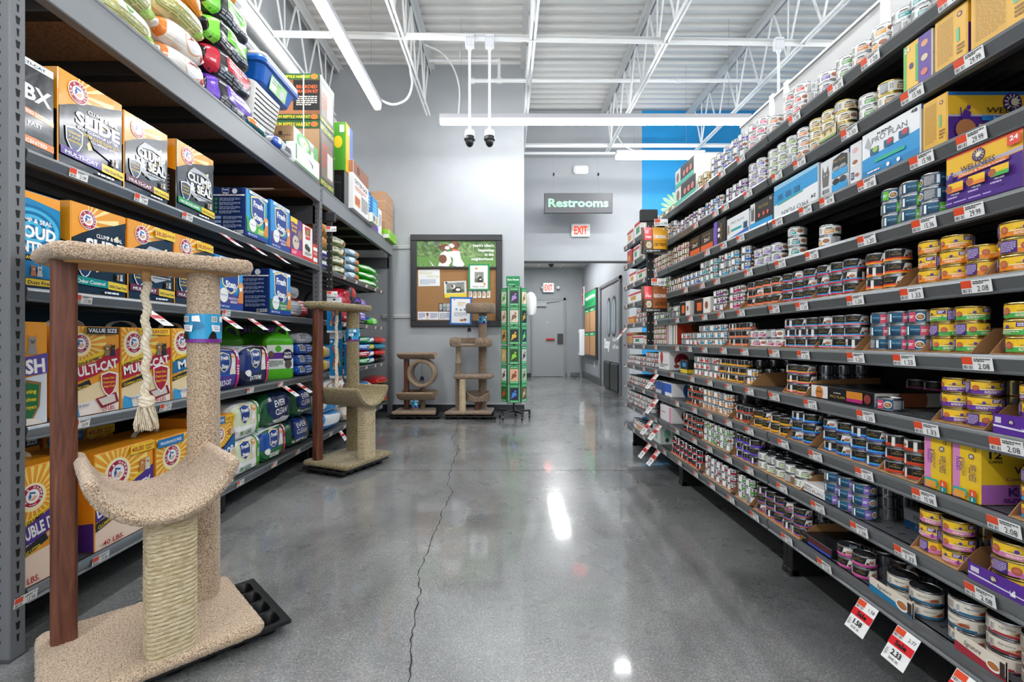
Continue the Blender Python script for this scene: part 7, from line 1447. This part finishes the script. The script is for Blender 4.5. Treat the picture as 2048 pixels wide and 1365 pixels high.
cartonR(1634, 1690, 2, .126, sixpack, gw, 0xcfd1d3, 'grey open multipack with a cat face and blue bands', dep=.1)
cartonR(1692, 1715, 2, .130, lambda A: (A.R(0, 0, 1, 1, 0xe2e3e4), A.E(.5, .82, .3, .2, 0xd8b0a8), A.E(.5, .5, .36, .22, WH), A.E(.5, .52, .28, .16, 0x9a5a3a), A.R(.1, .1, .4, .28, 0x1c3a78), A.T('12', .25, .14, .1, WH, w=.2), A.E(.7, .18, .2, .12, 0xb06a50)), None, 0xe2e3e4, 'narrow grey pack showing three food plates', dep=.1)
def pbox(ac, n='12'): return lambda A: (A.R(0, 0, 1, 1, 0x1c1c1f), A.R(0, 0, .22, 1, 0xe6e6e4), A.P([(.04, .3), (.18, .3), (.19, .7), (.15, .9), (.1, .72), (.04, .9)], 0x6a645c), A.R(0, 0, 1, .2, ac), A.T('PRO PLAN', .6, .66, .13, 0xb8963c, w=.4, b=0), A.E(.42, .42, .05, .05, 0xe8604a, 10), A.E(.62, .42, .05, .05, 0xe8604a, 10), A.E(.8, .42, .05, .05, 0xe8604a, 10), A.T(n, .93, .82, .1, WH, w=.08))
cartonR(1495, 1541, 2, .115, pbox(0x2aa0dc), gw, 0x1c1c1f, 'black PRO PLAN carton with a blue foot, third shelf', dep=.18)
cartonR(1449, 1493, 2, .105, lambda A: (A.R(0, 0, 1, 1, 0xeceeef), A.T('PRO PLAN', .5, .66, .12, 0x444444, w=.6, b=0), A.R(.2, .3, .7, .42, 0x1fa8a8), A.P([(0, 0), (1, .2), (1, 0)], 0x2f6fc8), A.P([(.02, .2), (.14, .3), (.1, .7), (.03, .7)], 0xa88a70), A.R(.78, .2, .95, .5, 0x1a4a70)), gw, 0xeceeef, 'white PRO PLAN carton with a teal stripe, third shelf', dep=.16)
cartonR(1423, 1447, 2, .128, lambda A: (A.R(0, 0, 1, 1, 0x1a1a1d), A.R(0, 0, .28, 1, 0x7a50c8), A.E(.45, .6, .1, .08, WH), A.E(.45, .35, .1, .08, WH), A.T('PRO PLAN', .7, .5, .14, 0xb8963c, w=.6, b=0, rot=90)), None, 0x1a1a1d, 'upright black and purple carton, third shelf', dep=.16)
for i, (a, b) in enumerate(((1376, 1396), (1397, 1422))):
    cartonR(a, b, 2, .105, lambda A: (A.R(0, 0, 1, 1, 0x2a2622), A.R(0, 0, 1, .3, 0xe8642c), A.T('2in1', .5, .45, .2, 0xe8e0d0, w=.5), A.T('PRO PLAN', .5, .75, .1, 0xb8963c, w=.6, b=0)), (lambda A: (A.R(0, 0, 1, 1, 0xd8d8d6), A.R(0, 0, 1, .3, 0xe8642c), A.P([(.2, .4), (.7, .4), (.8, .8), (.4, .85)], 0x5a5650))) if i else None, 0x2a2622, ('left', 'right')[i]+' of two small black and orange cartons, third shelf', dep=.16)
for i, (a, b) in enumerate(((1356, 1376), (1384, 1416))):
    cartonR(a, b, 4, .09, lambda A: (A.R(0, 0, 1, 1, 0xf0eeea), A.R(0, 0, .6, 1, 0x1e1c1c), A.R(.2, .2, .5, .75, 0xf0702c), A.E(.8, .5, .1, .1, FOOD)), lambda A: (A.R(0, 0, 1, 1, 0xe0dcd4), A.P([(.2, .1), (.7, .1), (.8, .8), (.4, .85)], 0x5a5650)), 0xe0dcd4, ('left', 'right')[i]+' of two black and white cartons with orange panels, fifth shelf', dep=.14)
for i, dz in enumerate((0, .118)):
    cartonR(1347, 1388 if not i else 1384, 0, .116, lambda A: (A.R(0, 0, 1, 1, 0x232426), A.R(0, 0, .3, 1, 0xe6e6e2), A.E(.14, .55, .08, .1, 0x8a6a50), A.R(0, 0, 1, .24, 0x4cc0a8), A.E(.5, .5, .06, .06, 0xe8806a), A.E(.68, .5, .06, .06, 0xe8806a), A.E(.86, .5, .06, .06, 0xe8806a)), lambda A: A.R(0, 0, 1, 1, 0xece9e2), 0xece9e2, ('lower', 'upper')[i]+' teal and black carton at the far end of the top shelf', dz=dz, dep=.16)
cartonR(1357, 1372, 6, .085, lambda A: (A.R(0, 0, 1, 1, 0x1c2630), A.R(0, 0, 1, .3, 0xe8c830), A.R(.3, .5, .8, .8, 0x2a90d0)), lambda A: (A.R(0, 0, 1, 1, 0x14181c), A.R(0, 0, 1, .3, 0xe8c830)), 0x14181c, 'small black, blue and yellow carton, seventh shelf', dep=.15, w=.12)
cartonR(1314, 1335, 6, .14, lambda A: (A.R(0, 0, 1, 1, 0xf1efec), A.E(.3, .6, .14, .2, 0xb8202c), A.lines(.1, .1, .9, .3, 2, 0x555555)), lambda A: (A.R(0, 0, 1, 1, 0xf1efec), A.E(.5, .5, .3, .28, 0x9a2a3c), A.E(.5, .3, .2, .12, WH), A.E(.3, .2, .12, .08, 0x8a4a3a), A.E(.7, .2, .12, .08, 0x8a4a3a)), 0xf1efec, 'white carton with a crimson arch, far seventh shelf', dep=.17)
cartonR(1308, 1340, 7, .09, lambda A: (A.R(0, 0, 1, 1, 0xf1f1f0), A.R(0, .3, 1, 1, 0x2a60c0), A.E(.5, .3, .12, .2, 0x1c4aa0)), lambda A: (A.R(0, 0, 1, 1, 0xf1f1f0), A.E(.55, .5, .16, .26, 0x2a60a8), A.E(.8, .4, .1, .12, 0x6a4a3a)), 0xf1f1f0, 'white and blue carton, far eighth shelf', dep=.2)
cartonR(1317, 1340, 8, .11, lambda A: (A.R(0, 0, 1, 1, 0xf1e9ec), A.R(.8, 0, 1, 1, 0xe0a0b8), A.lines(.1, .5, .6, .6, 1, 0x555555)), lambda A: (A.R(0, 0, 1, 1, 0xf1efec), A.P([(.5, 0), (1, 0), (1, 1), (.7, 1)], 0xe0a8bc), A.E(.4, .45, .1, .16, 0x7a3a3a), A.E(.6, .3, .1, .12, 0x7a3a3a)), 0xf1efec, 'white and pink carton, far ninth shelf', dep=.22)
cartonR(1302, 1318, 9, .13, lambda A: (A.R(0, 0, 1, 1, 0xeef1ee), A.E(.5, .6, .2, .3, 0x8ad0b0)), lambda A: (A.R(0, 0, 1, 1, 0xeef1ee), A.E(.3, .6, .16, .22, 0x8ad0b0), A.E(.7, .6, .16, .22, 0x8ad0b0), A.E(.3, .25, .1, .1, 0x3a5a4a), A.E(.7, .25, .1, .1, 0x3a5a4a)), 0xeef1ee, 'white carton with mint green arches, far bottom shelf', dep=.16)
for i in range(4):
    cartonR(1330+i*5, 1335+i*5, 5, .138, lambda A: A.R(.3, 0, .7, 1, (0xc8402c, 0xe8e8e4, 0x3a8a5a, 0xd8702c)[i]), (lambda A: (A.R(0, 0, 1, 1, 0xd8502c), A.P([(0, 0), (.6, 0), (.3, 1), (0, 1)], 0xb03a20), A.E(.8, .85, .3, .2, 0x6a3a24))) if i == 3 else None, 0xececea, ('first', 'second', 'third', 'fourth')[i]+' of four upright white-spined packs, sixth shelf', dep=.19, name='food_pack')
for k, lst in {0: ((1252, 1264, .12, 0xe8e4dc), (1266, 1284, .14, 0xf0efec)), 1: ((1252, 1262, .12, 0xb8402c), (1264, 1276, .115, 0xe8e8e4), (1278, 1284, .13, 0xd8dcd0)), 2: ((1256, 1270, .10, 0xf2f0ec), (1272, 1288, .08, 0xe8e4da)), 3: ((1254, 1280, .09, 0xf0f0ee),), 4: ((1253, 1266, .06, 0xe8a04c),), 5: ((1250, 1262, .10, 0xd0a070), (1264, 1284, .07, 0xeceae6), (1286, 1300, .06, 0xe8e6e2)), 9: ((1266, 1290, .05, 0xf0eeea),)}.items():
    for i, (a, b, h, c) in enumerate(lst):
        cartonR(a, b, k, h, lambda A: (A.R(0, 0, 1, 1, c), A.R(0, .7, 1, .9, 0xc8303c), A.R(.2, .2, .6, .6, 0x3a9a6a if i % 2 else 0xe0a030)), lambda A: (A.R(0, 0, 1, 1, c), A.R(.1, .3, .5, .7, 0xd8c8a0)), c, 'small %s carton at the far end, %s' % (('left', 'second', 'right')[i] if len(lst) == 3 else ('left', 'right')[i] if len(lst) == 2 else 'pale', SHN[k]), dep=.14)
# open display trays with printed fronts
def dtray(xa, xb, k, h, art, base, label, sb=.001, dep=.004, rot=0):
    D0 = DR_(xa); w = D0-DR_(xb); t = thing('display_tray', label, 'tray', (XN+sb, D0, ZR[k]+.0008), -pi/2+radians(rot), 'printed display trays')
    m = MB(); m.box(0, w, 0, .002, 0, h, base, CARD); m.box(0, .002, 0, dep, 0, h*1.15, base, CARD); m.box(w-.002, w, 0, dep, 0, h*1.15, base, CARD); m.build('carton_tray', t)
    p = MB(); A = Art(w-.002, h-.001); art(A); A.put(p, front(.001, -.0003, .0005)); p.build('printed_front', t, smooth=False); return t
def dprint(c, t, tc=0xd8c078, foot=None): return lambda A: (A.R(0, 0, 1, 1, c), A.R(.45, .0, 1, 1, 0x1b1b1d) if foot is None else A.R(0, 0, 1, .25, foot), A.T(t, .5, .42, .3, tc, w=.4, b=.0), A.E(.14, .5, .07, .1, 0xd8964a))
def pcat(c2): return lambda A: (A.R(0, 0, 1, 1, 0x161618), A.R(0, 0, .3, 1, 0xe9e7e2), A.E(.15, .42, .07, .08, 0xd8843c), A.P([(.09, .6), (.11, .95), (.15, .7)], 0xd8843c), A.P([(.15, .7), (.19, .95), (.21, .6)], 0xd8843c), A.E(.125, .5, .014, .014, 0x2a3a10, 8), A.E(.175, .5, .014, .014, 0x2a3a10, 8), A.T('PRO PLAN', .47, .2, .2, 0xc9a94c, w=.24, b=0), A.T('PURINA', .47, .55, .1, 0xe8e0d8, w=.12), A.R(.62, .35, .86, .9, 0xd8882c), A.R(.62, .1, .86, .35, 0xc02a7a), A.E(.93, .5, .05, .05, 0x8a3a3a))
cartonR(1606, 1729, 6, .047, pcat(0), lambda A: (A.R(0, 0, 1, 1, 0xd8d4cc), A.E(.5, .5, .2, .2, FOOD)), 0x161618, 'long low carton with an orange cat and PRO PLAN lettering, seventh shelf', dep=.24, sb=.03)
cartonR(1560, 1640, 8, .034, lambda A: (A.R(0, 0, 1, 1, 0xeceae6), A.E(.18, .5, .08, .1, 0x8a6a4a), A.T('PRO PLAN', .72, .2, .35, 0x44464a, w=.5, b=0), A.T('PURINA', .62, .7, .18, 0x44464a, w=.2)), None, 0xe4e2de, 'low white PRO PLAN tray front with a kitten, ninth shelf', dep=.16, sb=.02)
cartonR(1735, 1815, 8, .06, lambda A: (A.R(0, 0, 1, 1, 0x8a8c90), A.R(0, 0, 1, .4, 0x1c4a78), A.T('PRO PLAN', .55, .5, .3, 0x1c1c20, w=.6, b=0), A.T('FOCUS', .45, .1, .22, 0x9ab8d8, w=.3, b=0)), None, 0x7a7c80, 'shadowed grey and blue PRO PLAN FOCUS tray set back, ninth shelf', sb=.11, dep=.14)
cartonR(1557, 1652, 9, .032, lambda A: (A.R(0, 0, 1, 1, 0x1a1a1e), A.R(0, 0, .3, 1, 0xd8dadc), A.E(.15, .45, .06, .07, 0x8a8680), A.T('PRO PLAN', .42, .3, .3, 0xb8963c, w=.16, b=0), A.R(.56, .3, 1, 1, 0x5a1c24), A.R(.56, 0, 1, .3, 0x2a50b8)), None, 0x1a1a1e, 'low black and blue tray front with a grey cat, bottom shelf', dep=.2, sb=.02)
sig = lambda c: (lambda A: (A.R(0, 0, 1, 1, 0xe6dcca), A.P([(0, 0), (1, 0), (1, .25), (0, .5)], c), A.T('Signature', .36, .55, .26, 0x2a2a34, w=.34, b=0, sk=.3), A.E(.78, .4, .14, .1, WH), A.E(.78, .42, .11, .07, 0xb8743c), A.R(.9, .1, .99, .9, 0x3a2c24)))
dtray(1738, 1825, 9, .042, sig(0x1c7aa8), 0xe0d6c6, 'cream and blue Signature display tray front, bottom shelf')
dtray(1908, 2012, 9, .045, sig(0xa82838), 0xe0d6c6, 'cream and red Signature display tray front, bottom shelf')
wtray = lambda A: (A.R(0, 0, 1, 1, 0x5a2e96), A.P([(0, .35), (1, .25), (1, .32), (0, .45)], 0xe8e0f0), A.R(.05, .55, .2, .85, 0xd8d0e0), moon(A, .45, .66, .06), catsil(A, .8, .4, .05, WH))
dtray(1935, 2058, 8, .04, wtray, 0x5a2e96, 'purple display tray front with a white cat, ninth shelf')
dtray(1985, 2072, 6, .045, wtray, 0x5a2e96, 'purple display tray front at the right edge, seventh shelf')
dtray(1640, 1672, 1, .04, lambda A: (A.R(0, 0, 1, 1, 0xd8c8a8), A.E(.3, .6, .12, .12, 0xd8c020), A.E(.7, .6, .12, .12, 0xd8c020), A.E(.3, .6, .04, .08, 0x111111), A.E(.7, .6, .04, .08, 0x111111), A.lines(.1, .7, .9, .95, 3, 0x5a4a30), A.R(0, 0, 1, .2, 0x6a9a2a)), 0xd8c8a8, 'small tray card printed with cat eyes, second shelf')
# ---------------------------------------------------------------- sale tags and hanging treats on the right
for i, (x, k, p_, lb) in enumerate([(1740, 9, '1.58', 'Sale 1.58 tag, farthest of three large tags under the bottom right shelf'), (1820, 9, '2.33', 'Sale 2.33 tag, middle of three large tags under the bottom right shelf'), (1946, 9, '1.50', 'Sale 1.50 tag, nearest of three large tags under the bottom right shelf')]):
    sale_tag(-1, XN, DR_(x), ZR[k], p_, lb, tilt=30)
for i, (x, k, lb) in enumerate([(1300, 9, 'left sale tag under the far end of the bottom right shelf'), (1318, 9, 'right sale tag under the far end of the bottom right shelf'), (1304, 8, 'left sale tag under the far ninth shelf'), (1321, 8, 'right sale tag under the far ninth shelf'), (1315, 7, 'sale tag under the far eighth shelf'), (1315, 6, 'sale tag under the far seventh shelf'), (1252, 4, 'sale tag sticking out at the far tip of the fifth shelf')]):
    sale_tag(-1, XN, DR_(x), ZR[k], '1.20', lb, tilt=38, w=.085, h=.13)
clip_strip(.985, 3.20, .96, 1.80, 'black perforated hanging strip holding cat treats before the right shelves', w=.045)
def treat(z, c, c2, t1, label):
    w, h = .175, .175; b = MB(); n = 16
    R = []
    for i in range(13):
        v = i/12; hw = w/2*(1-.04*sin(pi*v)); th = .03*(1-v)**.6+.003
        R.append([(hw*math.copysign(abs(cos(a))**.5, cos(a)), -.012+th*math.copysign(abs(sin(a))**.8, sin(a)), h*v) for a in [2*pi*j/n for j in range(n)]])
    b.loft(R, 0x2a2320, FILM)
    A = Art(w*.98, h); A.R(0, 0, 1, 1, c); A.R(0, 0, .42, 1, 0x6a4426); A.R(0, 0, 1, .14, 0x2a2826); A.R(.1, .5, .38, 1, 0xe8303a); A.T('orijen' if 0 else 'Orijen', .24, .58, .09, WH, w=.22, b=.02, sk=.1); A.T(t1, .71, .56, .13, 0xf4f0e8, w=.5, b=.035); A.T('CAT TREATS', .71, .26, .12, 0x5a3418, w=.5, b=.02); A.P([(.14, .3), (.19, .42), (.31, .42), (.36, .3), (.31, .18), (.19, .18)], 0xd8c8a0); A.E(.25, .3, .07, .07, 0xb8a890); A.lines(.15, .04, .9, .1, 1, 0xd8d8d8); A.E(.86, .93, .04, .03, 0xd8e8f0); A.R(.42, .46, 1, .475, c2)
    A.put(b, lambda u, v, l: (u-w*.49, -.0135-.03*(1-v/h)**.6*(1-abs(2*u/w-1)**3)**.5*1.0-.0045-l*2, v), FILM, su=w/8, sv=h/8)
    return tag(b.build('treat_pouch', loc=(.995, 3.175, z), ang=60), label, 'treat pouch', 'cat treat pouches on the hanging strip')
treat(1.575, 0xe8a51c, 0xc07a10, 'ORIGINAL', 'yellow ORIGINAL cat treats pouch hanging on the black strip')
treat(1.18, 0xa8602c, 0x7a3c18, 'REGIONAL', 'brown REGIONAL cat treats pouch hanging below the yellow one')
hook_tag(1.03, 3.12, 1.752, '6.98', 'white price tag above the yellow treats pouch')
hook_tag(1.01, 3.12, 1.358, '6.98', 'white price tag above the brown treats pouch')
